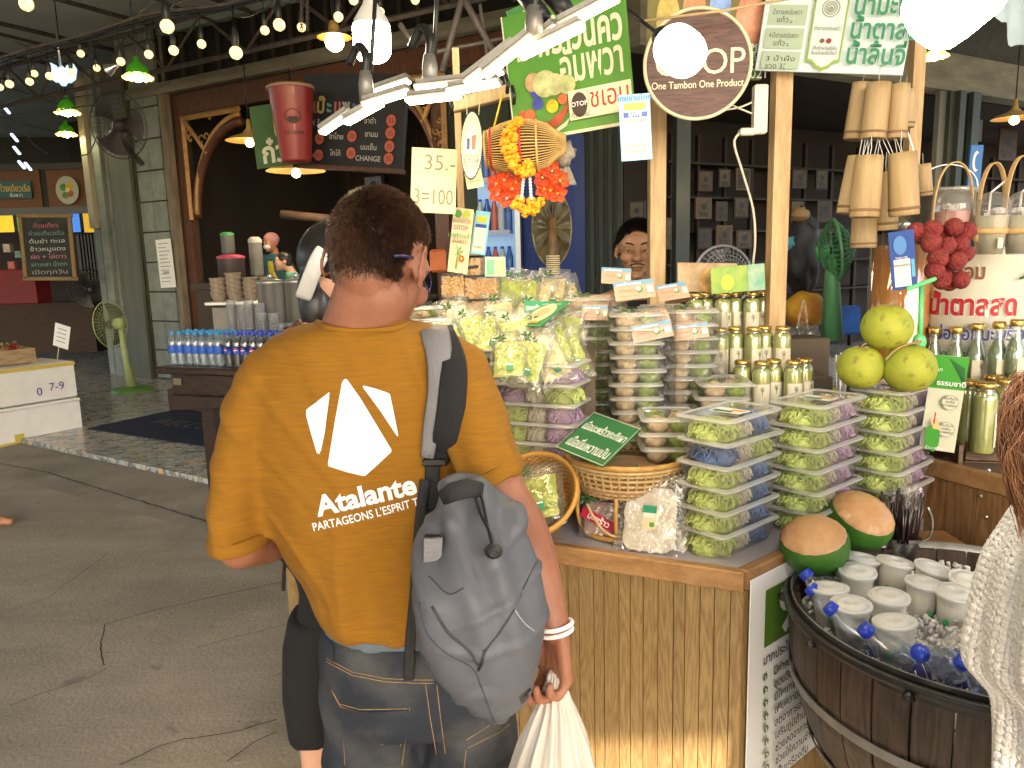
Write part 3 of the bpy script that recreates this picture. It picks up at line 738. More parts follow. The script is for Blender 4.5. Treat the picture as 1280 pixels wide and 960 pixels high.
def scalp(body,root,fn,name='scalp'):
 """per-vertex hair mask on a body mesh; fn(world point) -> 0..1"""
 me=body.data; M=lx(root); at=me.attributes.new(name,'FLOAT','POINT')
 at.data.foreach_set('value',[fn(M@v.co)for v in me.vertices])
def hair_strands(body,root,fn,n,length,m,name='hair',width=.0011,comb=(0,0,-1),seed=1,lift=.5):
 me=body.data; M=lx(root); r_=random.Random(seed); tris=[]
 me.calc_loop_triangles(); vs=[M@v.co for v in me.vertices]; N_=[(M.to_3x3()@v.normal).normalized()for v in me.vertices]
 cand=[]; acc=0; cum=[]
 for t in me.loop_triangles:
  a,b_,c=t.vertices; q=(vs[a]+vs[b_]+vs[c])/3; k=fn(q)**1.6
  if k>.02:acc+=t.area*k; cum.append(acc); cand.append((a,b_,c))
 import bisect
 b=MB(); comb=Vector(comb); V_=[]; F_=[]
 for i in range(n):
  a,b_,c=cand[min(bisect.bisect(cum,r_.random()*acc),len(cand)-1)]; u,v=r_.random(),r_.random()
  if u+v>1:u,v=1-u,1-v
  p=vs[a]*(1-u-v)+vs[b_]*u+vs[c]*v; nn=N_[a]; k=min(1,fn(p))
  L_=length*(.12+.88*k)*r_.uniform(.7,1.25)
  cd=comb-nn*comb.dot(nn); cd=cd.normalized()if cd.length>1e-4 else nn
  d=(nn*lift+cd*1.0+Vector((r_.gauss(0,.3),r_.gauss(0,.3),r_.gauss(0,.3)))).normalized()
  s_=d.cross(nn); s_=s_.normalized()*width*r_.uniform(.6,1.3)*.5 if s_.length>1e-4 else Vector((width,0,0))
  o=len(V_); V_+=[p-nn*.001-s_,p-nn*.001+s_,p+d*L_*.6+s_*.5+nn*.0004,p+d*L_-nn*L_*.1]; F_+=[(o,o+1,o+2),(o,o+2,o+3)]
 inv=lx(root).inverted(); b.v=[tuple(inv@q)for q in V_]; b.f=F_; b.mi=[0]*len(F_); b.sm=[False]*len(F_); b.ms=[m]
 return b.build(name,None,root)
hairm=mat('dark_brown_hair',(.020,.012,.009),.4,c2=(.11,.055,.032),vs=110,spec=.6)
blackhair=mat('black_hair',(.008,.007,.008),.35,c2=(.02,.017,.018),vs=60,spec=.6)
def refine(vs,fs,mx):
 bm=bmesh.new(); bv=[bm.verts.new(v)for v in vs]
 for f in fs:
  try:bm.faces.new([bv[i]for i in f])
  except ValueError:pass
 bmesh.ops.triangulate(bm,faces=bm.faces[:])
 for _ in range(6):
  e=[e for e in bm.edges if e.calc_length()>mx]
  if not e:break
  bmesh.ops.subdivide_edges(bm,edges=e,cuts=1); bmesh.ops.triangulate(bm,faces=bm.faces[:])
 bm.verts.index_update(); out=[tuple(v.co)for v in bm.verts],[tuple(v.index for v in f.verts)for f in bm.faces]
 bm.free(); return out
def cast(bvh,px,py,off=.002):
 d=ray(px,py).normalized(); h=bvh.ray_cast(CAM,d,6)
 return None if h[0]is None else h[0]-d*off
def decal(pxpts,fs,bvh,off,m,name,root,mx=6):
 """flat print laid onto a curved surface; outline given as it reads in the picture"""
 v,f=refine([(x,y,0)for x,y in pxpts],fs,mx); out=[]; last=None
 for x,y,_ in v:
  q=cast(bvh,x,y,off); q=q if q is not None else(last if last is not None else P(x,y,1.2)); last=q; out.append(q)
 b=MB(); b.add(out,f,m,True); return wbuild(b,name,None,root)
def ribbon(b,pts,hw,th,m,nrm=None,side=(1,0,0)):
 """strap: centre points, half widths, thickness"""
 pts=[Vector(p)for p in pts]; n=len(pts); hw=hw if hasattr(hw,'__len__')else[hw]*n; vs=[]; fs=[]
 for i in range(n):
  d=(pts[min(i+1,n-1)]-pts[max(i-1,0)]).normalized(); vw=(CAM-pts[i]).normalized()if nrm is None else Vector(nrm)
  s_=d.cross(vw).normalized(); nn=s_.cross(d).normalized(); nn=nn if nn.dot(vw)>0 else-nn
  for a,c in((-1,0),(-.82,1),(.82,1),(1,0),(.82,-.6),(-.82,-.6)):vs.append(pts[i]+s_*a*hw[i]+nn*c*th)
 for i in range(n-1):
  for k in range(6):fs.append((i*6+k,i*6+(k+1)%6,(i+1)*6+(k+1)%6,(i+1)*6+k))
 fs+=[tuple(range(5,-1,-1)),tuple((n-1)*6+k for k in range(6))]
 b.add(vs,fs,m,True)
# ---------------------------------------------------------------- man in the mustard shirt
man=thing('person','man seen from behind in a mustard T-shirt with white print, dark jeans and glasses','person',loc=(-.19,1.27,0))
YB=1.27
b=MB()
HC=P(475,333,1.25); FD=V(.24,.88,-.38); HM=headframe(HC,FD)@Matrix.Diagonal((.97,1,1,1))
HM=HM@Matrix.Rotation(R(-4),4,'Y')
head_shapes(b,HM,1.02,nose=1.1)
nb=P(452,405,1.25)
for dx in(-.013,0,.013):cap(b,HC+V(dx*.8-.012,-.032,-.045),.049,nb+V(dx,-.010,-.01),.052,20)
cap(b,nb+V(0,-.012,.0),.056,nb+V(0,-.01,-.06),.068,20)
Ls,Rs=P(345,482,1.26),P(560,480,1.25)
cap(b,nb+V(0,0,-.07),.055,Ls,.04); cap(b,nb+V(0,0,-.07),.055,Rs,.04)
loft(b,pxrings([(450,375,545,YB,.06),(560,345,550,YB,.07),(700,375,550,YB,.07),(800,435,570,YB,.08),(860,430,620,YB+.02,.10)]))
# left arm: bent, forearm held in front
Le=P(301,682,1.24); Lw=P(372,672,1.45)
limb(b,[Ls,Ls.lerp(Le,.5),Le],[.04,.040,.038]); limb(b,[Le,Le.lerp(Lw,.35),Lw],[.040,.041,.026])
hand_shapes(b,Lw,V(.7,.7,.1),V(0,0,1),1,.7)
# right arm hanging, holding the bag
Re_=P(650,655,1.15); Rw=P(694,786,1.07)
limb(b,[Rs,P(606,575,1.19),Re_],[.04,.040,.040]); limb(b,[Re_,Re_.lerp(Rw,.3),Re_.lerp(Rw,.7),Rw],[.041,.0415,.032,.0225])
hand_shapes(b,Rw-V(0,0,.004),V(.02,-.05,-1),V(-.80,-.55,-.1),-1,.92,.95)
# legs and feet
for sx,hx in((-1,P(470,880,YB+.02)),(1,P(588,880,YB+.02))):
 k=V(hx.x+sx*.01,YB+.03,.50); a=V(hx.x+sx*.02,YB+.06,.09)
 limb(b,[hx,k,a],[.075,.055,.042]); cap(b,a,.04,a+V(sx*.02,.10,-.05),.035); cap(b,a,.035,a+V(0,-.05,-.05),.03)
man_body=organic(b,'body',skin_a,man,.0038,5)
HMi=HM.inverted()
def hmask(p):
 q=HMi@p
 if(q-Vector((0,0,0))).length>.19:return 0
 x,y,z=q; e=abs(x)/.078
 line=-.066+.0*e if y>.045 else-.066+(.045-y)*1.15
 line+=.012*mnoise.noise(q*40)
 if abs(x)>.06 and y<.045:line=max(line,.012+(.03-y)*.35)
 f=(z-line)/.055
 return 0 if f<0 else min(1,f*f*(3-2*f))if f<1 else 1
scalp(man_body,man,lambda p:hmask(p)*.88)
hair_strands(man_body,man,hmask,46000,.0135,hairm,comb=(.25,-.25,-1),lift=.42,width=.0009)
# T-shirt
shirtm=mat('mustard_slub_jersey',(.195,.083,.0025),.9,c2=(.265,.117,.0035),vs=120,stretch=(.16,.16,2.6),bump=.10,bs=420,detail=9)
b=MB()
loft(b,pxrings([(403,402,512,1.262,.062),(408,388,534,1.262,.075),(416,362,552,1.265,.088),(432,332,572,1.265,.098),(460,312,588,1.268,.108),(500,304,592,YB,.115),(560,310,590,YB,.118),(620,317,585,YB,.115),(680,336,578,YB,.112),(740,364,580,YB,.115),(775,386,584,YB,.120),(797,404,588,YB,.122),(806,420,580,YB,.112)]),56,2.3)
def sleeve(b,rows):
 for i in range(len(rows)-1):
  for j in range(5):
   t=j/5; a,c=rows[i],rows[i+1]; p=a[0].lerp(c[0],t); r_=[a[1][k]*(1-t)+c[1][k]*t for k in range(3)]
   ellip(b,p,r_,None,20,12)
def ringtube(b,rows,n=28):
 vs=[]; fs=[]; K=len(rows)
 for(c,ax,r1,r2,up)in rows:
  ax=Vector(ax).normalized(); u=Vector(up); u=(u-ax*u.dot(ax)).normalized(); v=ax.cross(u)
  for i in range(n):
   a=2*math.pi*i/n; vs.append(Vector(c)+u*r1*math.cos(a)+v*r2*math.sin(a))
 for k in range(K-1):
  for i in range(n):j=(i+1)%n; fs.append((k*n+i,k*n+j,(k+1)*n+j,(k+1)*n+i))
 fs+=[tuple(range(n-1,-1,-1)),tuple((K-1)*n+i for i in range(n))]
 b.add(vs,fs,None,True)
dn=V(-.12,0,-1)
lrows=[(P(352,455,1.26),V(-1,0,-.5),.045,.072),(P(335,470,1.258),V(-.6,0,-1),.050,.078),(P(320,510,1.255),dn,.050,.078),(P(310,570,1.25),V(-.05,0,-1),.050,.076),(P(304,625,1.245),V(0,0,-1),.050,.074),(P(301,677,1.24),V(.05,0,-1),.0495,.072)]
ringtube(b,[(c,a,r1,r2,(1,0,0))for c,a,r1,r2 in lrows])
rrows=[(P(552,447,1.26),V(1,0,-.5),.045,.068),(P(570,466,1.25),V(.7,0,-1),.052,.075),(P(588,515,1.22),V(.25,-.1,-1),.052,.072),(P(602,560,1.19),V(.35,-.2,-1),.051,.068),(P(617,602,1.17),V(.5,-.2,-1),.052,.064)]
ringtube(b,[(c,a,r1,r2,(1,0,.35))for c,a,r1,r2 in rrows])
def folds(c,n):
 out=c.copy()
 for i in range(len(c)):
  p=Vector(c[i]); x,z=p.x,p.z
  h=0
  dn_=max(0,min(1,(1.40-z)/.35)); q=V(x*10+.8*mnoise.noise(V(x*2,0,z*2)),p.y*3,z*1.5)
  h+=dn_*min(1,max(0,(z-.99)/.08))*.055*(.22-abs(mnoise.noise(q)))+.005*mnoise.noise(V(x*16,p.y*9,z*5+4))
  r1=abs(mnoise.noise(V((x*.8+z*.6)*13,3,(z*.8-x*.6)*3))); h+=.022*max(0,.25-r1)*(1.6 if x>-.12 else.8)
  if x<-.33 or x>.12:r2=abs(mnoise.noise(V(x*5+9,p.y*4,z*17+x*12))); h+=.010*(.2-min(.4,r2))*.55
  out[i]=c[i]+n[i]*h
 return out
shirt=organic(b,'shirt',shirtm,man,.0075,5,fn=folds)
SB=bvh_of(shirt,man)
# hems: a double fold at each sleeve end and the neck band
def hemring(c,ax,r1,r2,up,w_,name):
 bb=MB(); ax=Vector(ax).normalized()
 ringtube(bb,[(Vector(c)+ax*k,ax,r1+o,r2+o,up)for k,o in((-w_,-.003),(-w_*.9,.0008),(0,.0012),(.002,-.001))],40); bb.ms=[shirtm]; wbuild(bb,name,None,man)
c,a,r1,r2=lrows[-1]; hemring(c-V(0,0,.002),a,r1,r2,(1,0,0),.022,'sleeve_hem')
c,a,r1,r2=rrows[-1]; hemring(c,a,r1,r2,(1,0,.35),.022,'sleeve_hem')
bb=MB(); pts=[q for q in[cast(SB,x,y,-.001)for x,y in((404,408),(420,412),(445,414),(475,413),(500,409))]if q]
bb.tube(cat_([P(397,403,1.25)]+pts+[P(513,404,1.25)]),.0055,8,shirtm); wbuild(bb,'neck_band',None,man)
# printed emblem and words on the back
pr=mat('white_shirt_print',(.78,.78,.80),.6,var=.03)
for poly in([(411.7,490),(395,503),(383,512),(382.5,519),(389,543),(396,566),(399,567.5),(401.5,562),(406,540),(411.5,497)],[(431,473.5),(427.5,478),(418,530),(409.8,580),(411,583),(433,590),(454,595),(457,594.5),(473,580),(489,565),(489.3,562),(470,530),(450,497),(434,474.5)],[(454,481.8),(453.5,484),(475,513),(496.5,545.5),(497.9,544),(492,515),(487.5,493),(486,491.5),(470,486)]):
 decal(poly,[tuple(range(len(poly)))[::-1]],SB,.0028,pr,'emblem',man)
def decaltext(body,x,y,size,rot,bold,sx,name,root,bvh,m,off=.0028,mx=6,align='LEFT',bend=0.0):
 vs,fs=text_geo(body,bold,0,align); c,s_=math.cos(rot),math.sin(rot); w1=max(p[0]for p in vs)
 pts=[]
 for p in vs:
  yy=p[1]+bend*(p[0]/w1)*(1-p[0]/w1)*4
  pts.append((x+size*(p[0]*sx*c-yy*s_)*1,y-size*(p[0]*sx*s_+yy*c)))
 return decal(pts,fs,bvh,off,m,name,root,mx)
decaltext('Atalante',398.5,645,35,R(13.2),.032,1.07,'lettering',man,SB,pr)
decaltext("PARTAGEONS L'ESPRIT TRE",391.5,664,14.6,R(14.0),.012,.84,'lettering',man,SB,pr,mx=4,bend=-.12)
# jeans
jeanm=mat('dark_denim',(.006,.009,.016),.8,c2=(.022,.028,.042),vs=7,bump=.4,bs=500,detail=10,stretch=(1,1,.5)); spots(jeanm,7,(.13,.13,.12),.52,.76,.6)
b=MB()
loft(b,pxrings([(806,410,600,YB,.118),(830,406,625,YB+.005,.128),(870,406,642,YB+.01,.14),(905,407,645,YB+.015,.14),(925,408,645,YB+.02,.13)]),48,2.5)
for sx,x0,x1 in((-1,408,533),(1,530,645)):
 rows=pxrings([(900,x0+4,x1+6,YB+.02,.12),(960,x0+2,x1,YB+.02,.115)],3); c0=rows[-1][0]
 loft(b,rows+[(V(c0.x+sx*.01,YB+.03,.52),.082,.09),(V(c0.x+sx*.015,YB+.05,.3),.075,.085),(V(c0.x+sx*.02,YB+.07,.08),.072,.085)],32,2.2)
def jf(c,n):
 out=c.copy()
 for i in range(len(c)):
  p=Vector(c[i]); h=.004*mnoise.noise(V(p.x*10,p.y*8,p.z*14))+.006*math.sin(p.z*60+p.x*30+5*mnoise.noise(p*5))*max(0,min(1,(.93-p.z)/.2))*(.5+mnoise.noise(p*6))
  out[i]=c[i]+n[i]*h
 return out
jeans=organic(b,'jeans',jeanm,man,.009,4,fn=jf); JB=bvh_of(jeans,man)
b=MB(); loft(b,pxrings([(792,415,600,YB,.112),(806,411,602,YB,.115),(815,411,604,YB,.118)],2),40,2.4); b.ms=[mat('grey_blue_waistband',(.09,.12,.15),.8,var=.15,vs=20)]; wbuild(b,'underwear_band',None,man)
stm=mat('tan_stitching',(.32,.20,.09),.7,var=.3,vs=80)
def stitch(pts,name='stitching',r=.0007,bv=JB,m=stm,off=.001,dash=True):
 out=[]
 for i in range(len(pts)-1):
  k=max(2,int(math.hypot(pts[i+1][0]-pts[i][0],pts[i+1][1]-pts[i][1])/3))
  for j in range(k):t=j/k; q=cast(bv,pts[i][0]*(1-t)+pts[i+1][0]*t,pts[i][1]*(1-t)+pts[i+1][1]*t,off); out+=[q]if q else[]
 bb=MB()
 if len(out)>2:
  bb.tube(out,r,5,m); wbuild(bb,name,None,man)
for pts in([(408,823),(440,840),(480,848),(520,850),(545,850)],[(408,827),(440,844),(480,852),(520,854),(545,854)],[(560,849),(600,846)],[(414,862),(424,880),(450,887),(512,886)],[(415,866),(426,884),(450,891),(511,890)],[(512,886),(508,915),(502,960)],[(507,890),(503,915),(497,960)],[(429,905),(431,960)],[(450,920),(455,935),(459,949)],[(450,920),(457,918),(470,928),(485,933),(503,932)],[(546,856),(551,900),(557,945)],[(532,856),(538,900),(546,945)],[(583,925),(615,905)],[(585,935),(625,915),(640,903)],[(580,960),(583,935)]):stitch(pts)
wear=mat('faded_denim',(.19,.19,.16),.85,var=.35,vs=30)
# back pocket (raised patch) and belt loop
def patch(pxs,m,name,off=.0035,bv=JB,root=man,mx=8):
 return decal(pxs,[tuple(range(len(pxs)))[::-1]],bv,off,m,name,root,mx)
patch([(413,861),(424,884),(450,891),(513,888),(507,925),(500,962),(432,962),(428,905)],jeanm,'back_pocket')
patch([(409,806),(416,806),(417,828),(410,824)],jeanm,'belt_loop',.006)
# glasses
gm=mat('blue_glasses_frame',(.02,.02,.09),.25)
b=MB(); b.tube(cat_([P(493,320,1.15),P(505,320,1.17),P(516,322,1.20)]),.0025,6,gm); b.tube(cat_([P(521,330,1.21),P(528,348,1.24),P(537,366,1.28)]),.0018,6,gm); wbuild(b,'glasses_temple',None,man)
b=MB(); lc=P(534,352,1.30)
b.tube([lc+V(.004*math.cos(t),.02*math.cos(t),.017*math.sin(t))for t in np.linspace(0,6.28,18)],.0014,5,gm); wbuild(b,'glasses_rim',None,man)
# bracelet
b=MB(); wc=Rw+V(0.0,0,-.0);
for dz in(-.004,.006):
 b.tube([wc+V(.0245*math.cos(t)+.001,.0235*math.sin(t),dz+.006*math.cos(t+.6))for t in np.linspace(0,2*math.pi,28)[:-1]],.0034,8,mat('white_cord',(.82,.80,.76),.6),closed=True)
wbuild(b,'bracelet',None,man)
# shoes
for s_,x in((-1,P(470,880,YB).x-.02),(1,P(588,880,YB).x+.03)):
 b=MB(); ellip(b,(x,YB+.12,.045),(.05,.14,.045)); ellip(b,(x,YB+.02,.06),(.042,.06,.06)); organic(b,'shoe',mat('shoe_leather',(.05,.045,.04),.5),man,.01,3)
# ---------------------------------------------------------------- grey backpack
bagm=mat('grey_nylon',(.085,.09,.108),.5,var=.10,vs=5,bump=.45,bs=16,spec=.45)
bagm2=mat('grey_nylon_strap',(.16,.16,.175),.55,var=.08,vs=8,bump=.3,bs=300)
meshm=mat('black_air_mesh',(.012,.012,.013),.75,var=.5,vs=500,bump=.6,bs=700)
webm=mat('black_webbing',(.016,.016,.018),.7,var=.3,vs=200,bump=.4,bs=500)
bpk=thing('backpack','grey nylon teardrop backpack hanging from one shoulder of the man in mustard','backpack',loc=(P(605,760,1.03)))
b=MB()
loft(b,pxrings([(596,567,588,1.06,.010),(606,556,604,1.055,.024),(625,549,622,1.05,.035),(645,541,640,1.045,.046),(665,535,652,1.04,.056),(690,528,652,1.03,.066),(720,521,663,1.02,.078),(760,517,674,1.01,.088),(800,519,682,1.01,.090),(835,530,680,1.01,.084),(865,548,668,1.015,.072),(888,580,658,1.02,.056),(902,605,645,1.03,.035),(908,618,636,1.03,.015)]),48,2.2)
def bf(c,n):
 out=c.copy()
 for i in range(len(c)):
  p=Vector(c[i]); t=max(0,min(1,(p.z-1.06)/.16))
  h=.005*mnoise.noise(V(p.x*9,p.y*7,p.z*6))+.007*mnoise.noise(V(p.x*16+p.z*10,3,p.z*7))+t*.007*math.sin(p.x*120+p.z*30+3*mnoise.noise(p*9))*(1 if p.y<1.05 else.3)
  r=abs(mnoise.noise(V(p.x*10-p.z*8,7,p.z*9+p.x*4))); h+=.006*(1-min(1,r*6))
  out[i]=c[i]+n[i]*h
 return out
bagb=organic(b,'main_bag',bagm,bpk,.006,5,fn=bf); GB=bvh_of(bagb,bpk)
seam=mat('dark_seam',(.035,.037,.045),.6)
def bseam(pts,r=.0012,m=seam,name='seam',off=0.0):
 out=[cast(GB,x,y,off)for x,y in cat2(pts)]; out=[q for q in out if q]
 if len(out)>2:bb=MB(); bb.tube(out,r,5,m); wbuild(bb,name,None,bpk)
def cat2(pts,n=6):return[(q.x,q.y)for q in cat_([(x,y,0)for x,y in pts],n)]
bseam([(524,752),(533,790),(556,815),(590,835),(602,860),(618,903)]); bseam([(540,758),(560,790),(585,812),(598,832)],.0022)
bseam([(598,838),(608,812),(625,790),(643,762)],.0016); bseam([(643,762),(655,778),(668,789)],.001,mat('grey_piping',(.3,.3,.32),.5)); bseam([(650,745),(662,720),(672,700)],.001)
bseam([(536,720),(560,742),(580,735)],.001); bseam([(598,838),(603,826),(606,812)],.002,black)
patch([(649,872),(668,855),(671,862),(652,881)],black,'zip_pull_pocket',.002,GB,bpk)
def flap(pxs,Y,m,name,th=.006):
 f=[P(x,y,Y)for x,y in pxs]; b=MB(); n=len(f); bk=[p+V(0,th,0)for p in f]
 b.add(f+bk,[tuple(range(n))[::-1],tuple(range(n,2*n))]+[(i,(i+1)%n,n+(i+1)%n,n+i)for i in range(n)],m); wbuild(b,name,None,bpk)
flap([(530,674),(553,673),(552,700),(545,722),(529,722)],.975,bagm2,'strap_anchor')
# padded strap over the shoulder, laid on the shirt
def onshirt(pts,off):
 out=[]
 for x,y in cat2(pts,5):
  q=cast(SB,x,y,off)or cast(JB,x,y,off)or P(x,y,1.1); out.append(q)
 return[out[0]]+[(out[i-1]+out[i]*2+out[i+1])/4 for i in range(1,len(out)-1)]+[out[-1]]
b=MB(); s1=onshirt([(557,420),(567,455),(565,500),(558,545),(545,577)],.010); ribbon(b,[s1[0]+V(-.005,.06,.006)]+s1,[.014]+[.018+.004*math.sin(math.pi*i/len(s1))for i in range(len(s1))],.007,meshm); wbuild(b,'strap_padding',None,bpk)
b=MB(); s2=onshirt([(543,416),(549,445),(548,490),(540,530),(534,572)],.014); ribbon(b,[s2[0]+V(-.005,.06,.004)]+s2,[.024]+[.024-.014*(i/len(s2))for i in range(len(s2))],.005,bagm2); wbuild(b,'shoulder_strap',None,bpk)
b=MB(); s3=onshirt([(541,574),(540,610),(541,640)],.012)+[P(541,674,.985)]; ribbon(b,s3,.0115,.002,webm); wbuild(b,'webbing',None,bpk)
b=MB(); q=cast(SB,542,578,.022); b.box(q,(.036,.010,.012),black,bev=.003); b.box(q+V(0,-.004,.004),(.026,.006,.003),white if False else black); wbuild(b,'buckle',None,bpk)
b=MB(); s4=onshirt([(531,600),(525,650),(521,700),(517,760),(513,800),(511,850)],.012); ribbon(b,s4,.0085,.002,webm); wbuild(b,'loose_strap',None,bpk)
b=MB(); ribbon(b,[P(553,622,1.0),P(566,615,.985),P(585,610,.985),P(602,612,1.0)],[.011,.013,.013,.010],.004,webm); wbuild(b,'grab_handle',None,bpk)
b=MB(); b.tube(cat_([P(598,608,1.0),P(604,630,.985),P(610,660,.965),P(616,684,.945)]),.0022,6,black); b.tube(cat_([P(590,606,1.0),P(600,640,.98),P(612,665,.955),P(618,684,.945)]),.0022,6,black)
for k in range(3):b.tube([P(617,689,.935)+V((.010-.002*k)*math.cos(t),-.002*k,(.009-.002*k)*math.sin(t))for t in np.linspace(0,6.28,16)[:-1]],.0022,6,black,closed=True)
wbuild(b,'draw_cord',None,bpk)
# ---------------------------------------------------------------- white carrier bag in his hand
cbag=thing('carrier_bag','white plastic carrier bag hanging from the hand of the man in mustard','bag',loc=P(690,950,1.06))
plm=clear('milky_bag_film',(.80,.75,.68),.10,.22,white=.74,crinkle=.5,cs=18)
b=MB()
rows=interp([(843,688,700,1.055,.012),(852,684,704,1.055,.015),(875,676,713,1.055,.025),(905,662,724,1.055,.042),(940,648,736,1.055,.06),(1000,630,752,1.055,.085),(1060,622,760,1.055,.095),(1100,640,745,1.055,.08),(1115,670,715,1.055,.03)],5)
vs=[]; n=120; fs=[]
for k,(py,l,r,Y,d)in enumerate(rows):
 a,c=P(l,py,Y),P(r,py,Y); m_=(a+c)/2; hw=(c.x-a.x)/2; tt=k/len(rows)
 for i in range(n):
  t=2*math.pi*i/n; pl=(1+.16*(1-tt)*math.sin(t*13+2*mnoise.noise(V(tt*4,t,0)))+.07*mnoise.noise(V(math.cos(t)*3,math.sin(t)*3,tt*6))+.05*math.sin(t*23+tt*6))
  vs.append((m_.x+hw*math.cos(t)*pl,m_.y+d*math.sin(t)*pl,m_.z))
for k in range(len(rows)-1):
 for i in range(n):j=(i+1)%n; fs.append((k*n+i,k*n+j,(k+1)*n+j,(k+1)*n+i))
b.add(vs,fs,plm,True); wbuild(b,'bag_film',None,cbag)
b=MB()
for k in range(4):b.tube(cat_([P(687+k*4,856,1.05+.004*k),P(686+k*4,846,1.05),P(689+k*3,838,1.062)]),[.004]*6+[.003]*7,8,plm)
wbuild(b,'bag_handle',None,cbag)
b=MB(); inner=mat('bag_contents',(.55,.42,.22),.6,var=.4,vs=14)
for i in range(10):b.ball(P(rnd.uniform(655,735),rnd.uniform(985,1080),rnd.uniform(1.03,1.09)),.03,10,8,inner,wob=.4,seed=i)
tag(wbuild(b,'contents',None,cbag),kind='stuff')
# ---------------------------------------------------------------- generic standing figure
def figure(label,base,h,yaw,skin,top,legs,hairmat,arms='down',lean=0.0,cap_=None,name='person',sit=0,step=0.0):
 r=thing(name,label,'person',loc=base,rz=yaw); k=h/1.72
 def J(x,y,z):return V(x,y,z)*k
 ln=V(0,-math.sin(lean),0)
 def T(x,y,z):return J(x,y-math.sin(lean)*max(0,z-.95),z)
 b=MB(); c=T(0,-.02,1.60); HM_=Matrix.Translation(c); head_shapes(b,HM_,.98*k)
 cap(b,T(0,0,1.56),.052*k,T(0,.01,1.44),.055*k)
 for s_ in(-1,1):
  sh=T(s_*.175,0,1.40)
  if arms=='down':el,wr=T(s_*.24,.02,1.13),T(s_*.25,-.06,.88)
  elif arms=='work':el,wr=T(s_*.25,-.02,1.14),T(s_*.12,-.30,1.08)
  limb(b,[T(0,0,1.40),sh,el,wr],[.07*k,.052*k,.04*k,.025*k]); hand_shapes(b,wr,(wr-el),V(-s_,-.3,-.5),s_,.6,k*.95)
  hp=T(s_*.09,0,.93); so_=step if s_>0 else 0; kn=J(s_*.11,-.01-so_*.6,.5); an=J(s_*.11,.03-so_,.08)
  limb(b,[hp,kn,an],[.085*k,.055*k,.038*k]); cap(b,an-V(0,0,.03),.035*k,an+V(s_*.02,-.14,-.045),.027*k); cap(b,an,.035*k,an+V(0,.04,-.045),.03*k)
 loft(b,[(T(0,0,.88),.14*k,.09*k),(T(0,0,1.05),.125*k,.085*k),(T(0,0,1.25),.15*k,.095*k),(T(0,0,1.40),.16*k,.08*k),(T(0,0,1.45),.09*k,.06*k)],28)
 R0=r; M0=lx(r); b.v=[tuple(M0@Vector(v))for v in b.v]; body=organic(b,'body',skin,r,.011,3)
 def part(nm,fn,m,vox=.012):
  b=MB(); fn(b); b.v=[tuple(M0@Vector(v))for v in b.v]; return organic(b,nm,m,r,vox,3)
 def shirt_(b):
  loft(b,[(T(0,0,.84),.175*k,.12*k),(T(0,0,1.05),.155*k,.11*k),(T(0,0,1.25),.17*k,.118*k),(T(0,0,1.41),.175*k,.10*k),(T(0,0,1.47),.085*k,.075*k)],32)
  for s_ in(-1,1):cap(b,T(s_*.16,0,1.40),.068*k,T(s_*.225,.01,1.2),.066*k)
 part('shirt',shirt_,top)
 def legs_(b):
  loft(b,[(T(0,0,.98),.16*k,.11*k),(T(0,0,.82),.175*k,.12*k)],28)
  for s_ in(-1,1):so_=step if s_>0 else 0; limb(b,[T(s_*.09,0,.88),J(s_*.11,-.01-so_*.6,.5),J(s_*.115,.02-so_,.16)],[.105*k,.08*k,.065*k])
 part('trousers',legs_,legs)
 def hair_(b):
  ellip(b,c+V(0,.022,.042)*k,V(.082,.098,.086)*k); ellip(b,c+V(0,.055,-.01)*k,V(.07,.06,.07)*k)
 part('hair',hair_,hairmat)
 for s_ in(-1,1):
  b=MB(); b.ball(c+V(s_*.031,-.088,.008)*k,.0105*k,10,8,mat('eye_white',(.7,.68,.64),.3)); b.ball(c+V(s_*.031,-.0955,.008)*k,.0052*k,8,6,black); b.build('eye',None,r)
 if cap_:part('cap',lambda b:ellip(b,c+V(0,.012,.052)*k,V(.092,.106,.088)*k),cap_)
 return r,c,k,T,part
def cloth(name,c,v=.12):return mat(name,c,.85,var=v,vs=6,bump=.3,bs=25)
b=MB(); q=P(370,330,9.3); b.box((0,0,.12),(2.4,2.2,.24),darkw); b.build('kitchen_platform',None,shop,loc=V(q.x,q.y,.06)-V(W0.x,W0.y,0))
# worker with hair net and mask inside the shop
wp=P(350,330,9.3); wq=(wp.x,wp.y)
r,c,k,T,part=figure('shop worker in pink hair net and white face mask behind the food counter',(wp.x,wp.y,.36),1.62,R(-25),skin_b,cloth('green_blue_shirt',(.03,.10,.12)),cloth('dark_trousers',(.02,.02,.025)),blackhair,'work',R(10),mat('pink_hair_net',(.38,.20,.20),.8,var=.3,vs=60))
part('face_mask',lambda b:ellip(b,c+V(0,-.078,-.045)*k,V(.052,.036,.036)*k),mat('white_mask',(.7,.7,.72),.8),.008)
part('apron',lambda b:loft(b,[(T(0,-.035,.75),.13*k,.11*k),(T(0,-.035,1.15),.10*k,.10*k),(T(0,-.03,1.38),.07*k,.085*k)],24),mat('yellow_apron',(.55,.42,.03),.8,var=.25,vs=20),.012)
wl=bpy.data.lights.new('shop_point','POINT'); wl.energy=9; wl.color=(1,.78,.55); wl.shadow_soft_size=.2; wo=bpy.data.objects.new('shop_point',wl); col.objects.link(wo); wo.location=P(392,235,8.2)  # bare point light near the workers, no fixture modelled
gp=P(388,340,8.6)
figure('shop worker in a mint green shirt bending over beyond the white hair band',(gp.x,gp.y,.25),1.5,R(-70),skin_c,cloth('mint_shirt',(.12,.34,.24)),cloth('dark_trousers',(.02,.02,.025)),blackhair,'work',R(28))
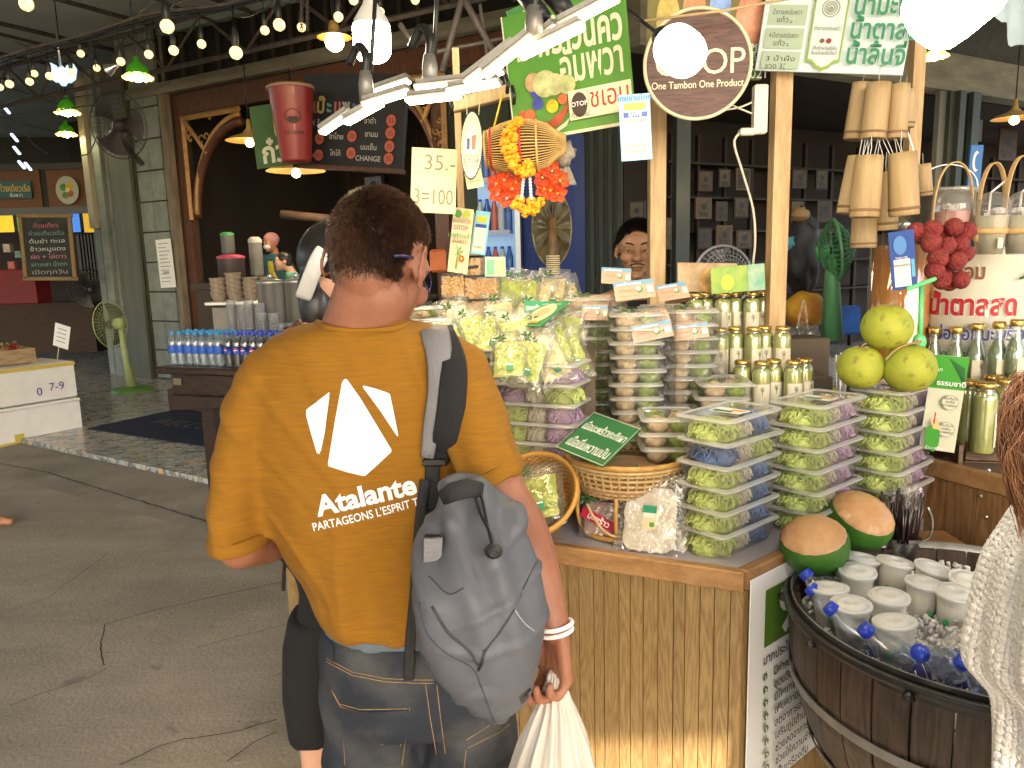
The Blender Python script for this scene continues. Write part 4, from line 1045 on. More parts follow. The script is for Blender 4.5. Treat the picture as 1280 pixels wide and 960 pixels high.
# two passers-by almost wholly outside the left edge, only a foot in view
p=G(2,668,0); figure('passer-by at the left edge, only one sandalled foot showing on the road',(p.x-.52,p.y+.10,0),1.7,R(80),skin_b,cloth('blue_shirt',(.05,.1,.25)),cloth('dark_trousers',(.02,.02,.025)),blackhair,step=.36)
b=MB(); q=G(4,664,.03)
# woman in front of the man, mostly hidden
wf=thing('person','woman in black with a white hair band almost hidden by the man in mustard','person',loc=(P(385,800,1.72).x,1.72,0))
b=MB(); hc=P(425,350,1.72); HM2=headframe(hc,V(.5,.8,-.35)); head_shapes(b,HM2,.98)
cap(b,hc+V(-.02,0,-.05),.05,P(400,418,1.7),.055)
limb(b,[P(398,435,1.74),P(380,490,1.74),P(376,640,1.74),P(470,620,1.9)],[.06,.05,.04,.028]); limb(b,[P(398,425,1.7),P(500,470,1.75),P(520,620,1.8),P(540,600,2.0)],[.06,.05,.04,.028])
hand_shapes(b,P(470,620,1.9),V(.4,.8,.2),V(0,0,1),1,.6,.9); hand_shapes(b,P(540,600,2.0),V(.2,.8,.2),V(0,0,1),-1,.6,.9)
loft(b,[(P(435,800,1.74),.085,.07),(P(435,640,1.74),.09,.07),(P(435,500,1.72),.09,.07),(P(435,440,1.72),.08,.06)],28)
la=P(396,955,1.72)
for sx,hx,an in((-1,P(395,800,1.72),V(la.x-.0,1.72,.1)),(1,P(470,800,1.78),V(la.x+.2,1.85,.1))):
 limb(b,[hx,V(hx.x-.01,1.70,.52),an],[.068,.045,.032]); cap(b,an,.034,an+V(.04,.13,-.06),.028); cap(b,an,.034,an+V(-.01,-.05,-.06),.03)
bw=organic(b,'body',skin_c,wf,.008,4)
blk=cloth('black_cloth',(.008,.008,.009),.3)
b=MB(); loft(b,[(P(392,918,1.72),.056,.072),(P(388,860,1.72),.062,.09),(P(395,800,1.73),.075,.10),(P(425,760,1.74),.12,.11)],28); loft(b,[(P(460,1010,1.83),.05,.07),(P(460,830,1.80),.08,.09),(P(440,760,1.76),.12,.1)],28); organic(b,'trousers',blk,wf,.009,3)
b=MB(); loft(b,pxrings([(830,366,480,1.74,.11),(770,378,500,1.74,.11),(730,372,500,1.74,.11),(690,346,500,1.73,.11),(600,352,510,1.72,.10),(500,352,515,1.72,.09),(455,372,505,1.71,.07)],3),36); cap(b,P(372,480,1.72),.05,P(366,650,1.74),.045); organic(b,'top',blk,wf,.009,3)
b=MB(); b.tube(cat_([P(357,690,1.60),P(355,715,1.6),P(354,738,1.6)]),.004,6,blk); wbuild(b,'hanging_cord',None,wf)
b=MB(); ellip(b,HM2@V(0,.022,.042),(.088,.088,.088)); ellip(b,P(397,386,1.66),(.04,.04,.065)); ellip(b,P(394,365,1.67),(.04,.04,.06)); organic(b,'hair',blackhair,wf,.007,3)
b=MB(); ribbon(b,cat_([P(404,314,1.62),P(398,324,1.60),P(389,345,1.60),P(379,372,1.62)]),.017,.006,mat('white_hair_band',(.62,.63,.62),.8,var=.1,bump=.3)); wbuild(b,'hair_band',None,wf)
b=MB(); ribbon(b,cat_([P(345,447,1.60),P(362,428,1.60),P(382,412,1.63)]),.026,.004,mat('patterned_strap',(.02,.015,.015),.7,c2=(.3,.09,.06),vs=45)); wbuild(b,'patterned_collar',None,wf)
b=MB(); limb(b,[P(386,412,1.64),P(400,396,1.66)],[.018,.03]); organic(b,'neck',skin_c,wf,.006,3)
# ================================================================== LEFT SIDE: shop front things
# far stall across the passage
YF=13.2
fs=thing('food_stall','far food stall with bamboo fascia, coloured panes and low wicker counter at the left','stall',loc=(P(60,400,YF).x,YF,0))
bam=mat('bamboo_blind',(.10,.045,.02),.7,c2=(.22,.11,.05),vs=5,stretch=(2,2,30),bump=.4,bs=8)
def fbox(name,x0,y0,x1,y1,m,Y=YF,t=.05,root=fs,bev=0):
 a,c=P(x0,y0,Y),P(x1,y1,Y); b=MB(); b.box(((a.x+c.x)/2,Y+t/2,(a.z+c.z)/2),(abs(c.x-a.x),t,abs(a.z-c.z)),m,bev=bev); return wbuild(b,name,None,root)
fbox('fascia',-60,210,54,261,bam); fbox('fascia',56,210,124,261,bam,YF+.02)
fbox('top_rail',-60,207,126,210,black,YF-.05); fbox('valance_rail',-60,262,126,266,mat('aluminium',(.10,.11,.11),.5),YF-.05)
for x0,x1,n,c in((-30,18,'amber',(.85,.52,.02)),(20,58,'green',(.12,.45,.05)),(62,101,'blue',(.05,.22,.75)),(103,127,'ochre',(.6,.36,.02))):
 m=bpy.data.materials.get('pane_'+n)or mat('pane_'+n,c,.4,var=.25,vs=30,emit=c,es=.18)  # panes given a faint glow of their own, as if lit from behind
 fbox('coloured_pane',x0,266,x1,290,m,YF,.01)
fbox('back_panel',-60,291,130,385,mat('far_dark',(.02,.014,.012),.8,var=.5,vs=2),YF+1.6,.05)
fbox('counter',-60,382,122,440,mat('wicker_dark',(.045,.026,.015),.8,var=.4,vs=6,stretch=(1,1,8)),YF,.5)
for i in range(8):fbox('post',100+i*4,292,101+i*4,352,black,YF+.3,.02)
fbox('pink_panel',98,300,128,350,mat('dusty_pink',(.22,.10,.10),.7),YF+.5,.05)
for(x,y,c,w_)in((8,310,(.5,.4,.35),5),(22,318,(.15,.3,.25),4),(14,332,(.5,.15,.1),5),(5,350,(.1,.35,.25),6)):
 fbox('hanging_ware',x-w_,y-w_,x+w_,y+w_,mat('ware_%d'%x,c,.6,var=.5,vs=20),YF+.4,.1)
s=Sign('oval_dish_sign','oval sign with a painted plate of food on the bamboo fascia','sign',P(68,220,YF-.06),P(97,220,YF-.06),P(68,255,YF-.06),.02,mat('sign_green_dark',(.05,.10,.05),.6),board=False)
s.ell(.5,.5,.5,.5,mat('dish_plate',(.42,.44,.36),.5),'plate',circ=True)
for(u,v,r,c)in((.35,.4,.16,(.05,.25,.04)),(.62,.36,.17,(.6,.42,.03)),(.62,.62,.15,(.35,.12,.04)),(.4,.68,.14,(.12,.22,.04)),(.5,.5,.1,(.7,.6,.3))):s.ell(u,v,r,None,mat('food_%d'%int(u*100+v*10),c,.6,var=.4,vs=30),'food_print')
s.done()
s=Sign('shop_sign','dark teal shop name sign with yellow lettering at the left end of the bamboo fascia','sign',P(-40,226,YF-.06),P(38,226,YF-.06),P(-40,248,YF-.06),.03,mat('teal_board',(.02,.10,.09),.5))
s.text('ก๋วยเตี๋ยวเรือ',.73,.6,.15,yellow_ink,wmax=.5); s.text('อัมพวา',.75,.9,.08,white_ink); s.done()
b=MB(); q0,q1=P(-40,190,19),P(330,190,19)
tag(MB().box((-9,18.85,2.4),(60,.1,5.2),mat('far_backdrop',(.055,.06,.055),.9,var=.4,vs=.6)).build('far_backdrop'),'dim backdrop wall added to hide open sky beyond the bamboo fascia','wall')  # added backdrop, keeps the bright sky gap under the roof closed
for(x,y,wh)in((8,137,'topmost of the falling row'),(18,172,'second down in the falling row'),(21,188,'third down in the falling row'),(27,206,'lower left of the last pair'),(35,208,'lower right of the last pair')):
 t=tag(MB().box((0,0,0),(.15,.04,.04),mat('far_tube',(1,1,1),emit=(.6,.8,1),es=.5),bev=.01).build('tube_light',loc=P(x,y,12.5),rot=(0,R(55),0)),'small bluish tube light far off at the left edge, '+wh,'lamp','far bluish tube lights')
t=thing('ceiling_fan','lit white three-branch lamp cluster hanging under the pale roof above the green pendant','lamp',loc=P(77,95,8))
for k in range(3):MB().lathe([(.01,.1),(.05,.06),(.055,-.04),(.02,-.09),(0,-.09)],14,mat('cool_glass',(1,1,1),emit=(.5,.85,1),es=.22)).build('lamp_shade',None,t,loc=(.07*(k-1),.02*k,.03*abs(k-1)),rot=(0,R(18*(k-1)),0))
MB().tube([(0,0,.08),(0,0,.5)],.012,6,steel).build('stem',None,t); t.name='lamp_cluster'
# chalkboard
YC=10.5
s=Sign('chalkboard','framed chalkboard with handwritten menu hanging before the coloured panes','sign',P(25,271,YC),P(87,271,YC),P(25,348,YC),.03,mat('blackboard',(.025,.028,.026),.8,var=.5,vs=6))
fm=mat('pine_frame',(.20,.13,.05),.6,var=.2)
for nm,bx in(('frame_rail',(s.w/2,.012,s.w+.08,.05)),('frame_rail',(s.w/2,-s.h,s.w+.08,.05)),('frame_stile',(0,-s.h/2,.05,s.h)),('frame_stile',(s.w,-s.h/2,.05,s.h))):
 MB().box((bx[0],bx[1],.005),(bx[2],bx[3],.035),fm,bev=.004).build(nm,None,s.root)
for i,(t_,c)in enumerate((('ก๋วยเตี๋ยว',(.45,.12,.2)),('ก๋วยเตี๋ยวเรือ',(.15,.25,.3)),('ต้มยำ ทะเล',(.5,.5,.48)),('ข้าวหมูแดง',(.5,.5,.5)),('ผัด + ไข่ดาว',(.5,.2,.25)),('เกาเหลา น้ำตก',(.15,.3,.25)),('เปิดทุกวัน',(.3,.3,.3)))):
 s.text(t_,.5,.17+i*.125,.075,mat('chalk_%d'%i,c,.9),wmax=.72 if i else.5,rot=.03)
s.done()
tag(MB().box((0,0,0),(.55,.35,.5),mat('red_crate',(.14,.008,.008),.6,var=.2),bev=.02).build('crate',loc=P(30,358,11)),'red crate on the far counter below the chalkboard','crate')
wbx=kids(fs)
# fans
def fan_guard(b,r,dep,m,spokes=36,rings=5,wire=.0022):
 b.tube([(r*math.cos(t),0,r*math.sin(t))for t in np.linspace(0,2*math.pi,41)[:-1]],wire*3,6,m,closed=True)
 for sgn in(-1,1):
  for k in range(rings):rr=r*(.22+.72*k/rings); b.tube([(rr*math.cos(t),sgn*dep*math.cos(rr/r*1.5),rr*math.sin(t))for t in np.linspace(0,2*math.pi,25)[:-1]],wire,3,m,closed=True)
  for k in range(spokes):
   a=2*math.pi*k/spokes; b.tube([(rr*math.cos(a),sgn*dep*math.cos(rr/r*1.5),rr*math.sin(a))for rr in(r*.12,r*.5,r*.8,r)],wire,3,m,caps=False)
def fan_blades(b,r,m,n=3):
 for k in range(n):
  a0=2*math.pi*k/n
  def f(u,v):a=a0+(u-.5)*1.35*(.5+.5*v); rr=r*(.16+.74*v); return(rr*math.cos(a),.03*(u-.5),rr*math.sin(a))
  b.grid(f,7,5,m)
 b.ball((0,-.01,0),.04,12,8,m,rad=(r*.2,.03,r*.2))
def fan(label,p,r,yaw,pitch,guardm,bladem,bodym,kind='wall',group=None):
 M=Matrix.Translation(p)@Matrix.Rotation(yaw,4,'Z')@Matrix.Rotation(pitch,4,'X')
 t=thing('fan',label,'fan',matrix=M,group=group)
 b=MB(); fan_guard(b,r,.07,guardm); b.build('guard',None,t)
 b=MB(); fan_blades(b,r,bladem); b.build('blades',None,t)
 b=MB(); km_=r/.33; b.lathe([(a_*km_,z_*km_)for a_,z_ in((0,-.14),(.05,-.135),(.075,-.11),(.08,-.05),(.07,0),(0,0))],20,bodym,Matrix.Rotation(R(90),4,'X')@Matrix.Scale(-1,4,(0,0,1))if False else Matrix.Rotation(R(-90),4,'X')@Matrix.Translation((0,0,.20*km_))); b.build('motor_housing',None,t)
 return t
gw=mat('black_wire',(.02,.02,.02),.4)
wfn=fan('black wall fan high on the grey green pier, facing the lane',P(148,157,8.2),.33,R(-12),R(8),gw,mat('smoky_blade',(.03,.02,.018),.3),black,group='fans')
M0=lx(wfn)if False else wfn.matrix_basis.inverted(); b=MB(); b.tube([M0@P(148,165,8.5),M0@P(165,192,8.9),M0@P(177,204,9.6)],.035,8,black); b.build('bracket',None,wfn)
ffp=G(163,488,FZ)
t=fan('green and cream pedestal fan on the porch floor beside the pier, seen from behind',ffp+V(-.16,-.0,.86),.30,R(-102),R(4),mat('pale_green_wire',(.35,.42,.20),.5),mat('smoky_blade2',(.10,.11,.09),.3),mat('pale_green_plastic',(.38,.45,.20),.45),group='fans')
Mi=t.matrix_basis.inverted(); b=MB(); gpl=mat('leaf_green_plastic',(.08,.20,.035),.4)
b.tube([Mi@(ffp+V(-.04,0,.80)),Mi@(ffp+V(-.02,0,.4)),Mi@(ffp+V(.03,0,.03))],[.03,.035,.07],12,mat('pale_green_plastic')); b.build('column',None,t)
b=MB(); b.lathe([(.25,0),(.245,.03),(.1,.05),(0,.05)],28,gpl,Mi@Matrix.Translation(ffp+V(.03,0,0))); b.build('base',None,t)
fan('big black floor fan in the dark far stall behind the pedestal fan',P(112,362,11.5),.30,R(10),0,gw,black,black,group='fans')
# pendants, string lights
brightw=mat('bulb_white_hot',(1,1,1),emit=(1,.86,.62),es=30)
grn=mat('green_enamel',(.06,.42,.01),.3,coat=.4); skirt=mat('amber_glass_frill',(.8,.5,.1),.3,emit=(1,.6,.15),es=.9)
for x,y,Y,lab in((172,92,7.4,'largest green dome pendant with amber frill, just left of the grey pier'),(84,137,9,'upper of the two stacked green pendants far left'),(83,165,11,'lower and smallest green pendant, far left above the bamboo fascia'),(1167,66,7.5,'green pendant with amber frill hanging by the huge lit bulb at top right')):
 t=thing('pendant_lamp',lab,'lamp',loc=P(x,y,Y),group='green pendants'); r=.095
 MB().lathe([(r,-.01),(r*.98,.03),(r*.8,.07),(r*.4,.10),(.03,.11),(.02,.15),(0,.15)],24,grn).build('lamp_shade',None,t)
 b=MB()
 b.grid(lambda u,v:((r+.035*v)*(1+.09*v*math.sin(u*2*math.pi*12))*math.cos(u*2*math.pi),(r+.035*v)*(1+.09*v*math.sin(u*2*math.pi*12))*math.sin(u*2*math.pi),-.01-.035*v+.008*math.sin(u*2*math.pi*12)),72,4,skirt,close_u=True); b.build('frill',None,t)
 MB().ball((0,0,-.03),.045,14,10,brightw).build('bulb',None,t); MB().tube([(0,0,.14),(0,0,ROOFZ-P(x,y,Y).z-.05)],.006,5,black).build('cord',None,t)
def stringmat():
 m=mat('filament_bulb',(.9,.8,.5),.1,emit=(1,.70,.26),es=.5); t=m.node_tree; N=t.nodes; L=t.links; b=N['Principled BSDF']
 n=N.new('ShaderNodeTexWave'); n.inputs['Scale'].default_value=22; n.inputs['Distortion'].default_value=9; tc=N.new('ShaderNodeTexCoord'); L.new(tc.outputs['Object'],n.inputs[0])
 r=N.new('ShaderNodeMapRange'); r.inputs['To Min'].default_value=.18; r.inputs['To Max'].default_value=.62; L.new(n.outputs['Fac'],r.inputs[0]); L.new(r.outputs[0],b.inputs['Emission Strength']); return m
sm=stringmat()
proto=thing('string_bulb','x','bulb',group='small round bulbs on the string lights')
MB().ball((0,0,0),.0225,14,10,sm).build('globe',None,proto); MB().lathe([(.010,.020),(.0125,.03),(.014,.055),(.009,.075),(.003,.09),(0,.09)],12,black).build('socket',None,proto)
cordp=MB().tube([(0,0,0),(0,0,1)],.0022,5,black).build('cord',None,proto,loc=(0,0,.088)); cordp.scale=(1,1,.08)
cable=[(0,78),(40,66),(100,50),(145,36),(185,24),(230,17),(285,9),(330,-4),(420,-14),(480,-18),(540,-20)]
def cab(x):
 for(a,b_),(c,d)in zip(cable,cable[1:]):
  if a<=x<=c:return b_+(d-b_)*(x-a)/(c-a)
 return cable[-1][1]
def YC_(x):return 5.4-1.5*max(0,min(1,x/400))
bl=[(0,109,4),(12,105,4.6),(37,102,4.4),(43,92,4),(62,95,4.5),(89,90,4),(101,67,4.2),(121,85,4),(151,77,4.8),(186,68,5),(217,63,5.6),(252,55,5.1),(331,38,5.2),(377,34,5.2),(423,21,5.6),(475,15,5.3),(33,5,8),(209,33,8),(295,66,7.6),(349,31,7),(442,0,5.5),(519,0,5)]
bl.sort()
near={0:'at the very left edge',12:'second in from the left edge',37:'above the dark bulbs left of the lamp cluster',43:'highest of the pair beside the lamp cluster',62:'touching the left side of the bluish lamp cluster',89:'touching the right side of the bluish lamp cluster',101:'close under the cable, right of the lamp cluster',121:'beside the small tilted spotlight',151:'straight above the black wall fan',186:'just right of the big green pendant',217:'over the board-clad pier, lower of two',252:'at the left end of the dark transom',331:'first small one over the mid transom',377:'beside the hanging chain',423:'above the flat brass pendant',475:'tucked behind the big lit bulb',33:'large one near the top left corner',209:'large one above the board-clad pier',295:'large one on a long drop before the transom',349:'large one left of the hanging chain',442:'cut by the edge left of the barrel bulb',519:'cut by the edge right of the barrel bulb'}
for i,(x,y,r)in enumerate(bl):
 big=r>6.5; Rr=.031 if big else.0225; Y=Rr*950/r
 if i==0:o=proto
 else:o=copy_tree(proto)
 o.location=P(x,y,Y); k=Rr/.0225; o.scale=(k,k,k); o['label']='round filament bulb on the string lights, '+near[x]
 cd=[c for c in kids(o)if c.name.startswith('cord')][0]; top=P(x,cab(x)if not big else min(cab(x),y-24),Y).z; cd.scale=(1,1,max(.02,(top-o.location.z)/k-.088))
 o['_p']=1; del o['_p']
t=thing('string_cable','black cable bundle of the string lights sagging across the top left','cable',loc=P(100,50,5));
for dy,r in((0,.009),(4,.006),(-5,.012)):
 b=MB(); b.tube(cat_([P(x,y+dy+rnd.uniform(-1,1),YC_(x)+.05)for x,y in cable]),r,6,steelb if dy==-5 else black); wbuild(b,'cable',None,t)
for pts in([(185,24),(200,40),(212,10),(240,-5)],[(285,9),(300,22),(330,12),(345,-5)],[(100,50),(112,62),(118,78),(120,84)],[(140,40),(150,30),(170,18),(200,-6)],[(0,133),(30,124),(70,124),(118,118)],[(20,148),(60,140),(110,132),(150,128)],[(22,150),(40,178),(60,192)],[(122,168),(112,190),(100,195)]):
 b=MB(); b.tube(cat_([P(x,y,5.2)for x,y in pts]),.004,5,black); wbuild(b,'loose_wire',None,t)
t=thing('spotlight','small tilted chrome spotlight among the string bulbs','lamp',matrix=Matrix.Translation(P(134,88,5.2))@Matrix.Rotation(R(65),4,'Y'))
MB().lathe([(.04,0),(.03,.03),(.015,.055),(.012,.09),(0,.09)],18,steel).build('reflector',None,t); MB().disc((0,0,.003),.037,18,mat('lamp_face',(.6,.6,.6),emit=(1,.95,.8),es=.8),flip=True).build('lens',None,t)
# big LED bulbs
hot=mat('led_globe',(1,1,1),.3,emit=(1,.88,.68),es=16); neckm=mat('led_neck',(.75,.74,.70),.5)
def ledbulb(label,p,r,rot=(0,0,0),cord=1.0,m=hot):
 t=thing('led_bulb',label,'bulb',loc=p,rot=rot,group='big lit bulbs over the stall')
 MB().lathe([(0,-1.15*r),(.45*r,-1.12*r),(.78*r,-.98*r),(.95*r,-.72*r),(r,-.3*r),(r,.62*r),(.97*r,.74*r)],32,m).build('globe',None,t)
 MB().lathe([(.97*r,.745*r),(.9*r,1.0*r),(.62*r,1.45*r),(.42*r,1.75*r),(.36*r,1.95*r)],28,neckm).build('neck',None,t)
 MB().lathe([(.36*r,1.95*r),(.5*r,1.95*r),(.5*r,2.7*r),(.2*r,2.9*r),(0,2.9*r)],18,black).build('socket',None,t)
 MB().tube([(0,0,2.9*r),(0,0,2.9*r+cord)],.005,6,black).build('cord',None,t); return t
ledbulb('big barrel-shaped LED bulb, lit, hanging in front of the menu board',P(465,50,2.5),.058)
ledbulb('lit bulb hanging in front of the round wooden sign',P(850,64,1.95),.056,rot=(R(-62),R(-14),0),m=mat('led_globe_b',(1,1,1),.3,emit=(1,.88,.68),es=8))
ledbulb('hugest lit bulb, cut by the top edge at the right',P(1192,0,1.12),.052,rot=(R(10),R(50),0),cord=.5,m=mat('led_globe_c',(1,1,1),.3,emit=(1,.93,.82),es=28))
t=pendant(P(418,47,4.2),.09,'flat brass pendant with a glowing bulb left of the big barrel bulb',mat('brass_flat',(.45,.28,.08),.35,.5)); MB().ball((0,0,-.03),.03,12,8,brightw).build('bulb',None,t)
# signboards hung before the doorway
YS=5.6
s=Sign('menu_board','black menu board with chalk-style lettering and red price rounds above the doorway','sign',P(380,92,YS),P(510,92,YS-.35),P(380,206,YS),.03,mat('menu_black',(.016,.017,.02),.55,var=.15))
MB().box((s.w/2,-s.h-.01,.02),(s.w+.04,.03,.07),brownw).build('ledge',None,s.root)
pk=mat('price_round',(.42,.10,.06),.6); chalk=mat('chalk_white',(.42,.42,.40),.8)
for i,(ch,c)in enumerate(zip(('แ','ป๊','ะ','แ','ซ','ะ'),((.3,.1,.08),(.4,.3,.1),(.1,.3,.3),(.35,.12,.1),(.3,.3,.3),(.1,.15,.35)))):s.text(ch,.10+.085*i,.42,.13,mat('title_%d'%i,c,.7),bold=.03)
s.text('กาแฟ ร้อน',.13,.56,.055,chalk)
for(u,v,t_)in((.68,.52,'ชาดำ'),(.70,.66,'ชานม'),(.36,.70,'ชาไทย'),(.68,.80,'นมเย็น'),(.36,.88,'โกโก้'),(.68,.92,'CHANGE'),(.08,.92,'SODA')):s.text(t_,u,v,.05,chalk,bold=.01)
for u in(.88,):
 for v in(.50,.63,.77,.9):s.ell(u,v-.015,.045,None,pk); s.text('35',u,v+.01,.045,menu_ink if False else dark_ink)
for(u,v)in((.52,.68),(.52,.86),(.2,.72),(.2,.9)):s.ell(u,v-.015,.045,None,pk); s.text('30',u,v+.01,.045,dark_ink)
s.done()
s=Sign('banner','green cloth banner with yellow and white Thai lettering beside the red cup sign','banner',P(311,134,YS),P(372,124,YS-.1),P(318,212,YS),.006,mat('banner_green',(.055,.12,.045),.8,var=.2,vs=6))
s.text('แ',.62,.52,.27,yellow_ink,bold=.04); s.text('ก๋วย',.55,.92,.19,mat('ivory_ink',(.6,.6,.45),.6),bold=.03); s.done()
p0,p1=P(371,203,5.35),P(363,110,5.35); ax=(p1-p0); Mx=Matrix.Translation(p0)@ax.to_track_quat('Z','Y').to_matrix().to_4x4(); hh=ax.length
t=thing('cup_sign','giant red takeaway cup sign with dark iced drink on top, hanging over the doorway','sign',matrix=Mx)
cupm=mat('cup_red_plastic',(.20,.012,.010),.35,c2=(.30,.03,.02),vs=4,coat=.3)
MB().lathe([(0,0),(.098,0),(.10,.01),(.148,hh*.97)],40,cupm).build('cup',None,t); MB().lathe([(.146,hh*.97),(.158,hh*.97),(.160,hh),(.150,hh+.012),(.142,hh)],40,mat('cup_rim_clear',(.35,.2,.13),.3)).build('rim',None,t)
b=MB(); b.disc((0,0,hh*.965),.143,30,mat('iced_drink',(.02,.012,.01),.15))
for i in range(14):a=rnd.uniform(0,6.28); q=rnd.uniform(.02,.11); b.box((q*math.cos(a),q*math.sin(a),hh*.965+.01),(.035,.035,.03),rnd.choice([mat('dark_ice',(.05,.035,.03),.1),mat('pale_ice',(.28,.24,.22),.1)]),Matrix.Rotation(a,4,'Z')if False else None,rz=a)
b.build('iced_drink',None,t)
vd=(t.matrix_basis.to_3x3().inverted()@(CAM-p0)); az0=math.atan2(vd.y,vd.x)
def oncup(u,v,off=.002):
 r=.10+.048*v+off; a=az0-u/r*-1; return(r*math.cos(a),r*math.sin(a),v*hh*.97)
b=MB(); dk=mat('cup_dark_print',(.035,.006,.006),.5); n=26
ring=[oncup(.055*math.cos(q),.60+.10*math.sin(q))for q in np.linspace(0,6.28,n)[:-1]]; rin=[oncup(.048*math.cos(q),.60+.087*math.sin(q))for q in np.linspace(0,6.28,n)[:-1]]
b.add(ring+rin,[(i,(i+1)%(n-1),n-1+(i+1)%(n-1),n-1+i)for i in range(n-1)],dk)
b.add([oncup(.004,.55)]+[oncup(.04*math.cos(q),.57+.07*math.sin(q)*(1 if q>3.14 else.4))for q in np.linspace(0,6.28,n)[:-1]],[(0,i,i%(n-1)+1)for i in range(1,n)],dk); b.build('emblem',None,t)
vs,fs_=text_geo('ICE DRINK',.02); b=MB(); b.add([oncup(p[0]*.028,.36+p[1]*.06)for p in vs],fs_,dk); b.build('lettering',None,t)
# paper notice on the pier
s=Sign('paper_notice','white paper notice with printed text taped to the grey green pier','notice',W(194,300,.2),W(213,298,.2),W(198,360,.2),.003,paper)
for i in range(11):s.rect(.15,.08+i*.078,rnd.uniform(.6,.88),.10+i*.078,mat('grey_print',(.35,.36,.42),.7))
s.rect(.3,.66,.7,.72,mat('grey_print')); s.done()
b=MB();
# styrofoam boxes and produce on them
foam=mat('styrofoam',(.72,.72,.70),.8,var=.05,vs=10,bump=.15,bs=120); tape=mat('yellow_tape',(.55,.42,.08),.4)
fa,fb=G(-5,562,0),G(104,541,0); fd=(fb-fa).normalized(); fr=math.atan2(fd.y,fd.x); FL=1.25; fc=fb-fd*FL/2+V(-fd.y,fd.x,0)*.32;
hz=[.36,.36]
for k in range(2):
 t=thing('foam_box',['white foam box with yellow tape, bottom of the pair on the porch at left','white foam box with purple pen marks, top of the pair on the porch at left'][k],'box',loc=fc+V(-.02*k,.01*k,FZ*0+sum(hz[:k])+.005*k+(.0)),rz=fr+.02*k,group='foam boxes')
 MB().box((0,0,.17),(FL,.64,.33),foam,bev=.012).build('box',None,t);
 MB().box((0,0,.345),(FL+.012,.652,.03),foam,bev=.008).build('lid',None,t)
 b=MB(); b.box((0,-.3275,.02 if k==0 else.34),(FL+.016,.004,.035),tape);
 if k==0:b.box((.05,-.3275,.06),(.08,.0045,.09),tape)
 b.build('tape',None,t)
 if k==1:
  for tx,x,z in(('0',.28,.07),('7-9',.44,.10)):
   vs,f_=text_geo(tx,0.0); b=MB(); b.add([(x+p[0]*.11,-.3275,z+p[1]*.11)for p in vs],f_,mat('purple_pen',(.10,.04,.30),.6)); b.build('lettering',None,t)
wd_=woodmat('crate_lightwood',(.24,.16,.08),(.38,.27,.15),3,'X')
tp=fc+V(-.25,.1,.735); t=thing('produce_tray','light wooden tray of small red and green bagged sweets on the foam boxes','tray',loc=tp,rz=fr-.1)
for nm,c,d in(('tray_side',(0,-.3,.07),(.95,.02,.14)),('tray_side',(0,.3,.07),(.95,.02,.14)),('tray_end',(-.46,0,.07),(.02,.58,.14)),('tray_end',(.46,0,.07),(.02,.58,.14)),('tray_base',(0,0,.01),(.9,.58,.015))):MB().box(c,d,wd_).build(nm,None,t)
b=MB(); sw=[mat('sweet_%d'%i,c,.35,var=.3)for i,c in enumerate([(.35,.05,.03),(.12,.22,.03),(.4,.3,.1),(.25,.02,.02)])]
for i in range(150):b.ball((rnd.uniform(-.43,.43),rnd.uniform(-.27,.27),.1+rnd.uniform(0,.09)),.02,6,4,rnd.choice(sw),wob=.3,seed=i)
tag(b.build('sweets',None,t),kind='stuff')
s=Sign('price_card','small white handwritten price card on a stick at the corner of the foam boxes','sign',P(69,403,6.9),P(88,409,6.85),P(69,432,6.9),.004,paper)
for i in range(4):s.rect(.2,.18+i*.18,.8,.23+i*.18,mat('grey_print'))
s.done(); MB().tube([(s.w*.4,-s.h,0),(s.w*.4,-s.h-.12,0)],.004,5,rope).build('stick',None,s.root)
t=thing('clear_jar','clear plastic jar of sweets at the left edge of the wooden tray','jar',loc=tp+V(-.1,-.1,.16)); MB().lathe([(0,0),(.07,0),(.075,.02),(.075,.16),(.06,.18)],18,clear('jar_plastic',(.95,.97,.95),.15,white=.15)).build('jar',None,t); MB().lathe([(.062,.175),(.066,.2),(0,.2)],16,mat('jar_lid_grey',(.4,.45,.4),.4)).build('lid',None,t)
# door mat
A,B_,C_=G(132,537,FZ+.012),G(223,511,FZ+.012),G(330,566,FZ+.012)
s=Sign('door_mat','navy blue welcome mat lying on the patterned porch floor','mat',B_,B_+(C_-A),A,.012,mat('navy_carpet',(.006,.014,.045),.95,var=.3,vs=60,bump=.5,bs=300))
s.text('WELCOME',.42,.60,.30,mat('tan_print',(.10,.085,.07),.9),wmax=.52); s.done()
# dark carved table with bottles
TD=V(.93,-.36,0).normalized(); TP=P(206,456,5.15); TZ=TP.z; tr_=math.atan2(TD.y,TD.x); TN=V(-TD.y,TD.x,0)
tabm=woodmat('dark_table_wood',(.018,.010,.007),(.045,.026,.018),4,'X',rough=.35)
tb=thing('wooden_table','long dark carved wooden table carrying rows of water and cola bottles','table',loc=(TP.x,TP.y,0),rz=tr_)
MB().box((1.1,.3,TZ-.03),(2.25,.72,.05),tabm,bev=.012).build('tabletop',None,tb); MB().box((1.1,.3,TZ-.13),(2.1,.6,.15),tabm,bev=.01).build('apron',None,tb)
b=MB(); b.prism([(0.0,0),(2.1,0),(2.1,-.10),(1.6,-.06),(1.05,-.12),(.5,-.06),(0,-.10)][::-1],-.005,.03,tabm,Matrix.Translation((.05,-.02,TZ-.2))@Matrix.Rotation(R(90),4,'X')); b.build('carved_skirt',None,tb)
b=MB(); b.box((.11,-.012,TZ-.11),(.07,.01,.045),mat('brass_plate',(.25,.22,.14),.4,.6)); b.build('handle_plate',None,tb)
for x in(.32,1.95):
 for y in(.06,.5):
  MB().box((x,y,(TZ-.2)/2),(.11,.09,TZ-.2),tabm,bev=.012).build('leg',None,tb)
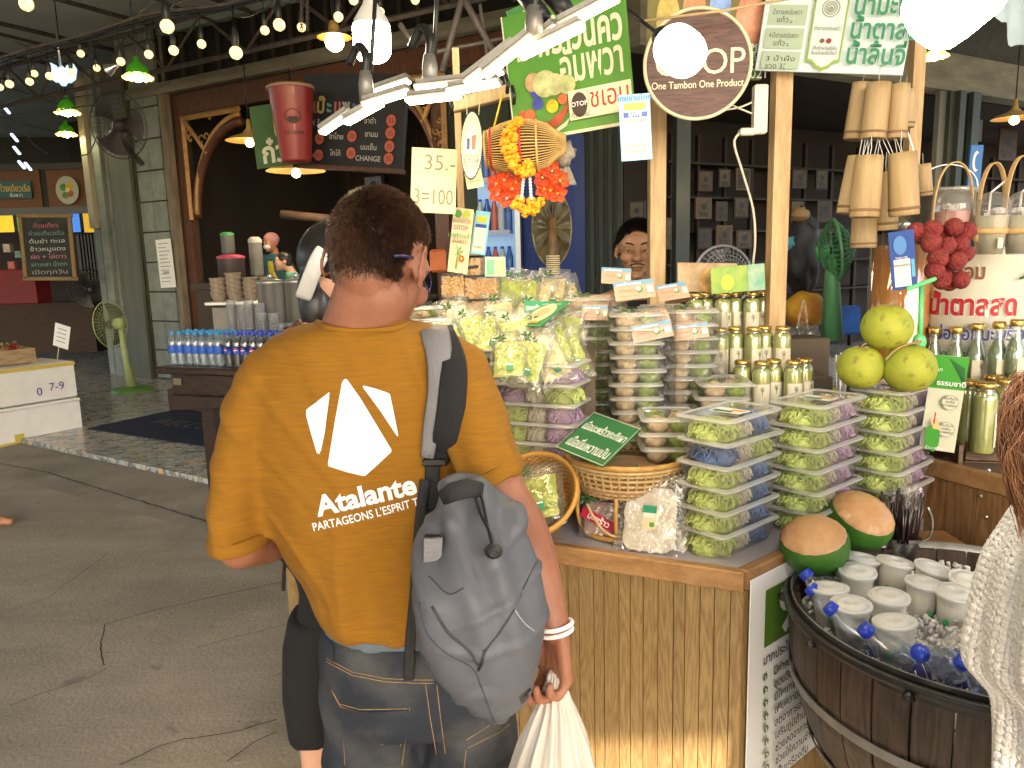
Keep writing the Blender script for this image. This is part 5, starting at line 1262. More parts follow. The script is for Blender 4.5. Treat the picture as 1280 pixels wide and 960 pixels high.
bclear=clear('pet_clear',(.93,.97,1),.12,.05,white=.07)
bluecap=mat('light_blue_cap',(.03,.28,.62),.4); dbluecap=mat('royal_blue_cap',(.015,.05,.5),.35,coat=.3); lblue=mat('water_label',(.02,.10,.5),.5,var=.5,vs=60)
cola=mat('cola_liquid',(.010,.004,.003),.12,coat=.6); colal=mat('cola_label_blue',(.01,.04,.35),.35)
def pet(cola_=False):
 r=thing('bottle','x','bottle')
 prof=[(.001,0),(.030,0),(.032,.008),(.031,.03),(.0325,.06),(.0315,.10),(.0325,.13),(.032,.155),(.026,.178),(.014,.203),(.0125,.215)]
 MB().lathe(prof,14,cola if False else bclear).build('bottle_shell',None,r)
 if cola_:MB().lathe([(a*.95,z*.97+.002)for a,z in prof[:-2]]+[(0,.19)],12,cola).build('cola',None,r)
 else:MB().lathe([(a*.92,z*.9+.004)for a,z in prof[:6]]+[(0,.12)],10,clear('water',(.86,.93,.97),.06,white=.10)).build('water',None,r)
 MB().lathe([(.0335,.085),(.034,.09),(.034,.128 if not cola_ else.135),(.0335,.133)],14,colal if cola_ else lblue).build('label',None,r)
 if cola_:
  b=MB()
  def q(u,v,o):a=-math.pi/2+u/.034; return((.0345+o)*math.cos(a),(.0345+o)*math.sin(a),.111+v)
  for(mm,v0,v1,o)in((white_ink,-.017,.017,.0003),(red_ink,.003,.015,.0008),(mat('cola_wave_blue',(.02,.08,.5),.4),-.015,-.003,.0008)):
   n=12; top=[]; bot=[]
   for i in range(n+1):
    x=-.017+.034*i/n; l=math.sqrt(max(0,.017**2-x*x)); top.append(q(x,min(v1,l)+(0.002*math.sin(x*200)if o>.0005 and v0<0 else 0),o)); bot.append(q(x,max(v0,-l)+(.002*math.sin(x*200)if o>.0005 and v0>0 else 0)if l>0 else 0,o))
   b.add(top+bot,[(i,i+1,n+2+i,n+1+i)[::-1]for i in range(n)],mm)
  b.build('emblem',None,r)
 MB().lathe([(.0145,.208),(.0150,.211),(.0150,.228),(.0135,.231),(0,.231)],14,dbluecap if cola_ else bluecap).build('cap',None,r); return r
def row_place(proto,x0,n,rows,kind,sp=.066):
 kmap={}
 for c in bpy.data.objects:
  if c.parent==proto:kmap.setdefault(proto,[]).append(c)
 first=True
 for j in range(rows):
  for i in range(n):
   o=proto if first else copy_tree(proto,None,kmap); first=False
   p=V(TP.x,TP.y,0)+TD*(x0+i*sp+.033*(j%2))+TN*(.045+j*.075); o.location=(p.x+rnd.uniform(-.004,.004),p.y+rnd.uniform(-.004,.004),TZ-.004); o.rotation_euler=(0,0,rnd.uniform(-.25,.25)+(tr_ if kind[0]=='c' else 0))
   o['label']='%s, %s from the left, %s row on the carved table'%(kind,ORD[i],['front','second','third'][j]); o['group']=kind.split(' ')[0]+' bottles on the carved table'
row_place(pet(),.045,7,3,'water bottle'); row_place(pet(True),.525,12,3,'cola bottle')
cupm=clear('cup_plastic',(.97,.98,1),.22,.1,white=.22)
for i,(x,h,y)in enumerate(((.15,.36,.42),(.235,.34,.44),(.32,.37,.41),(.40,.35,.43),(.47,.28,.36),(.56,.27,.37))):
 p=V(TP.x,TP.y,0)+TD*x+TN*(y+.1); t=thing('cup_stack','tall stack of clear plastic cups, %s from the left behind the water bottles'%ORD[i],'cups',loc=(p.x,p.y,TZ-.004),group='stacks of clear cups')
 for k in range(int(h/.022)):MB().lathe([(.028,0),(.036,.075),(.039,.077),(.036,.079)],12,cupm).build('cup',None,t,loc=(0,0,k*.022))
# juice dispensers
for i,(x,y0,y1,Y,c,lab)in enumerate(((338,350,408,5.7,(.35,.27,.01),'steel and clear juice dispenser holding yellow juice'),(370,349,408,5.75,(.05,.015,.012),'steel and clear juice dispenser holding dark drink'))):
 p=P(x,y0,Y); t=thing('drink_dispenser',lab+' behind the cola bottles','dispenser',loc=(p.x,p.y,TZ-.004)); H=p.z-TZ; r=.096
 MB().lathe([(0,.0),(r,.0),(r,H*.34)],26,mat('juice_%d'%i,c,.2,coat=.5)).build('juice',None,t); MB().lathe([(r+.002,H*.33),(r+.002,H*.42)],26,bclear).build('tank',None,t)
 MB().lathe([(r,H*.42),(r+.004,H*.43),(r+.004,H*.95),(r+.012,H*.96),(r+.010,H),(.03,H+.012),(0,H+.012)],28,mat('satin_steel',(.42,.41,.38),.35,.65,var=.3,vs=3,stretch=(6,6,.3))).build('steel_upper',None,t)
 MB().lathe([(.012,H+.01),(.02,H+.03),(.022,H+.045),(0,H+.05)],14,steel).build('lid_knob',None,t)
# steel serving shelf with bowls in the shop
sh=P(265,377,7.3); shz=sh.z; t=thing('serving_counter','steel-topped serving counter in the doorway behind the bottles','counter',loc=(sh.x,7.3,0),rz=-.12)
MB().box((1.0,.3,shz-.02),(2.1,.7,.04),steel,bev=.008).build('counter_top',None,t); MB().box((1.0,.3,shz/2-.03),(2.0,.62,shz-.06),mat('counter_front',(.26,.24,.21),.6,var=.15)).build('counter_front',None,t)
bowl=mat('brown_bowl',(.26,.19,.13),.5,c2=(.42,.36,.28),vs=25)
for i,(x,n)in enumerate(((276,4),(296,5),(317,4),(338,4))):
 p=P(x,372,7.5); t=thing('bowl_stack','stack of speckled brown lidded cups, %s from the left on the steel counter'%ORD[i],'bowls',loc=(p.x,7.45,shz),group='stacked brown bowls on the steel counter')
 for k in range(n):MB().lathe([(.05,0),(.068,.04),(.076,.075),(.082,.08),(.076,.085),(.0,.085)],16,bowl).build('bowl',None,t,loc=(rnd.uniform(-.004,.004),0,k*.045))
for lab,nm,x,y0,y1,w_,Y,c,lc in(('dark steamer pot with a pink rim behind the stacked bowls','pot',291,318,352,16,8.2,(.05,.035,.03),(.5,.05,.12)),('tall pale lidded jar left of the masked worker','jar',322,296,345,8,8.4,(.2,.2,.18),(.5,.5,.46)),('small jar with green lid above the steamer pot','jar',286,290,318,8,8.5,(.12,.13,.12),(.05,.35,.08))):
 a,c_=P(x,y0,Y),P(x,y1,Y); r=w_/950*Y; t=thing(nm,lab,nm,loc=c_); H=a.z-c_.z
 MB().lathe([(0,0),(r*.9,0),(r,.02),(r,H*.86)],20,mat(nm+str(x),c,.4,var=.2)).build('pot_body' if nm=='pot' else 'jar_body',None,t); MB().lathe([(r*1.05,H*.85),(r*1.05,H*.93),(r*.6,H),(0,H)],20,mat(nm+'lid'+str(x),lc,.4)).build('lid',None,t)
t=thing('work_shelf','dark back shelf holding the steamer pot and jars in the shop','shelf',loc=P(300,352,8.3)); MB().box((.3,.15,-.04),(1.6,.5,.06),darkw).build('shelf_board',None,t); MB().box((.3,.15,-.6),(1.5,.45,1.05),darkw).build('cabinet',None,t)
t=tag(MB().tube([P(352,268,8.9),P(425,275,8.8)],.05,10,mat('rolled_mat',(.05,.03,.018),.8,var=.3)).build('rolled_mat'),'rolled brown mat lying high in the dark shop above the workers','mat')
# hanging chains near the lamp
t=thing('chain','dark hanging chain right of the string bulbs over the transom','chain',loc=P(382,20,4.0))
b=MB()
for x in(377,384):
 for k in range(13):
  p=P(x,-5+k*3.4,4.0); a=R(90)*(k%2); b.tube([p+V(.007*math.cos(q)*math.cos(a),.007*math.cos(q)*math.sin(a),.011*math.sin(q))for q in np.linspace(0,6.28,9)[:-1]],.0022,4,steelb,closed=True)
b=wbuild(b,'chain_links',None,t)
# ================================================================== THE STALL
CZ=.86
B0=G(930,716,CZ); A0=G(690,681,CZ); C0=G(1110,628,CZ)
ab=(A0-B0).normalized(); bc=(C0-B0).normalized(); Ax=B0+ab*1.45; Cx=B0+bc*1.0
RBK=1.15
abn=V(-ab.y,ab.x,0); abn=abn if abn.y<0 else-abn
bcn=V(-bc.y,bc.x,0); bcn=bcn if bcn.y<0 else-bcn
panelw=woodmat('oak_plank',(.185,.112,.040),(.30,.20,.085),4.5,'Z',rough=.45,ring=26,bump=.12,rand=.10)
trimw=woodmat('oak_trim',(.24,.125,.045),(.34,.19,.08),3,'X',rough=.45,ring=6)
counter=thing('stall_counter','corner stall counter clad in narrow light oak planks with a brown top rail','counter',loc=(B0.x,B0.y,0))
def face(o,d,L_,nrm,w0,seed,z0=.01,z1=CZ-.048,mm=None,root=counter,ref=None):
 x=0; r_=random.Random(seed); k=0
 while x<L_:
  w_=w0*r_.uniform(.8,1.22); b=MB(); c=o+d*(x+w_/2); c.z=(z0+z1)/2
  T=Matrix(((d.x,nrm.x,0,c.x),(d.y,nrm.y,0,c.y),(0,0,1,c.z),(0,0,0,1)))
  b.box((0,-.008+r_.uniform(-.0006,.0006),0),(w_-.0022,.016,z1-z0),mm or panelw,M=T,bev=.0016); wbuild(b,'plank',None,root); x+=w_
face(B0,ab,1.42,abn,.0345,1); face(B0,bc,.98,bcn,.052,2)
b=MB(); ins=[B0-abn*.02-bcn*.02,B0+bc*1.0-bcn*.02,B0+bc*1.0-abn*.9,Ax-abn*.9,Ax-abn*.02]
b.prism([(p.x,p.y)for p in ins],.0,CZ-.012,mat('counter_core',(.12,.08,.05),.8)); wbuild(b,'carcass',None,counter)
b=MB(); b.prism([(p.x,p.y)for p in ins],CZ-.011,CZ-.002,mat('counter_sheet',(.34,.31,.34),.5,var=.08)); wbuild(b,'counter_top',None,counter)
def railpiece(o,d,L_,nrm,z,h=.052,w_=.03,root=counter,m=None,nm='top_rail'):
 c=o+d*(L_/2); T=Matrix(((d.x,nrm.x,0,c.x),(d.y,nrm.y,0,c.y),(0,0,1,z-h/2),(0,0,0,1)))
 b=MB(); b.box((0,-w_/2+.004,0),(L_,w_,h),m or trimw,M=T,bev=.004); wbuild(b,nm,None,root)
railpiece(B0+abn*.004,ab,1.42,abn,CZ+.002); railpiece(B0+bcn*.004+bc*.004,bc,.97,bcn,CZ+.0045)
# vinyl banner with the numbered list on the right-hand face
bw=B0+bc*.012+bcn*.012; TLb=V(bw.x,bw.y,CZ-.02); wid=.46
s=Sign('banner','white vinyl banner with a big 9 and a numbered Thai list on the counter','banner',TLb,TLb+bc*wid,TLb-V(0,0,.60),.003,mat('vinyl_white',(.72,.73,.75),.35,var=.03,vs=3,coat=.3))
gsq=mat('olive_green_print',(.07,.15,.02),.5); s.rect(.14,.075,.62,.33,gsq); s.text('9',.38,.30,.19,white_ink,bold=.03)
s.text('มากประโยชน์',.13,.405,.034,dark_ink,bold=.015,align='LEFT')
for i,t_ in enumerate(('มีค่าความหวาน','อุดมวิตามิน','มีโพแทสเซียม','เพิ่มความชุ่ม','ลดอาการอ่อน','เสริมภูมิต้าน','ช่วยลดอาการ','ช่วยให้ความจำ','เป็นเครื่องดื่ม')):
 v=.475+i*.0585; s.ell(.155,v-.012,.022,None,gsq); s.text(str(i+1),.155,v+.002,.018,white_ink,bold=.02); s.text(t_,.235,v+.004,.031,dark_ink,align='LEFT',bold=.018)
s.done()
# right-hand block of the counter, higher and darker
R1=P(1152,568,2.33); R2=P(1262,594,2.08); RZ=.965; R1.z=R2.z=RZ; rd=(R2-R1).normalized(); rn=V(-rd.y,rd.x,0); rn=rn if rn.y<0 else-rn
rblock=thing('side_counter','higher dark brown plank counter at the right behind the ice barrel','counter',loc=(R1.x,R1.y,0))
dkp=woodmat('brown_plank',(.13,.065,.025),(.23,.125,.055),3,'Z',rough=.5,ring=16)
face(R1,rd,.9,rn,.085,5,z1=RZ-.05,mm=dkp,root=rblock); railpiece(R1+rn*.004,rd,.9,rn,RZ+.002,h=.055,root=rblock)
sd=V(-rn.x,-rn.y,0); face(R1+V(0,0,0),sd,.6,V(-rd.x,-rd.y,0),.085,6,z1=RZ-.05,mm=dkp,root=rblock)
b=MB(); q=[R1-rn*.02+rd*.02,R1+rd*.9-rn*.02,R1+rd*.9-rn*.8,R1-rn*.8+rd*.02]; b.prism([(p.x,p.y)for p in q],0,RZ-.004,mat('counter_core')); wbuild(b,'carcass',None,rblock)
for(x,y)in((1226,620),(1233,646),(1236,588)):
 p=PL(x,y,R1+rn*.004,rn); b=MB(); b.ball(p,.0055,8,6,steel); wbuild(b,'screw',None,rblock)
# stepped display under the goods
riser=mat('riser_cloth',(.10,.075,.05),.8,var=.15)
disp=thing('display_riser','stepped display boards under the bags, trays and bottles on the stall','display',loc=(B0.x,B0.y,CZ))
def riserbox(p,w_,d,z0,z1,ang=None,tilt=0):
 ang=math.atan2(-ab.y,-ab.x)if ang is None else ang; b=MB(); b.box((p[0],p[1],(z0+z1)/2),(w_,d,z1-z0),riser,rz=ang,bev=.004); wbuild(b,'step',None,disp)
q=P(745,560,2.42); riserbox((q.x,q.y),.50,.50,CZ,1.04)
q=P(600,480,2.55); riserbox((q.x,q.y),.52,.62,CZ,1.10)
q=P(960,500,2.44); ang2=math.atan2(bc.y,bc.x)*.35
BSTEP=[(2.30,1.125),(2.45,1.215),(2.62,1.32)]
for k,(Y,z)in enumerate(BSTEP):
 q=P(950,500,Y+.05); b=MB(); b.box((q.x+.0,Y+.05,(CZ+z)/2),(.42,.15,z-CZ),riser,bev=.004); wbuild(b,'step',None,disp)
# posts and bar
postw=woodmat('pine_post',(.42,.27,.12),(.58,.40,.20),4,'Z',rough=.55,ring=8,rand=.04)
canopy=thing('post_frame','pine posts and cross bar carrying the signs of the stall','frame',loc=P(822,400,2.75))
def post(x0,x1,ytop,Y,zb=0.0,nm='post'):
 a,c=P(x0,300,Y),P(x1,300,Y); zt=P((x0+x1)/2,ytop,Y).z; w_=c.x-a.x; b=MB(); b.box(((a.x+c.x)/2,Y,(zt+zb)/2),(w_,w_*1.1,zt-zb),postw,bev=.003); wbuild(b,nm,None,canopy)
post(811,830,-60,2.78); post(961,981,-60,2.60); post(1126,1140,-60,2.95); post(574,582,60,2.75)
b=MB(); a,c=P(566,133,2.62),P(706,96,2.5); d=c-a; M_=Matrix.Translation((a+c)/2)@d.to_track_quat('X','Z').to_matrix().to_4x4(); b.box((0,0,0),(d.length,.03,.042),postw,M=M_,bev=.003); wbuild(b,'cross_bar',None,canopy)
b=MB()
for x,y in((562,133),(632,106),(640,120)):b.tube([P(x,y-12,2.3),P(x+3,y,2.28),P(x+2,y+10,2.3)],.006,6,black)
tag(wbuild(b,'cable_tie',None,canopy),kind='stuff')
# folding LED panel lamps
ledm=mat('led_strip',(1,1,1),.4,emit=(1,.78,.42),es=16); hous=mat('lamp_housing',(.26,.25,.23),.4,.5,var=.15,vs=30)
def wing(root,p0,p1,w_,m=ledm):
 d=p1-p0; L_=d.length; x=d.normalized(); y=V(0,1,-.06); w_*=.8; y=(y-x*y.dot(x)).normalized(); z=x.cross(y); z=z if z.z>0 else-z; y=z.cross(x); c=(p0+p1)/2
 T=Matrix(((x.x,y.x,z.x,c.x),(x.y,y.y,z.y,c.y),(x.z,y.z,z.z,c.z),(0,0,0,1)))
 b=MB(); b.box((0,0,.008),(L_,w_,.012),hous,M=T,bev=.003)
 for k in range(5):b.box((0,-w_*.4+k*w_*.2,.018),(L_*.92,.0025,.01),hous,M=T)
 h=wbuild(b,'panel_wing',None,root); b=MB(); b.box((0,-w_*.12,-.001),(L_*.94,w_*.55,.006),m,M=T,bev=.002)
 b.box((0,-w_/2-.001,.002),(L_*.94,.003,.006),m,M=T)
 inv=lx(root).inverted(); b.v=[tuple(inv@Vector(v))for v in b.v]; b.build('led_strip',None,h)
for lab,cp,Y,wings in(('folding LED panel lamp nearest the menu board, four wings lit',(458,118),2.15,[((404,168),(440,143),2.12,.05),((433,156),(480,130),2.08,.055),((456,134),(515,116),2.05,.055),((468,118),(514,102),2.3,.05)]),('folding LED panel lamp at the end of the wooden cross bar',(538,100),2.0,[((509,129),(578,121),1.96,.06),((520,113),(587,106),1.98,.05),((580,106),(630,90),1.98,.055),((560,118),(626,105),1.9,.055)]),('big folding LED panel lamp on a black arm before the green sign',(668,45),1.72,[((584,108),(650,58),1.70,.06),((606,98),(668,48),1.62,.05),((650,74),(732,34),1.62,.06),((672,58),(700,34),1.75,.06),((700,38),(776,-2),1.62,.055)])):
 t=thing('panel_lamp',lab,'lamp',loc=P(cp[0],cp[1],Y),group='folding LED panel lamps')
 for p0,p1,Yw,w_ in wings:wing(t,P(p0[0],p0[1],Yw),P(p1[0],p1[1],Yw-.03),w_)
 b=MB(); c=P(cp[0],cp[1],Y); b.tube([c+V(0,0,-.02),c+V(0,0,.03),c+V(0,0,.06)],[.02,.02,.014],14,hous); wbuild(b,'hub',None,t)
 b=MB(); b.tube(cat_([c+V(0,0,.05),c+V(.004,0,.10),c+V(-.02,.03,.13),c+V(-.05,.05,.09)]),.012,8,black); b.tube([c+V(.01,.02,.05),c+V(.03,.2,.5)],.006,6,black); wbuild(b,'swivel_arm',None,t)
t=thing('light_bracket','pair of thick black tubes above the big panel lamp at the top edge','bracket',loc=P(690,10,1.8))
for(a,c)in(((645,-20),(678,22)),((668,-25),(706,12))):MB_=MB(); MB_.tube([P(*a,1.85),P(*c,1.72)],.02,12,black); wbuild(MB_,'tube',None,t)
b=MB()
t=thing('hanging_brace','dark steel braces crossing behind the panel lamps','brace',loc=P(565,20,2.9))
for a,c,r in(((580,-10),(553,90),.012),((575,-10),(625,80),.012),((500,30),(520,60),.01),((540,66),(690,36),.008),((600,5),(612,90),.006)):
 b=MB(); b.tube([P(*a,2.9),P(*c,2.9)],r,8,steelb); wbuild(b,'brace_bar',None,t)
# ------------------------------------------------------------ signs
s=Sign('green_sign','large tilted green sign with ivory Thai lettering and a painted boat scene','sign',P(626,22,2.36),P(780,-18,2.20),P(654,178,2.36),.012,mat('sign_green',(.075,.24,.025),.45,var=.14,vs=3))
iv=mat('ivory_letters',(.62,.62,.45),.5); rim_=mat('sign_edge_cream',(.6,.6,.45),.5)
s.rect(0,.975,1,1,rim_,'edge_strip'); s.rect(0,0,.012,1,rim_,'edge_strip')
s.text('มะพร้าวนคว',.53,.36,.115,iv,bold=.03,wmax=.86); s.text('อัมพวา',.70,.60,.12,iv,bold=.02,wmax=.50)
s.poly([(.06,.80),(.12,.86),(.32,.87),(.44,.80),(.50,.72),(.52,.70),(.50,.78),(.42,.90),(.30,.955),(.14,.955),(.07,.9)],mat('boat_red',(.38,.07,.03),.6,var=.3,vs=12),'boat_print')
s.poly([(.08,.955),(.3,.975),(.45,.90),(.50,.86),(.46,.93),(.34,.985),(.1,.985)],mat('water_white',(.45,.55,.4),.6),'boat_print')
for(u,v,r,c)in((.16,.80,.05,(.5,.12,.05)),(.10,.78,.03,(.45,.10,.04)),(.24,.72,.045,(.05,.06,.4)),(.24,.62,.055,(.45,.2,.1)),(.22,.55,.07,(.42,.28,.15)),(.36,.76,.05,(.6,.42,.02)),(.45,.72,.04,(.45,.12,.04)),(.32,.58,.10,(.42,.44,.2)),(.40,.60,.08,(.5,.5,.25)),(.5,.62,.07,(.42,.45,.2))):s.ell(u,v,r,None,mat('scene_%d'%int(u*1000+v),c,.6,var=.35,vs=30),'scene_print')
s.rect(.50,.675,1.0,.90,mat('sign_cream_panel',(.66,.63,.45),.5),'logo_panel'); s.ell(.585,.79,.065,.095,mat('otop_dark',(.05,.025,.025),.5),'logo_print'); s.text('OTOP',.585,.80,.018,white_ink,bold=.01); s.rect(.66,.69,.663,.885,dark_ink)
s.text('ชเอม',.83,.83,.075,mat('script_red',(.4,.03,.02),.5),wmax=.3); s.text('ที่ว่าการ',.585,.885,.018,dark_ink); s.done()
s=Sign('small_green_sign','small rounded green sign with white lettering left of the big green sign','sign',P(632,14,2.5),P(662,0,2.5),P(636,58,2.5),.008,mat('sign_green_small',(.03,.20,.03),.5)); s.text('ท่าน้ำ',.5,.45,.03,white_ink); s.text('ร้านเก่า',.5,.8,.025,white_ink); s.done()
s=Sign('payment_card','light blue payment card with a yellow stripe hanging before the middle post','card',P(773,119,2.12),P(812,116,2.12),P(776,202,2.12),.003,mat('card_sky_blue',(.22,.52,.68),.4))
s.rect(.10,.28,.92,.93,mat('card_cream',(.70,.68,.5),.5)); s.rect(.16,.13,.86,.24,mat('card_yellow',(.75,.45,.03),.5)); s.rect(.12,.27,.9,.35,mat('card_navy',(.02,.06,.28),.5)); s.text('SAVE',.5,.335,.016,white_ink,bold=.02); s.text('ไทยช่วยไทย',.5,.10,.02,blue_ink,bold=.01); s.text('พร้อมเพย์',.5,.42,.014,dark_ink); s.text('ชำระเงินที่นี่',.5,.80,.013,dark_ink); s.text('000-0-00000' if False else 'ขอบคุณครับ',.5,.88,.011,dark_ink); s.done()
# round wooden sign
YO=2.42; oc=P(872,80,YO); orad=62/950*YO*1.0; f=V(-.10,-1,-.03).normalized(); xx=V(0,0,1).cross(-f).normalized()*-1; xx=xx if xx.x>0 else-xx; yy=f.cross(xx); yy=yy if yy.z>0 else-yy
Mo=Matrix(((xx.x,yy.x,-f.x*-1,oc.x),(xx.y,yy.y,-f.y*-1,oc.y),(xx.z,yy.z,-f.z*-1,oc.z),(0,0,0,1)))
t=thing('round_sign','round dark wooden sign with cream rim reading OTOP One Tambon One Product','sign',matrix=Mo)
b=MB(); n=48; b.prism([(orad*math.cos(2*math.pi*i/n),orad*math.sin(2*math.pi*i/n))for i in range(n)],-.012,0,woodmat('round_sign_wood',(.05,.020,.014),(.13,.055,.04),9,'X',ring=10)); b.build('panel',None,t)
b=MB(); b.tube([(orad*math.cos(q),orad*math.sin(q),0)for q in np.linspace(0,2*math.pi,61)[:-1]],.0055,8,mat('cream_rim',(.75,.68,.45),.5),closed=True); b.build('rim',None,t)
ow=mat('carved_cream',(.78,.72,.50),.5)
vs,f_=text_geo('OTOP',.0,spacing=.95); b=MB(); k=.105; ww=max(p[0]for p in vs)-min(p[0]for p in vs); sx_=1.68*orad/(ww*k); b.add([(p[0]*k*sx_+.006,p[1]*k-.030,.0012)for p in vs],f_,ow); b.build('lettering',None,t)
vs,f_=text_geo('One Tambon One Product',.012); b=MB(); k=.030; ww=max(p[0]for p in vs)-min(p[0]for p in vs); sx_=1.74*orad/(ww*k); b.add([(p[0]*k*sx_,p[1]*k-.068,.0012)for p in vs],f_,ow); b.build('lettering',None,t)
# photo sign behind and white price sign to the right
s=Sign('photo_sign','sign with drink photographs behind the round wooden sign','sign',P(810,-30,2.60),P(958,-30,2.60),P(812,100,2.60),.012,mat('photo_olive',(.16,.13,.03),.5,var=.3,vs=4))
for(u,v,ru,rv,c)in((.18,.42,.10,.28,(.35,.25,.02)),(.40,.35,.10,.3,(.30,.12,.02)),(.62,.28,.09,.22,(.1,.2,.5)),(.88,.45,.13,.3,(.40,.15,.07)),(.5,.7,.4,.12,(.12,.12,.03))):s.ell(u,v,ru,rv,mat('photo_%d'%int(u*100),c,.4,c2=tuple(min(1,x*2+.1)for x in c),vs=12),'photo_print')
s.rect(.80,.66,1,.99,mat('photo_green',(.05,.16,.03),.5)); s.text('ธรรมชาติ',.85,.74,.05,white_ink,bold=.02); s.text('ไม่ขาย',.93,.90,.035,white_ink); s.text('กะทิสด',.93,.82,.03,white_ink); s.text('43021',.92,.985,.04,white_ink); s.done()
s=Sign('price_sign','white drink price sign with green Thai lettering and a central crest panel','sign',P(962,-34,2.55),P(1152,-34,2.42),P(950,88,2.55),.008,mat('sign_white_blue',(.60,.70,.72),.4,var=.04,vs=2))
gl=mat('letter_green',(.02,.22,.10),.5); pg=mat('pale_green_box',(.38,.48,.36),.6)
for(v0,v1,a_,c_)in((.32,.53,'น้ำตาลสดอัมพวา','แก้ว'),(.56,.77,'4 น้ำตาลสดอัมพวา','แก้ว'),(.80,.98,'3 น้ำผึ้ง','ขวด 35')):
 s.rect(.035,v0,.30,v1,pg); s.text(a_,.165,v0+.10,.020,dark_ink,wmax=.20); s.text(c_,.14,v0+.18,.022,dark_ink); s.ell(.20,v0+.165,.014,None,gl); s.text('20',.20,v0+.175,.014,white_ink)
fr_=mat('crest_frame_green',(.22,.38,.05),.5)
s.poly([(.34,.0),(.57,.0),(.57,.90),(.53,.91),(.50,.96),(.455,.99),(.41,.96),(.38,.91),(.34,.90)],fr_); s.poly([(.353,.0),(.557,.0),(.557,.87),(.525,.88),(.495,.93),(.455,.955),(.415,.93),(.385,.88),(.353,.87)],mat('crest_panel_white',(.62,.68,.66),.5))
crest=mat('crest_grey_green',(.25,.30,.24),.5)
for r in(.062,.045,.03):s.ell(.455,.36,r,None,crest,ring=.004)
s.ell(.455,.37,.018,None,crest); s.text('น้ำหวานดอกมะพร้าว',.455,.585,.018,gl,wmax=.18); s.ell(.43,.69,.016,None,mat('seal_brown',(.15,.08,.03),.5)); s.ell(.475,.69,.018,None,mat('seal_red',(.25,.02,.05),.5)); s.text('เก็บรักษาในตู้เย็น',.455,.78,.014,dark_ink,wmax=.16); s.text('ดื่มแล้วสดชื่นทันที',.455,.83,.014,dark_ink,wmax=.17)
for(t_,v,w_)in(('น้ำมะพร้าว',.42,.36),('น้ำตาลสด',.66,.30),('น้ำลิ้นจี่',.91,.24)):s.text(t_,.60,v,.078,gl,bold=.022,align='LEFT',sx=.80)
s.done()
t=tag(MB().grid(lambda u,v:tuple(P(1140+170*u,-30+75*v*(.3+.9*u),2.9)+V(0,.08*math.sin(u*9),.015*math.sin(u*26+v*3))),24,8,mat('pale_blue_tarp',(.45,.58,.66),.6,var=.1,vs=8)).build('tarpaulin'),'pale blue creased tarpaulin above the price sign at the top right','tarpaulin')
t=tag(MB().tube([P(805,26,2.3),P(900,14,2.3),P(1010,-6,2.35)],.004,6,mat('twine_tan',(.5,.38,.18),.8)).build('twine'),'tan twine stretched across the tops of the round and price signs','twine')
# power strip and cable
t=thing('power_strip','white power strip plugged in on the right pine post with a looping white cable','power strip',loc=P(948,140,2.5))
wp_=mat('white_plastic',(.72,.68,.55),.4); a,c=P(951,106,2.52),P(948,168,2.52)
b=MB(); b.box(((a.x+c.x)/2,2.52,(a.z+c.z)/2),(.042,.03,a.z-c.z),wp_,bev=.005); wbuild(b,'housing',None,t); b=MB(); p=P(934,165,2.5); b.box(p,(.05,.03,.022),wp_,bev=.005); wbuild(b,'plug',None,t)
b=MB(); b.tube(cat_([P(924,166,2.5),P(918,180,2.5),P(928,215,2.55),P(941,260,2.6),P(944,300,2.62),P(941,332,2.65)]),.004,6,wp_); wbuild(b,'cable',None,t)
b=MB()
for pts in([(940,128),(925,134),(905,138),(888,144)],[(940,142),(925,136),(908,130),(892,140)]):b.tube(cat_([P(x,y,2.5)for x,y in pts]),.003,6,wp_)
wbuild(b,'plug_lead',None,t)
# price card and round badge
s=Sign('price_card','cream card handwritten 35 and 3=100 hanging beside the head of the man','sign',P(515,184,2.3),P(572,187,2.3),P(517,265,2.3),.003,mat('card_cream_warm',(.66,.58,.36),.6,var=.04))
pen=mat('pencil_grey',(.20,.18,.14),.7); s.text('35.-',.62,.33,.062,pen); s.text('3=100',.5,.86,.062,pen,wmax=.86); s.rect(0,.37,1,.378,mat('card_fold',(.45,.4,.25),.7)); s.done()
s=Sign('badge','oval white certification badge with a dark toothed edge hanging on strings','sign',P(577,138,2.2),P(604,139,2.2),P(577,224,2.2),.004,None,board=False)
n=60; b=MB(); pts=[(s.w/2+s.w/2*(1+.035*(i%2))*math.cos(2*math.pi*i/n),-s.h/2+s.h/2*(1+.02*(i%2))*math.sin(2*math.pi*i/n))for i in range(n)]; b.prism(pts,-.004,0,dark_ink); b.build('backing',None,s.root)
s.ell(.5,.5,.47,.48,mat('badge_cream',(.68,.62,.45),.5),'face'); s.ell(.5,.5,.40,.42,dark_ink,ring=.0012); s.ell(.5,.5,.36,.38,dark_ink,ring=.0007)
s.rect(.28,.40,.42,.56,mat('cup_blue',(.03,.05,.2),.5)); s.poly([(.5,.36),(.72,.34),(.68,.56),(.52,.56)],mat('badge_red',(.4,.1,.08),.5)); s.text('ของดี',.5,.68,.016,dark_ink,wmax=.6); s.text('OTOP',.5,.76,.016,dark_ink); s.text('อัมพวา',.5,.83,.012,dark_ink); s.done()
b=MB(); Mi=s.M.inverted(); b.tube([Mi@P(583,112,2.25),(s.w*.25,-.01,0)],.0012,5,rope); b.tube([Mi@P(600,110,2.25),(s.w*.8,-.01,0)],.0012,5,rope); b.build('string',None,s.root)
s=Sign('note_card','small blank cream card tucked under the oval badge','card',P(580,214,2.25),P(601,210,2.25),P(577,237,2.25),.002,mat('card_cream_warm')); s.rect(.2,.6,.9,.66,mat('card_fold')); s.done()
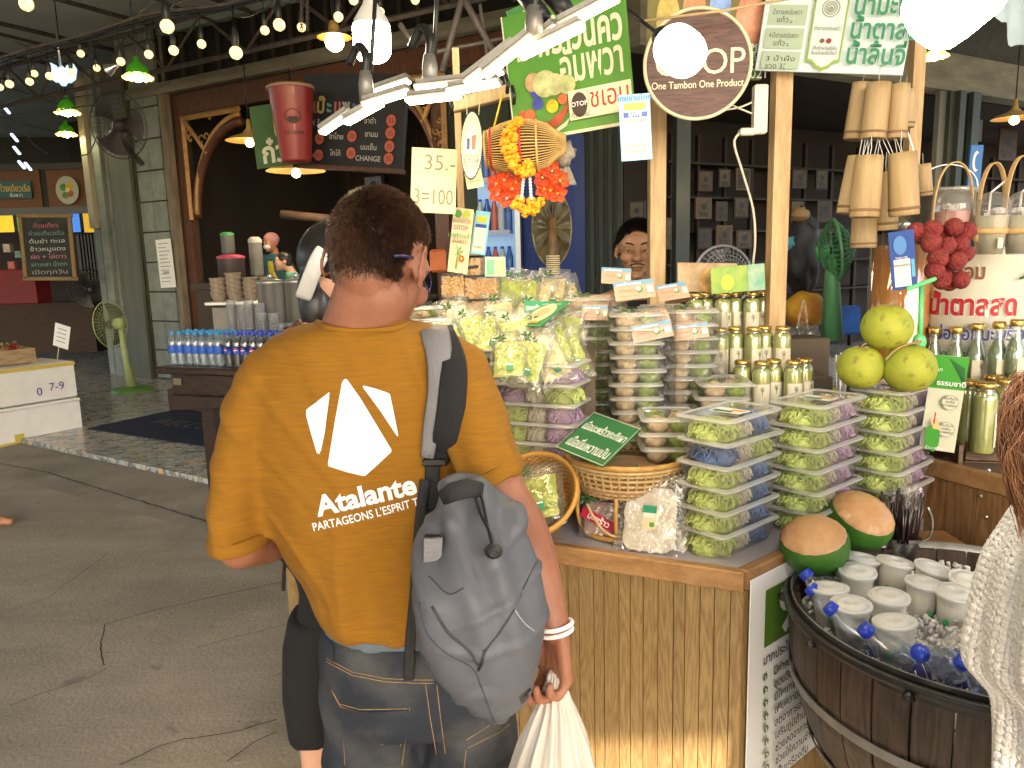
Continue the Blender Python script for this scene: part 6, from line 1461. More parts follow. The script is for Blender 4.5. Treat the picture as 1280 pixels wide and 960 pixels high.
# ================================================================== GOODS ON THE STALL
def strands(b,cx,cy,z0,rx,ry,h,m,n=26,r=.0022,seed=0,seg=7,curl=.6):
 r_=random.Random(seed)
 b.ball((cx,cy,z0),1,12,6,m,rad=(rx*.92,ry*.92,h*.8),wob=.25,seed=seed)
 for i in range(n):
  a=r_.uniform(0,6.28); q=math.sqrt(r_.random())*.95; x,y=q*math.cos(a),q*math.sin(a); d=r_.uniform(0,6.28); pts=[]
  for k in range(seg):
   l=max(0,1-x*x-y*y)**.5; pts.append((cx+x*rx,cy+y*ry,z0+h*l+r_.uniform(-.002,.003))); d+=r_.uniform(-curl,curl)*1.6; x+=math.cos(d)*.2; y+=math.sin(d)*.2
   if x*x+y*y>1:x*=.9; y*=.9; d+=1.5
  b.tube(pts,r,4,m,caps=False)
def curls(b,cx,cy,z0,rx,ry,h,m,n=18,seed=0,w_=.010):
 """ruffled leaf-like pieces"""
 r_=random.Random(seed); b.ball((cx,cy,z0),1,10,6,m,rad=(rx*.85,ry*.85,h*.7),wob=.3,seed=seed)
 for i in range(n):
  a=r_.uniform(0,6.28); q=math.sqrt(r_.random()); x,y=q*math.cos(a),q*math.sin(a); l=max(0,1-x*x-y*y)**.5
  c=V(cx+x*rx,cy+y*ry,z0+h*l); R_=Euler((r_.uniform(-.9,.9),r_.uniform(-.9,.9),r_.uniform(0,6.28))).to_matrix().to_4x4(); ph=r_.uniform(0,6)
  b.grid(lambda u,v:((u-.5)*w_*2.4,(v-.5)*w_*1.6,.35*w_*math.sin(u*9+ph)*(.4+v)+w_*.3*math.cos(v*4)),6,4,m,M=Matrix.Translation(c)@R_)
lime=mat('lime_strand',(.38,.50,.09),.5,c2=(.64,.70,.28),vs=90,bump=.7,bs=140); violet=mat('violet_strand',(.36,.22,.38),.5,c2=(.54,.38,.52),vs=60)
blu=mat('pea_blue_strand',(.07,.12,.28),.5,c2=(.15,.22,.42),vs=60); pale=mat('ivory_strand',(.55,.50,.38),.5,c2=(.66,.60,.48),vs=60); rosy=mat('rose_strand',(.45,.28,.28),.5,c2=(.55,.38,.34),vs=50)
boxp=clear('box_plastic',(1,1,.99),.07,.14,white=.05); rimp=clear('box_rim_plastic',(1,1,.98),.14,.2,white=.30)
lidlab=mat('lid_label',(.75,.78,.70),.4)
def rrect(w_,l,r,n=4):
 out=[]
 for cx,cy,a0 in((w_/2-r,l/2-r,0),(-w_/2+r,l/2-r,90),(-w_/2+r,-l/2+r,180),(w_/2-r,-l/2+r,270)):
  for k in range(n+1):a=R(a0+90*k/n); out.append((cx+r*math.cos(a),cy+r*math.sin(a)))
 return out
def loopgrid(b,loops,m,smooth=True):
 n=len(loops[0]); vs=[p for l in loops for p in l]; fs=[]
 for k in range(len(loops)-1):
  for i in range(n):j=(i+1)%n; fs.append((k*n+i,k*n+j,(k+1)*n+j,(k+1)*n+i))
 b.add(vs,fs,m,smooth)
def z_(loop,z,s=1.0):return[(x*s,y*s,z)for x,y in loop]
def tray(w_,l,h,taper,rim,content,name='food_box',label='x',group=None,lab=None,r=.016,lidh=.008):
 """clear box: local x = width, y = length, z up from its base"""
 t=thing(name,label,'box',group=group)
 base=rrect(w_*taper,l*taper,r*.9); top=rrect(w_,l,r); ou=rrect(w_+rim*2,l+rim*2,r+rim)
 b=MB(); loopgrid(b,[z_(base,0.001,.9),z_(base,.001),z_(top,h)],boxp); b.add(z_(base,.001),[tuple(range(len(base)))[::-1]],boxp); b.build('tub',None,t)
 b=MB(); loopgrid(b,[z_(top,h),z_(ou,h-.0015),z_(ou,h+.004),z_(top,h+.0045),z_(top,h+lidh,.97),z_(top,h+lidh,.93),z_(top,h+lidh-.004,.90)],rimp); b.add(z_(top,h+lidh-.004,.90),[tuple(range(len(top)))],boxp); b.build('lid',None,t)
 for nm,fn in content:b=MB(); fn(b); b.build(nm,None,t)
 if lab:b=MB(); lab(b); b.build('lid_label',None,t)
 return t
def blklabel(w_,l,z):
 def f(b):
  b.add([(-w_*.3,-l*.12,z),(w_*.3,-l*.12,z),(w_*.3,l*.12,z),(-w_*.3,l*.12,z)],[(0,1,2,3)],lidlab); dk=mat('leaf_print',(.03,.13,.04),.5); og=mat('orange_print',(.7,.3,.05),.5)
  b.add([(-w_*.25,-l*.09,z+.0005),(w_*.1,-l*.09,z+.0005),(w_*.1,-l*.02,z+.0005),(-w_*.25,-l*.02,z+.0005)],[(0,1,2,3)],dk); b.add([(0,l*.0,z+.0005),(w_*.25,l*.0,z+.0005),(w_*.25,l*.07,z+.0005),(0,l*.07,z+.0005)],[(0,1,2,3)],og)
 return f
def orient(d_len,d_w=None):
 a=math.atan2(d_len.y,d_len.x)-math.pi/2; return a
def stack(proto,corner,n,zpitch,rz,labelfn,jit=.003,first=True,alt=None,kidmap=None,flip=None):
 """pile n copies upward; corner = world point of the pile centre"""
 out=[]
 km={}
 for c in bpy.data.objects:
  if c.parent in(proto,alt):km.setdefault(c.parent,[]).append(c)
 for i in range(n):
  src=alt if(alt is not None and i%2)else proto
  o=src if(src.get('_used')is None)else copy_tree(src,None,km)
  src['_used']=1
  if '_used' in o and o is not src:del o['_used']
  o.location=(corner[0]+rnd.uniform(-jit,jit),corner[1]+rnd.uniform(-jit,jit),corner[2]+i*zpitch)
  o.rotation_euler=(0,0,rz+rnd.uniform(-.03,.03)+(math.pi if flip and i in flip else 0)); o['label']=labelfn(i); out.append(o)
 return out
rz_bc=orient(bc); W_,L_,H_=.152,.252,.056
def cont_gb(b_side):
 return[('green_strands',lambda b:strands(b,0,-.070,.012,.066,.062,.043,lime,44,seed=2,r=.0026)),('ivory_strands',lambda b:strands(b,0,.002,.012,.062,.038,.038,pale,22,seed=3,r=.0026)),('blue_strands' if b_side=='b' else 'violet_strands',lambda b:strands(b,0,.070,.012,.064,.052,.042,blu if b_side=='b' else violet,40,seed=4,r=.0026))]
def cpos(px,py,z):p=G(px,py,z); return p
def center_from_corner(c,w_,l):return c-abn*0+(-bcn)*(w_/2)+bc*(l/2)
pa=tray(W_,L_,H_,.84,.006,cont_gb('b'),lab=blklabel(W_,L_,H_+.0055)); pb=tray(W_,L_,H_,.84,.006,cont_gb('v'),lab=blklabel(W_,L_,H_+.0055))
ca=center_from_corner(G(905,703,CZ+.004),W_,L_); cz=CZ+.004
def lab_stack(desc,where,n):
 return lambda i:'clear box of %s sweets, %s, %s'%(desc,ordw(i,n),where)
fl=[0,4]
S1=stack(pa,(ca.x,ca.y,cz),6,.0585,rz_bc,lab_stack('green and blue','pile at the counter corner',6),flip=[4])
cb_=P(1018,600,2.06); cc_=P(1112,600,2.22)
S2=stack(pb,(cb_.x,cb_.y,cz),6,.0585,rz_bc,lab_stack('green and purple','middle front pile',6))
S3=stack(pb,(cc_.x,cc_.y,cz),6,.0585,rz_bc,lab_stack('green and purple','pile under the fruits',6))
for o in S1+S2+S3:o['group']='clear boxes of coloured sweets in front piles'
cd_=P(676,548,2.16); rz_ab=orient(-ab)
S4=stack(pb,(cd_.x,cd_.y,1.042),5,.056,rz_ab,lab_stack('green and purple','pile by the arm',5),flip=[3])
for o in S4:o['group']='clear boxes of coloured sweets behind the left basket'
# coconut sweet trays
leafg=mat('pandan_green',(.16,.28,.03),.6,c2=(.40,.50,.09),vs=80,bump=.5,bs=150); coco=mat('toasted_coconut',(.58,.40,.22),.7,c2=(.76,.60,.40),vs=80,bump=.5,bs=150)
def cont_co(seed):
 def f1(b):
  for(x,y)in((-.040,-.031),(.040,.031)):strands(b,x,y,.012,.038,.032,.027,leafg,12,.0018,seed+int(x*1000),5)
 def f2(b):
  for(x,y)in((.040,-.031),(-.040,.031)):strands(b,x,y,.012,.038,.032,.027,coco,12,.0018,seed+int(x*1300),5)
 return[('green_sweets',f1),('coconut_sweets',f2)]
pc=tray(.168,.145,.033,.86,.008,cont_co(1),r=.014,lidh=.010)
towers=[((832,560,2.10),1.055,3,'in the round rattan basket pile'),((795,500,2.28),1.042,10,'left of the two towers with printed cards'),((860,490,2.36),1.042,10,'right of the two towers with printed cards'),((738,500,2.44),1.042,11,'tower left of the others, nearest the leafy bags'),((900,515,2.24),1.042,5,'low tower in front of the gold capped bottles')]
towers+=[((708,500,2.55),1.042,9,'hidden tower behind the purple sweet boxes'),((828,500,2.50),1.042,10,'rear tower between the two card towers')]
TT=[]
for(px,py,Y),z,n,where in towers:
 p=P(px,py,Y); TT.append(stack(pc,(p.x,p.y,z),n,.041,rz_ab+R(45)*0+.35,lambda i:'coconut ball tray, %s, %s'%(ordw(i,n),where),jit=.005))
for T_ in TT:
 for o in T_:o['group']='small trays of coconut sweets'
# printed cards lying over the trays
ck=mat('card_peach',(.50,.33,.23),.5,var=.06); cbl=mat('card_blue',(.16,.32,.46),.5); cfl=mat('card_floral',(.70,.60,.50),.5,c2=(.65,.30,.15),vs=40)
def pcard(label,TL,TR,BL,Y,Y2=None,Yb=None,top=None):
 s=Sign('printed_card',label,'card',P(*TL,Y),P(*TR,Y2 or Y),P(*BL,Yb or Y),.0012,ck,group='printed coconut cards')
 s.rect(0,0,1,.24,cbl); s.text('มะพร้าวกรอบ',.38,.21,s.h*.17,white_ink,bold=.02,wmax=.6); s.text('น้ำหอม',.3,.58,s.h*.2,mat('card_brown_ink',(.35,.18,.1),.6),wmax=.35); s.ell(.62,.52,.09,None,mat('card_leaf',(.08,.25,.05),.5)); s.ell(.60,.48,.06,None,white_ink); s.text('สินค้าชุมชน อัมพวา',.35,.85,s.h*.10,mat('card_brown_ink'),wmax=.5)
 s.rect(.8,.38,.95,.75,mat('card_pale',(.7,.65,.6),.6)); r=s.done()
 if top:
  b=MB(); Mi=s.M.inverted(); b.quad((0,0,0),(s.w,0,0),tuple(Mi@P(*top[1],top[2])),tuple(Mi@P(*top[0],top[2])),cfl); b.build('folded_flap',None,r)
 return r
pcard('printed coconut card standing highest, below the chin of the seller',(752,334),(789,336),(751,354),2.42,Yb=2.40)
pcard('printed coconut card leaning just left of the middle post',(766,354),(816,348),(768,377),2.3,Yb=2.27)
pcard('printed coconut card leaning just right of the middle post',(819,358),(857,352),(813,377),2.34,Yb=2.30)
pcard('printed coconut card with floral flap on the left tall tower',(788,409),(838,399),(789,430),2.20,Yb=2.19,top=((781,393),(832,384),2.32))
pcard('printed coconut card with floral flap on the right tall tower',(840,408),(884,402),(842,427),2.27,Yb=2.26,top=((832,390),(880,384),2.4))
pcard('printed coconut card with floral flap on the leftmost tray tower',(727,382),(760,382),(724,400),2.34,Yb=2.33,top=((731,370),(764,368),2.44))
# film wrap gloss over the towers
wrap=clear('crinkled_film',(.99,.99,.97),.06,.16,white=.04,crinkle=1.0,cs=24)
def leafspray(b,c,s,n=7,m=None,seed=0):
 r_=random.Random(seed); m=m or mat('dark_leaf_print',(.012,.06,.02),.45,c2=(.05,.16,.04),vs=40)
 for i in range(n):
  R_=Matrix.Translation(c)@Euler((r_.uniform(-.4,.4),r_.uniform(-.4,.4),i*6.28/n+r_.uniform(-.3,.3))).to_matrix().to_4x4(); L2=s*r_.uniform(.7,1.1)
  b.grid(lambda u,v:((.1+u*.9)*L2,(v-.5)*L2*.38*math.sin(math.pi*min(1,u*.95+.05)),.1*L2*math.sin(u*3)-abs(v-.5)*L2*.15),6,3,m,M=R_)
for i,T_ in enumerate(TT[1:4]):
 o=T_[-1]; b=MB(); leafspray(b,(0,-.02,.046),.038,8,mat('pandan_leaf_long',(.06,.15,.03),.4,c2=(.22,.30,.08),vs=30),i); b.build('leaf_garnish',None,o)
def filmwrap(px,Y,top,label,r=.097):
 p=P(px,450,Y); z1=P(px,top,Y).z; t=thing('film_wrap',label,'film',loc=(p.x,p.y,1.06),group='film wrapped round tray towers'); b=MB(); H=z1-1.06
 def f(u,v):
  a=6.2832*u; q=1/max(abs(math.cos(a)),abs(math.sin(a))); q=min(q,1.22); k=1+.05*mnoise.noise(V(math.cos(a)*5,math.sin(a)*5,v*9+px))-(.35*max(0,v-.9)*6)**2
  return(r*q*k*math.cos(a+.35),r*q*k*math.sin(a+.35),H*v)
 b.grid(f,60,30,clear('tower_film',(1,1,.98),.035,.12,white=.02,crinkle=1.0,cs=22),close_u=True); b.build('film',None,t)
for a_ in((795,2.28,386,'clear film round the tray tower left under the floral cards'),(860,2.36,388,'clear film round the tray tower right under the floral cards'),(738,2.44,372,'clear film round the leftmost tray tower')):filmwrap(*a_)
# film bags of green flower sweets
flowm=mat('lime_flower',(.34,.42,.035),.55,c2=(.50,.54,.10),vs=50); flowy=mat('cream_flower',(.62,.52,.24),.55,c2=(.72,.62,.34),vs=50); bagf=clear('bag_film',(.99,.99,.97),.09,.13,white=.06,crinkle=.9,cs=20); glab=mat('green_label',(.02,.25,.12),.4)
def flowerbag(m,seed,lbl=True):
 t=thing('sweet_bag','x','bag',group='film bags of flower sweets'); r_=random.Random(seed)
 def sh(u,v,s_,off=0):
  x=(u-.5)*.108; y=(v-.5)*.180; e=max(0,(1-(2*u-1)**4))*max(0,1-(2*v-1)**6); return(x*(1+.03*math.sin(v*20+seed)),y,s_*(.016*e+.0025*mnoise.noise(V(u*6,v*9,seed+s_))*e)+off)
 b=MB(); b.grid(lambda u,v:sh(u,v,1),14,20,bagf); b.grid(lambda u,v:sh(1-u,v,-1),14,20,bagf); b.build('film',None,t)
 b=MB()
 def body(u,v,s_):e=max(0,(1-(2*u-1)**4))*max(0,1-(2*v-1)**6); return((u-.5)*.080*(1+.10*mnoise.noise(V(v*6,seed,0))),(v-.5)*.115-.008,s_*e*(.009+.0035*math.sin(u*19+seed)*math.sin(v*24))+s_*.003*mnoise.noise(V(u*14,v*20,seed))*e)
 b.grid(lambda u,v:body(u,v,1),22,30,m); b.grid(lambda u,v:body(1-u,v,-1),12,16,m)
 for i in range(9):
  cx,cy=((i%3)-1)*.023+r_.uniform(-.004,.004),(i//3-1.2)*.032+r_.uniform(-.004,.004); R_=Matrix.Translation((cx,cy,.009))@Euler((r_.uniform(-.3,.3),r_.uniform(-.3,.3),r_.uniform(0,6))).to_matrix().to_4x4()
  for k in range(6):a=k*math.pi/3; b.ball((.008*math.cos(a),.008*math.sin(a),0),1,7,5,m,R_,rad=(.0075,.0045,.0030))
 b.build('flower_sweets',None,t)
 b=MB(); leafspray(b,(-.020,.056,.0165),.020,6,seed=seed); b.build('leaf_print',None,t)
 if lbl:b=MB(); b.box((.008,-.045,.0175),(.018,.024,.0008),glab); b.box((.008,-.038,.0181),(.014,.004,.0006),white_ink); b.build('label',None,t)
 return t
fb=[flowerbag(flowm,1),flowerbag(flowm,2),flowerbag(flowy,3)]
bags=[(593,415,2.20,12,0,'leafy front row, leftmost near the shoulder strap'),(618,416,2.19,-14,1,'second in the front row from the shoulder strap'),(646,421,2.15,8,0,'front row straight below the green leaflet'),(668,425,2.16,-20,2,'pale one in the front row below the leaflet corner'),(706,414,2.28,-8,0,'rightmost bright green one beside the tray towers'),(690,428,2.20,15,1,'front row between the leaflet and the right bag'),(722,398,2.40,-18,2,'pale one leaning at the far right of the heap'),(637,366,2.48,-24,0,'bright back one beside the nut boxes'),(655,366,2.50,-10,1,'second bright one in the back row'),(670,372,2.52,-20,2,'pale one in the middle of the back row'),(690,364,2.55,-6,2,'tall back one under the brown palm fan'),(708,372,2.58,10,2,'last pale one in the back row beside the shutter'),(575,403,2.30,20,2,'pale one tucked under the nut boxes'),(636,446,2.08,5,1,'lowest, resting on the left sweet boxes'),(662,448,2.08,-12,0,'lowest, right part of the sweet boxes'),(625,396,2.34,0,2,'pale one in the middle row left'),(655,398,2.36,-30,2,'pale one in the middle row under the green label'),(560,432,2.16,14,1,'one half behind the strap of the backpack'),(712,440,2.2,10,0,'lying before the leftmost tray tower'),(685,447,2.10,25,2,'pale one lying on the sweet boxes')]
used={}
for(x,y,Y,ang,k,where)in bags:
 src=fb[k]; o=src if k not in used else copy_tree(src); used[k]=1
 p=P(x,y,Y); M=Matrix.Translation(p)@Matrix.Rotation(R(rnd.uniform(-14,14)),4,'Z')@Matrix.Rotation(R(55+rnd.uniform(-8,8)),4,'X')@Matrix.Rotation(R(ang),4,'Z'); o.matrix_basis=M; o.scale=(1.0,)*3
 o['label']='film bag of %s flower sweets, %s'%(('lime green','lime green','cream')[k],where)
b=MB(); bb=P(650,440,2.2); sl=[P(560,440,2.16),P(745,440,2.16),P(745,372,2.75),P(560,372,2.75)]; b.add([p+V(0,.03,-.035)for p in sl]+[V(p.x,p.y+.03,1.05)for p in sl],[(0,1,2,3),(0,4,5,1),(1,5,6,2),(0,3,7,4)],riser); wbuild(b,'sloping_board',None,disp)
# green label and leaflet on the bags
s=Sign('green_label','small dark green label with white lettering stuck among the leafy bags','label',P(655,376,2.28),P(697,377,2.28),P(652,391,2.26),.002,glab); s.text('มะพร้าวอบ',.42,.75,.022,white_ink,bold=.02,wmax=.7); s.done()
s=Sign('leaflet','green and cream leaflet lying tilted on the leafy bags','leaflet',P(680,377,2.30),P(713,376,2.24),P(654,407,2.16),.002,mat('leaflet_green',(.05,.26,.10),.45)); s.ell(.5,.52,.40,.38,mat('leaflet_cream',(.62,.55,.35),.5)); s.ell(.5,.5,.22,.2,mat('leaflet_tan',(.55,.38,.2),.5)); s.text('กลีบลำดวน',.5,.18,.014,white_ink,wmax=.7); s.rect(.5,.84,.8,.92,mat('orange_print')); s.done()
# nut boxes
nut=mat('roasted_nut',(.52,.28,.09),.6,c2=(.70,.45,.18),vs=45)
def nutbox(w_,d,h,seed,lbl=False):
 t=thing('nut_box','x','box',group='clear boxes of roasted nuts'); b=MB(); loop=rrect(w_,d,.006,3); loopgrid(b,[z_(loop,0),z_(loop,h)],boxp); b.build('tub',None,t)
 b=MB(); loopgrid(b,[z_(loop,h,1.03),z_(loop,h+.007,1.03),z_(loop,h+.007,.9)],black); b.add(z_(loop,h+.007,.9),[tuple(range(len(loop)))],boxp); b.build('lid',None,t)
 b=MB(); r_=random.Random(seed)
 for i in range(170):
  f_=r_.random(); x,y=r_.uniform(-.5,.5)*w_*.93,r_.uniform(-.5,.1)*d*.9
  if r_.random()<.55:y=-d*.44
  b.ball((x,y,r_.uniform(.004,h*.94)),1,6,4,nut,rad=(.005,.004,.0045))
 b.box((0,0,h*.46),(w_*.88,d*.8,h*.86),nut); tag(b.build('nuts',None,t),kind='stuff')
 if lbl:b=MB(); b.add([(-.018,-d/2-.001,h*.35),(.018,-d/2-.001,h*.42),(.018,-d/2-.001,h*.6),(-.018,-d/2-.001,h*.53)],[(0,1,2,3)],dark_ink); b.build('label',None,t)
 return t
for(x,y,Y,w_,h,ang,lab,lb)in((571,398,2.42,.085,.062,0,'lower left of the four under the folded sign',0),(606,400,2.40,.10,.062,-.05,'lower right of the four under the folded sign',0),(569,371,2.44,.078,.068,0,'upper left, right under the folded sign',0),(604,374,2.42,.105,.070,-.05,'upper right below the payment stand',0),(593,344,2.46,.055,.055,.05,'small square one with a dark label on top of the others',1)):
 o=nutbox(w_,.075,h,int(x),lb); o.location=P(x,y,Y); o.rotation_euler=(0,0,ang-.1); o['label']='box of roasted nuts, '+lab
s=Sign('folded_sign','cream folded tent sign with a palm tree and green lettering above the nut boxes','sign',P(567,259,2.42),P(592,262,2.38),P(553,338,2.44),.003,mat('tent_cream',(.68,.62,.42),.5))
tr1=mat('tent_brown',(.35,.12,.05),.5); s.ell(.28,.09,.18,.06,mat('tent_leaf',(.12,.35,.05),.5)); s.ell(.7,.08,.16,.07,mat('tent_lime',(.45,.55,.08),.5)); s.text('ขนมไทยโบราณ',.5,.22,.022,tr1,wmax=.85); s.text('OTOP',.5,.33,.02,tr1); s.text('มะพร้าวแก้ว',.5,.45,.02,mat('tent_leaf')); s.text('อัมพวา',.5,.53,.02,tr1)
s.poly([(.42,.93),(.47,.62),(.51,.62),(.52,.93)],mat('tent_trunk',(.2,.3,.08),.5))
for a in range(7):s.poly([(.48,.66),(.48+.3*math.cos(a*.9),.64+.09*math.sin(a*.9)),(.48+.24*math.cos(a*.9+.25),.66+.07*math.sin(a*.9+.25))],mat('tent_leaf'))
s.ell(.75,.76,.13,None,red_ink); s.ell(.75,.76,.07,None,yellow_ink); s.done()
b=MB(); Mi=s.M.inverted(); b.add([tuple(Mi@q)for q in(P(592,262,2.38),P(603,314,2.58),P(580,338,2.52),P(581,339,2.42))],[(0,1,2,3)],mat('tent_cream')); b.build('back_leaf',None,s.root)
s=Sign('payment_stand','sky blue payment stand with yellow strip on top of the nut boxes','card',P(595,263,2.40),P(613,265,2.38),P(603,316,2.38),.004,mat('card_sky_blue')); s.rect(.14,.3,.9,.94,mat('card_cream')); s.rect(.2,.12,.85,.26,mat('card_yellow')); s.rect(.14,.30,.9,.38,mat('card_navy')); s.text('ขอบคุณ',.5,.85,.01,dark_ink); s.done()
s=Sign('packet','pale green paper packet standing right of the small nut box','packet',P(606,321,2.36),P(632,321,2.36),P(606,346,2.36),.012,mat('packet_green',(.45,.60,.38),.5)); s.rect(.1,.15,.45,.9,mat('packet_mint',(.15,.4,.25),.5)); s.rect(.55,.2,.92,.85,mat('packet_peach',(.65,.45,.25),.5)); s.done()
# pandan trays near the face of the man
pt=tray(.13,.09,.028,.9,.004,[('brown_sweets',lambda b:curls(b,0,0,.010,.055,.035,.018,coco,20,5,.008)),('green_sweets',lambda b:curls(b,.03,0,.012,.025,.03,.018,leafg,10,6,.008))],name='sweet_tray')
for(x,y,Y,n,lab)in((536,404,2.22,3,'pile under the glasses'),(562,398,2.28,3,'pile touching the nut boxes'),(530,384,2.4,2,'small rear pile behind the lens')):
 p=P(x,y,Y); T_=stack(pt,(p.x,p.y,p.z-n*.034),n,.034,-.1,lambda i:'tray of tan sweets, %s in the %s'%(ordw(i,n),lab))
 for o in T_:o['group']='clear trays near the glasses'
 q=P(x,y,Y); b=MB(); b.box((q.x,q.y,(1.10+q.z-n*.034)/2),(.14,.1,max(.02,q.z-n*.034-1.10)),riser); wbuild(b,'step',None,disp)
# gold-capped bottles
gold=mat('gold_cap',(.62,.42,.12),.28,.9,var=.1); drink=mat('pale_coconut_drink',(.40,.42,.12),.25,c2=(.50,.50,.19),vs=9,coat=.6); glass_=clear('bottle_glass',(.96,.98,.94),.14,.04); labw=mat('bottle_label',(.66,.60,.46),.5); palmp=mat('palm_print',(.10,.12,.02),.6)
def jarbottle(h=.165,r=.0285,tall=False):
 t=thing('drink_bottle','x','bottle')
 if not tall:prof=[(0,0),(r,.0),(r*1.02,.004),(r*1.02,h*.76),(r*.93,h*.83),(r*.74,h*.885),(r*.74,h*.92)]
 else:prof=[(0,0),(r,0),(r,h*.52),(r*.85,h*.62),(r*.48,h*.78),(r*.42,h*.94)]
 MB().lathe([(a*.93,z+.002)for a,z in prof[:-2]]+[(r*.4,prof[-2][1]*.985),(0,prof[-2][1]*.985)],14,drink if not tall else mat('pale_green_drink',(.26,.33,.20),.25,coat=.6)).build('drink',None,t)
 MB().lathe(prof,16,glass_).build('glass',None,t)
 cr=r*.76 if not tall else r*.62
 MB().lathe([(cr,h*.91),(cr*1.08,h*.92),(cr*1.08,h*.975),(cr*.9,h),(0,h)],18,gold).build('cap',None,t)
 b=MB(); lw,l0,l1=.9,h*(.10 if not tall else.12),h*(.58 if not tall else.52); rr=r*1.03; n=8
 a0=-math.pi/2+.2; vs=[]
 for i in range(n+1):a=a0-lw+2*lw*i/n; vs+=[(rr*math.cos(a),rr*math.sin(a),l0),(rr*math.cos(a),rr*math.sin(a),l1)]
 b.add(vs,[(2*i,2*i+2,2*i+3,2*i+1)for i in range(n)],labw,True); lb=b.build('label',None,t); b=MB()
 def q(u,v):a=a0+u/rr; return((rr+.0006)*math.cos(a),(rr+.0006)*math.sin(a),l0+(l1-l0)*v)
 b.add([q(-.001,.55),q(.001,.55),q(.0015,.8),q(0,.8)],[(0,1,2,3)],palmp)
 for k in range(6):a=k*1.05; b.add([q(0,.80),q(.007*math.cos(a),.8+.12*math.sin(a)),q(.006*math.cos(a+.5),.8+.1*math.sin(a+.5))],[(0,1,2),(2,1,0)],palmp)
 for k in range(4):b.add([q(-.009,.45-k*.1),q(.009,.45-k*.1),q(.009,.47-k*.1),q(-.009,.47-k*.1)],[(0,1,2,3)],palmp)
 b.build('palm_print',None,lb); return t
jp=jarbottle(); jx=True
rows=[([(909,.03,2.22)]+[(x,0,2.30)for x in(932,952,972,992,1011)],BSTEP[0][1],'lowest row of gold capped bottles'),([(x,0,2.45)for x in(900,922,941,959,977)],BSTEP[1][1],'middle row of gold capped bottles'),([(x,0,2.62)for x in(868,884,902,920,938,956)],BSTEP[2][1],'top row of gold capped bottles')]
km=None
for xs,z,nm in rows:
 for i,(x,dz,Y)in enumerate(xs):
  o=jp if jx else copy_tree(jp); jx=False; zz=z-(.055 if dz else 0); ang=rnd.uniform(-.7,.7)
  p=P(x,450,Y); o.location=(p.x,Y+.035*(i%2),zz+.001); o.rotation_euler=(0,0,ang); o['label']='gold capped bottle, %s in the %s'%(ordw(i,len(xs),'leftmost','rightmost'),nm.replace(' of gold capped bottles',' beside the tray towers')); o['group']='gold capped bottles'
s=Sign('photo_card','green and yellow printed card propped behind the top row of gold capped bottles','card',P(888,335,2.56),P(956,329,2.56),P(889,368,2.56),.003,mat('card_leafy',(.10,.34,.06),.45,c2=(.35,.45,.08),vs=14)); s.ell(.3,.6,.12,.3,mat('card_yellowgreen',(.5,.55,.05),.5)); s.rect(.68,.0,.98,1,mat('card_teal',(.10,.38,.28),.5,c2=(.4,.5,.35),vs=20)); s.done()
s=Sign('photo_card','brown food photo card leaning just right of the middle post','card',P(847,328,2.66),P(922,329,2.66),P(842,364,2.64),.003,mat('card_brownfood',(.22,.10,.04),.45,c2=(.50,.38,.2),vs=9)); s.ell(.55,.6,.2,.45,mat('nutty',(.5,.3,.1),.6,var=.3,vs=40)); s.done()
fan('grey desk fan half hidden behind the top row of gold capped bottles',P(904,345,2.95),.115,R(8),R(-5),mat('grey_wire',(.30,.30,.33),.4,.4),mat('smoky_blade3',(.05,.05,.06),.3),black,group='fans')
# ------------------------------------------------------------ baskets
wick=mat('honey_wicker',(.38,.20,.05),.5,c2=(.52,.31,.09),vs=40); wick2=mat('pale_rattan',(.44,.29,.12),.5,c2=(.58,.42,.20),vs=40)
def weave(b,prof,m,rows_=12,stakes=30,r=.0028,M=None):
 """real woven wall: rows passing in and out of the stakes"""
 def pr(t):
  k=t*(len(prof)-1); i=min(int(k),len(prof)-2); f=k-i; return prof[i][0]*(1-f)+prof[i+1][0]*f,prof[i][1]*(1-f)+prof[i+1][1]*f
 for k in range(rows_):
  rr,z=pr((k+.5)/rows_); n=stakes*2; b.tube([((rr+.0022*math.cos(math.pi*i/1+math.pi*k))*math.cos(2*math.pi*i/n),(rr+.0022*math.cos(math.pi*i+math.pi*k))*math.sin(2*math.pi*i/n),z)for i in range(n)],r,4,m,closed=True,M=M)
 for i in range(stakes):a=2*math.pi*i/stakes; b.tube([(pr(t)[0]*math.cos(a),pr(t)[0]*math.sin(a),pr(t)[1])for t in np.linspace(0,1,6)],r*.8,4,m,M=M,caps=False)
bp_=P(784,572,2.06); t=thing('rattan_basket','large round rattan basket holding coconut trays and the green sign','basket',loc=(bp_.x,bp_.y,CZ)); RZ_=1.075-CZ
b=MB(); weave(b,[(.132,.118),(.150,.15),(.162,.19),(.166,RZ_)],wick2,8,44,.0042); tag(b.build('woven_wall',None,t),kind='stuff')
MB().lathe([(0,.118),(.130,.118),(.148,.15),(.160,.19),(.162,RZ_-.003)],40,mat('basket_lining',(.22,.13,.05),.8,var=.3,vs=60)).build('basket_base',None,t)
b=MB(); b.tube([(.168*math.cos(q),.168*math.sin(q),RZ_)for q in np.linspace(0,6.2832,61)[:-1]],.0075,8,wick,closed=True); b.tube([(.166*math.cos(q),.166*math.sin(q),RZ_-.013)for q in np.linspace(0,6.2832,61)[:-1]],.005,8,wick2,closed=True); b.build('rim',None,t)
for a in(200,250,300,20,110):
 a=R(a); b=MB(); c,s_=math.cos(a),math.sin(a); b.tube(cat_([(.15*c,.15*s_,.13),(.155*c,.155*s_,.08),(.145*c,.145*s_,.03),(.12*c,.12*s_,.006)]),.006,7,wick); b.build('leg',None,t)
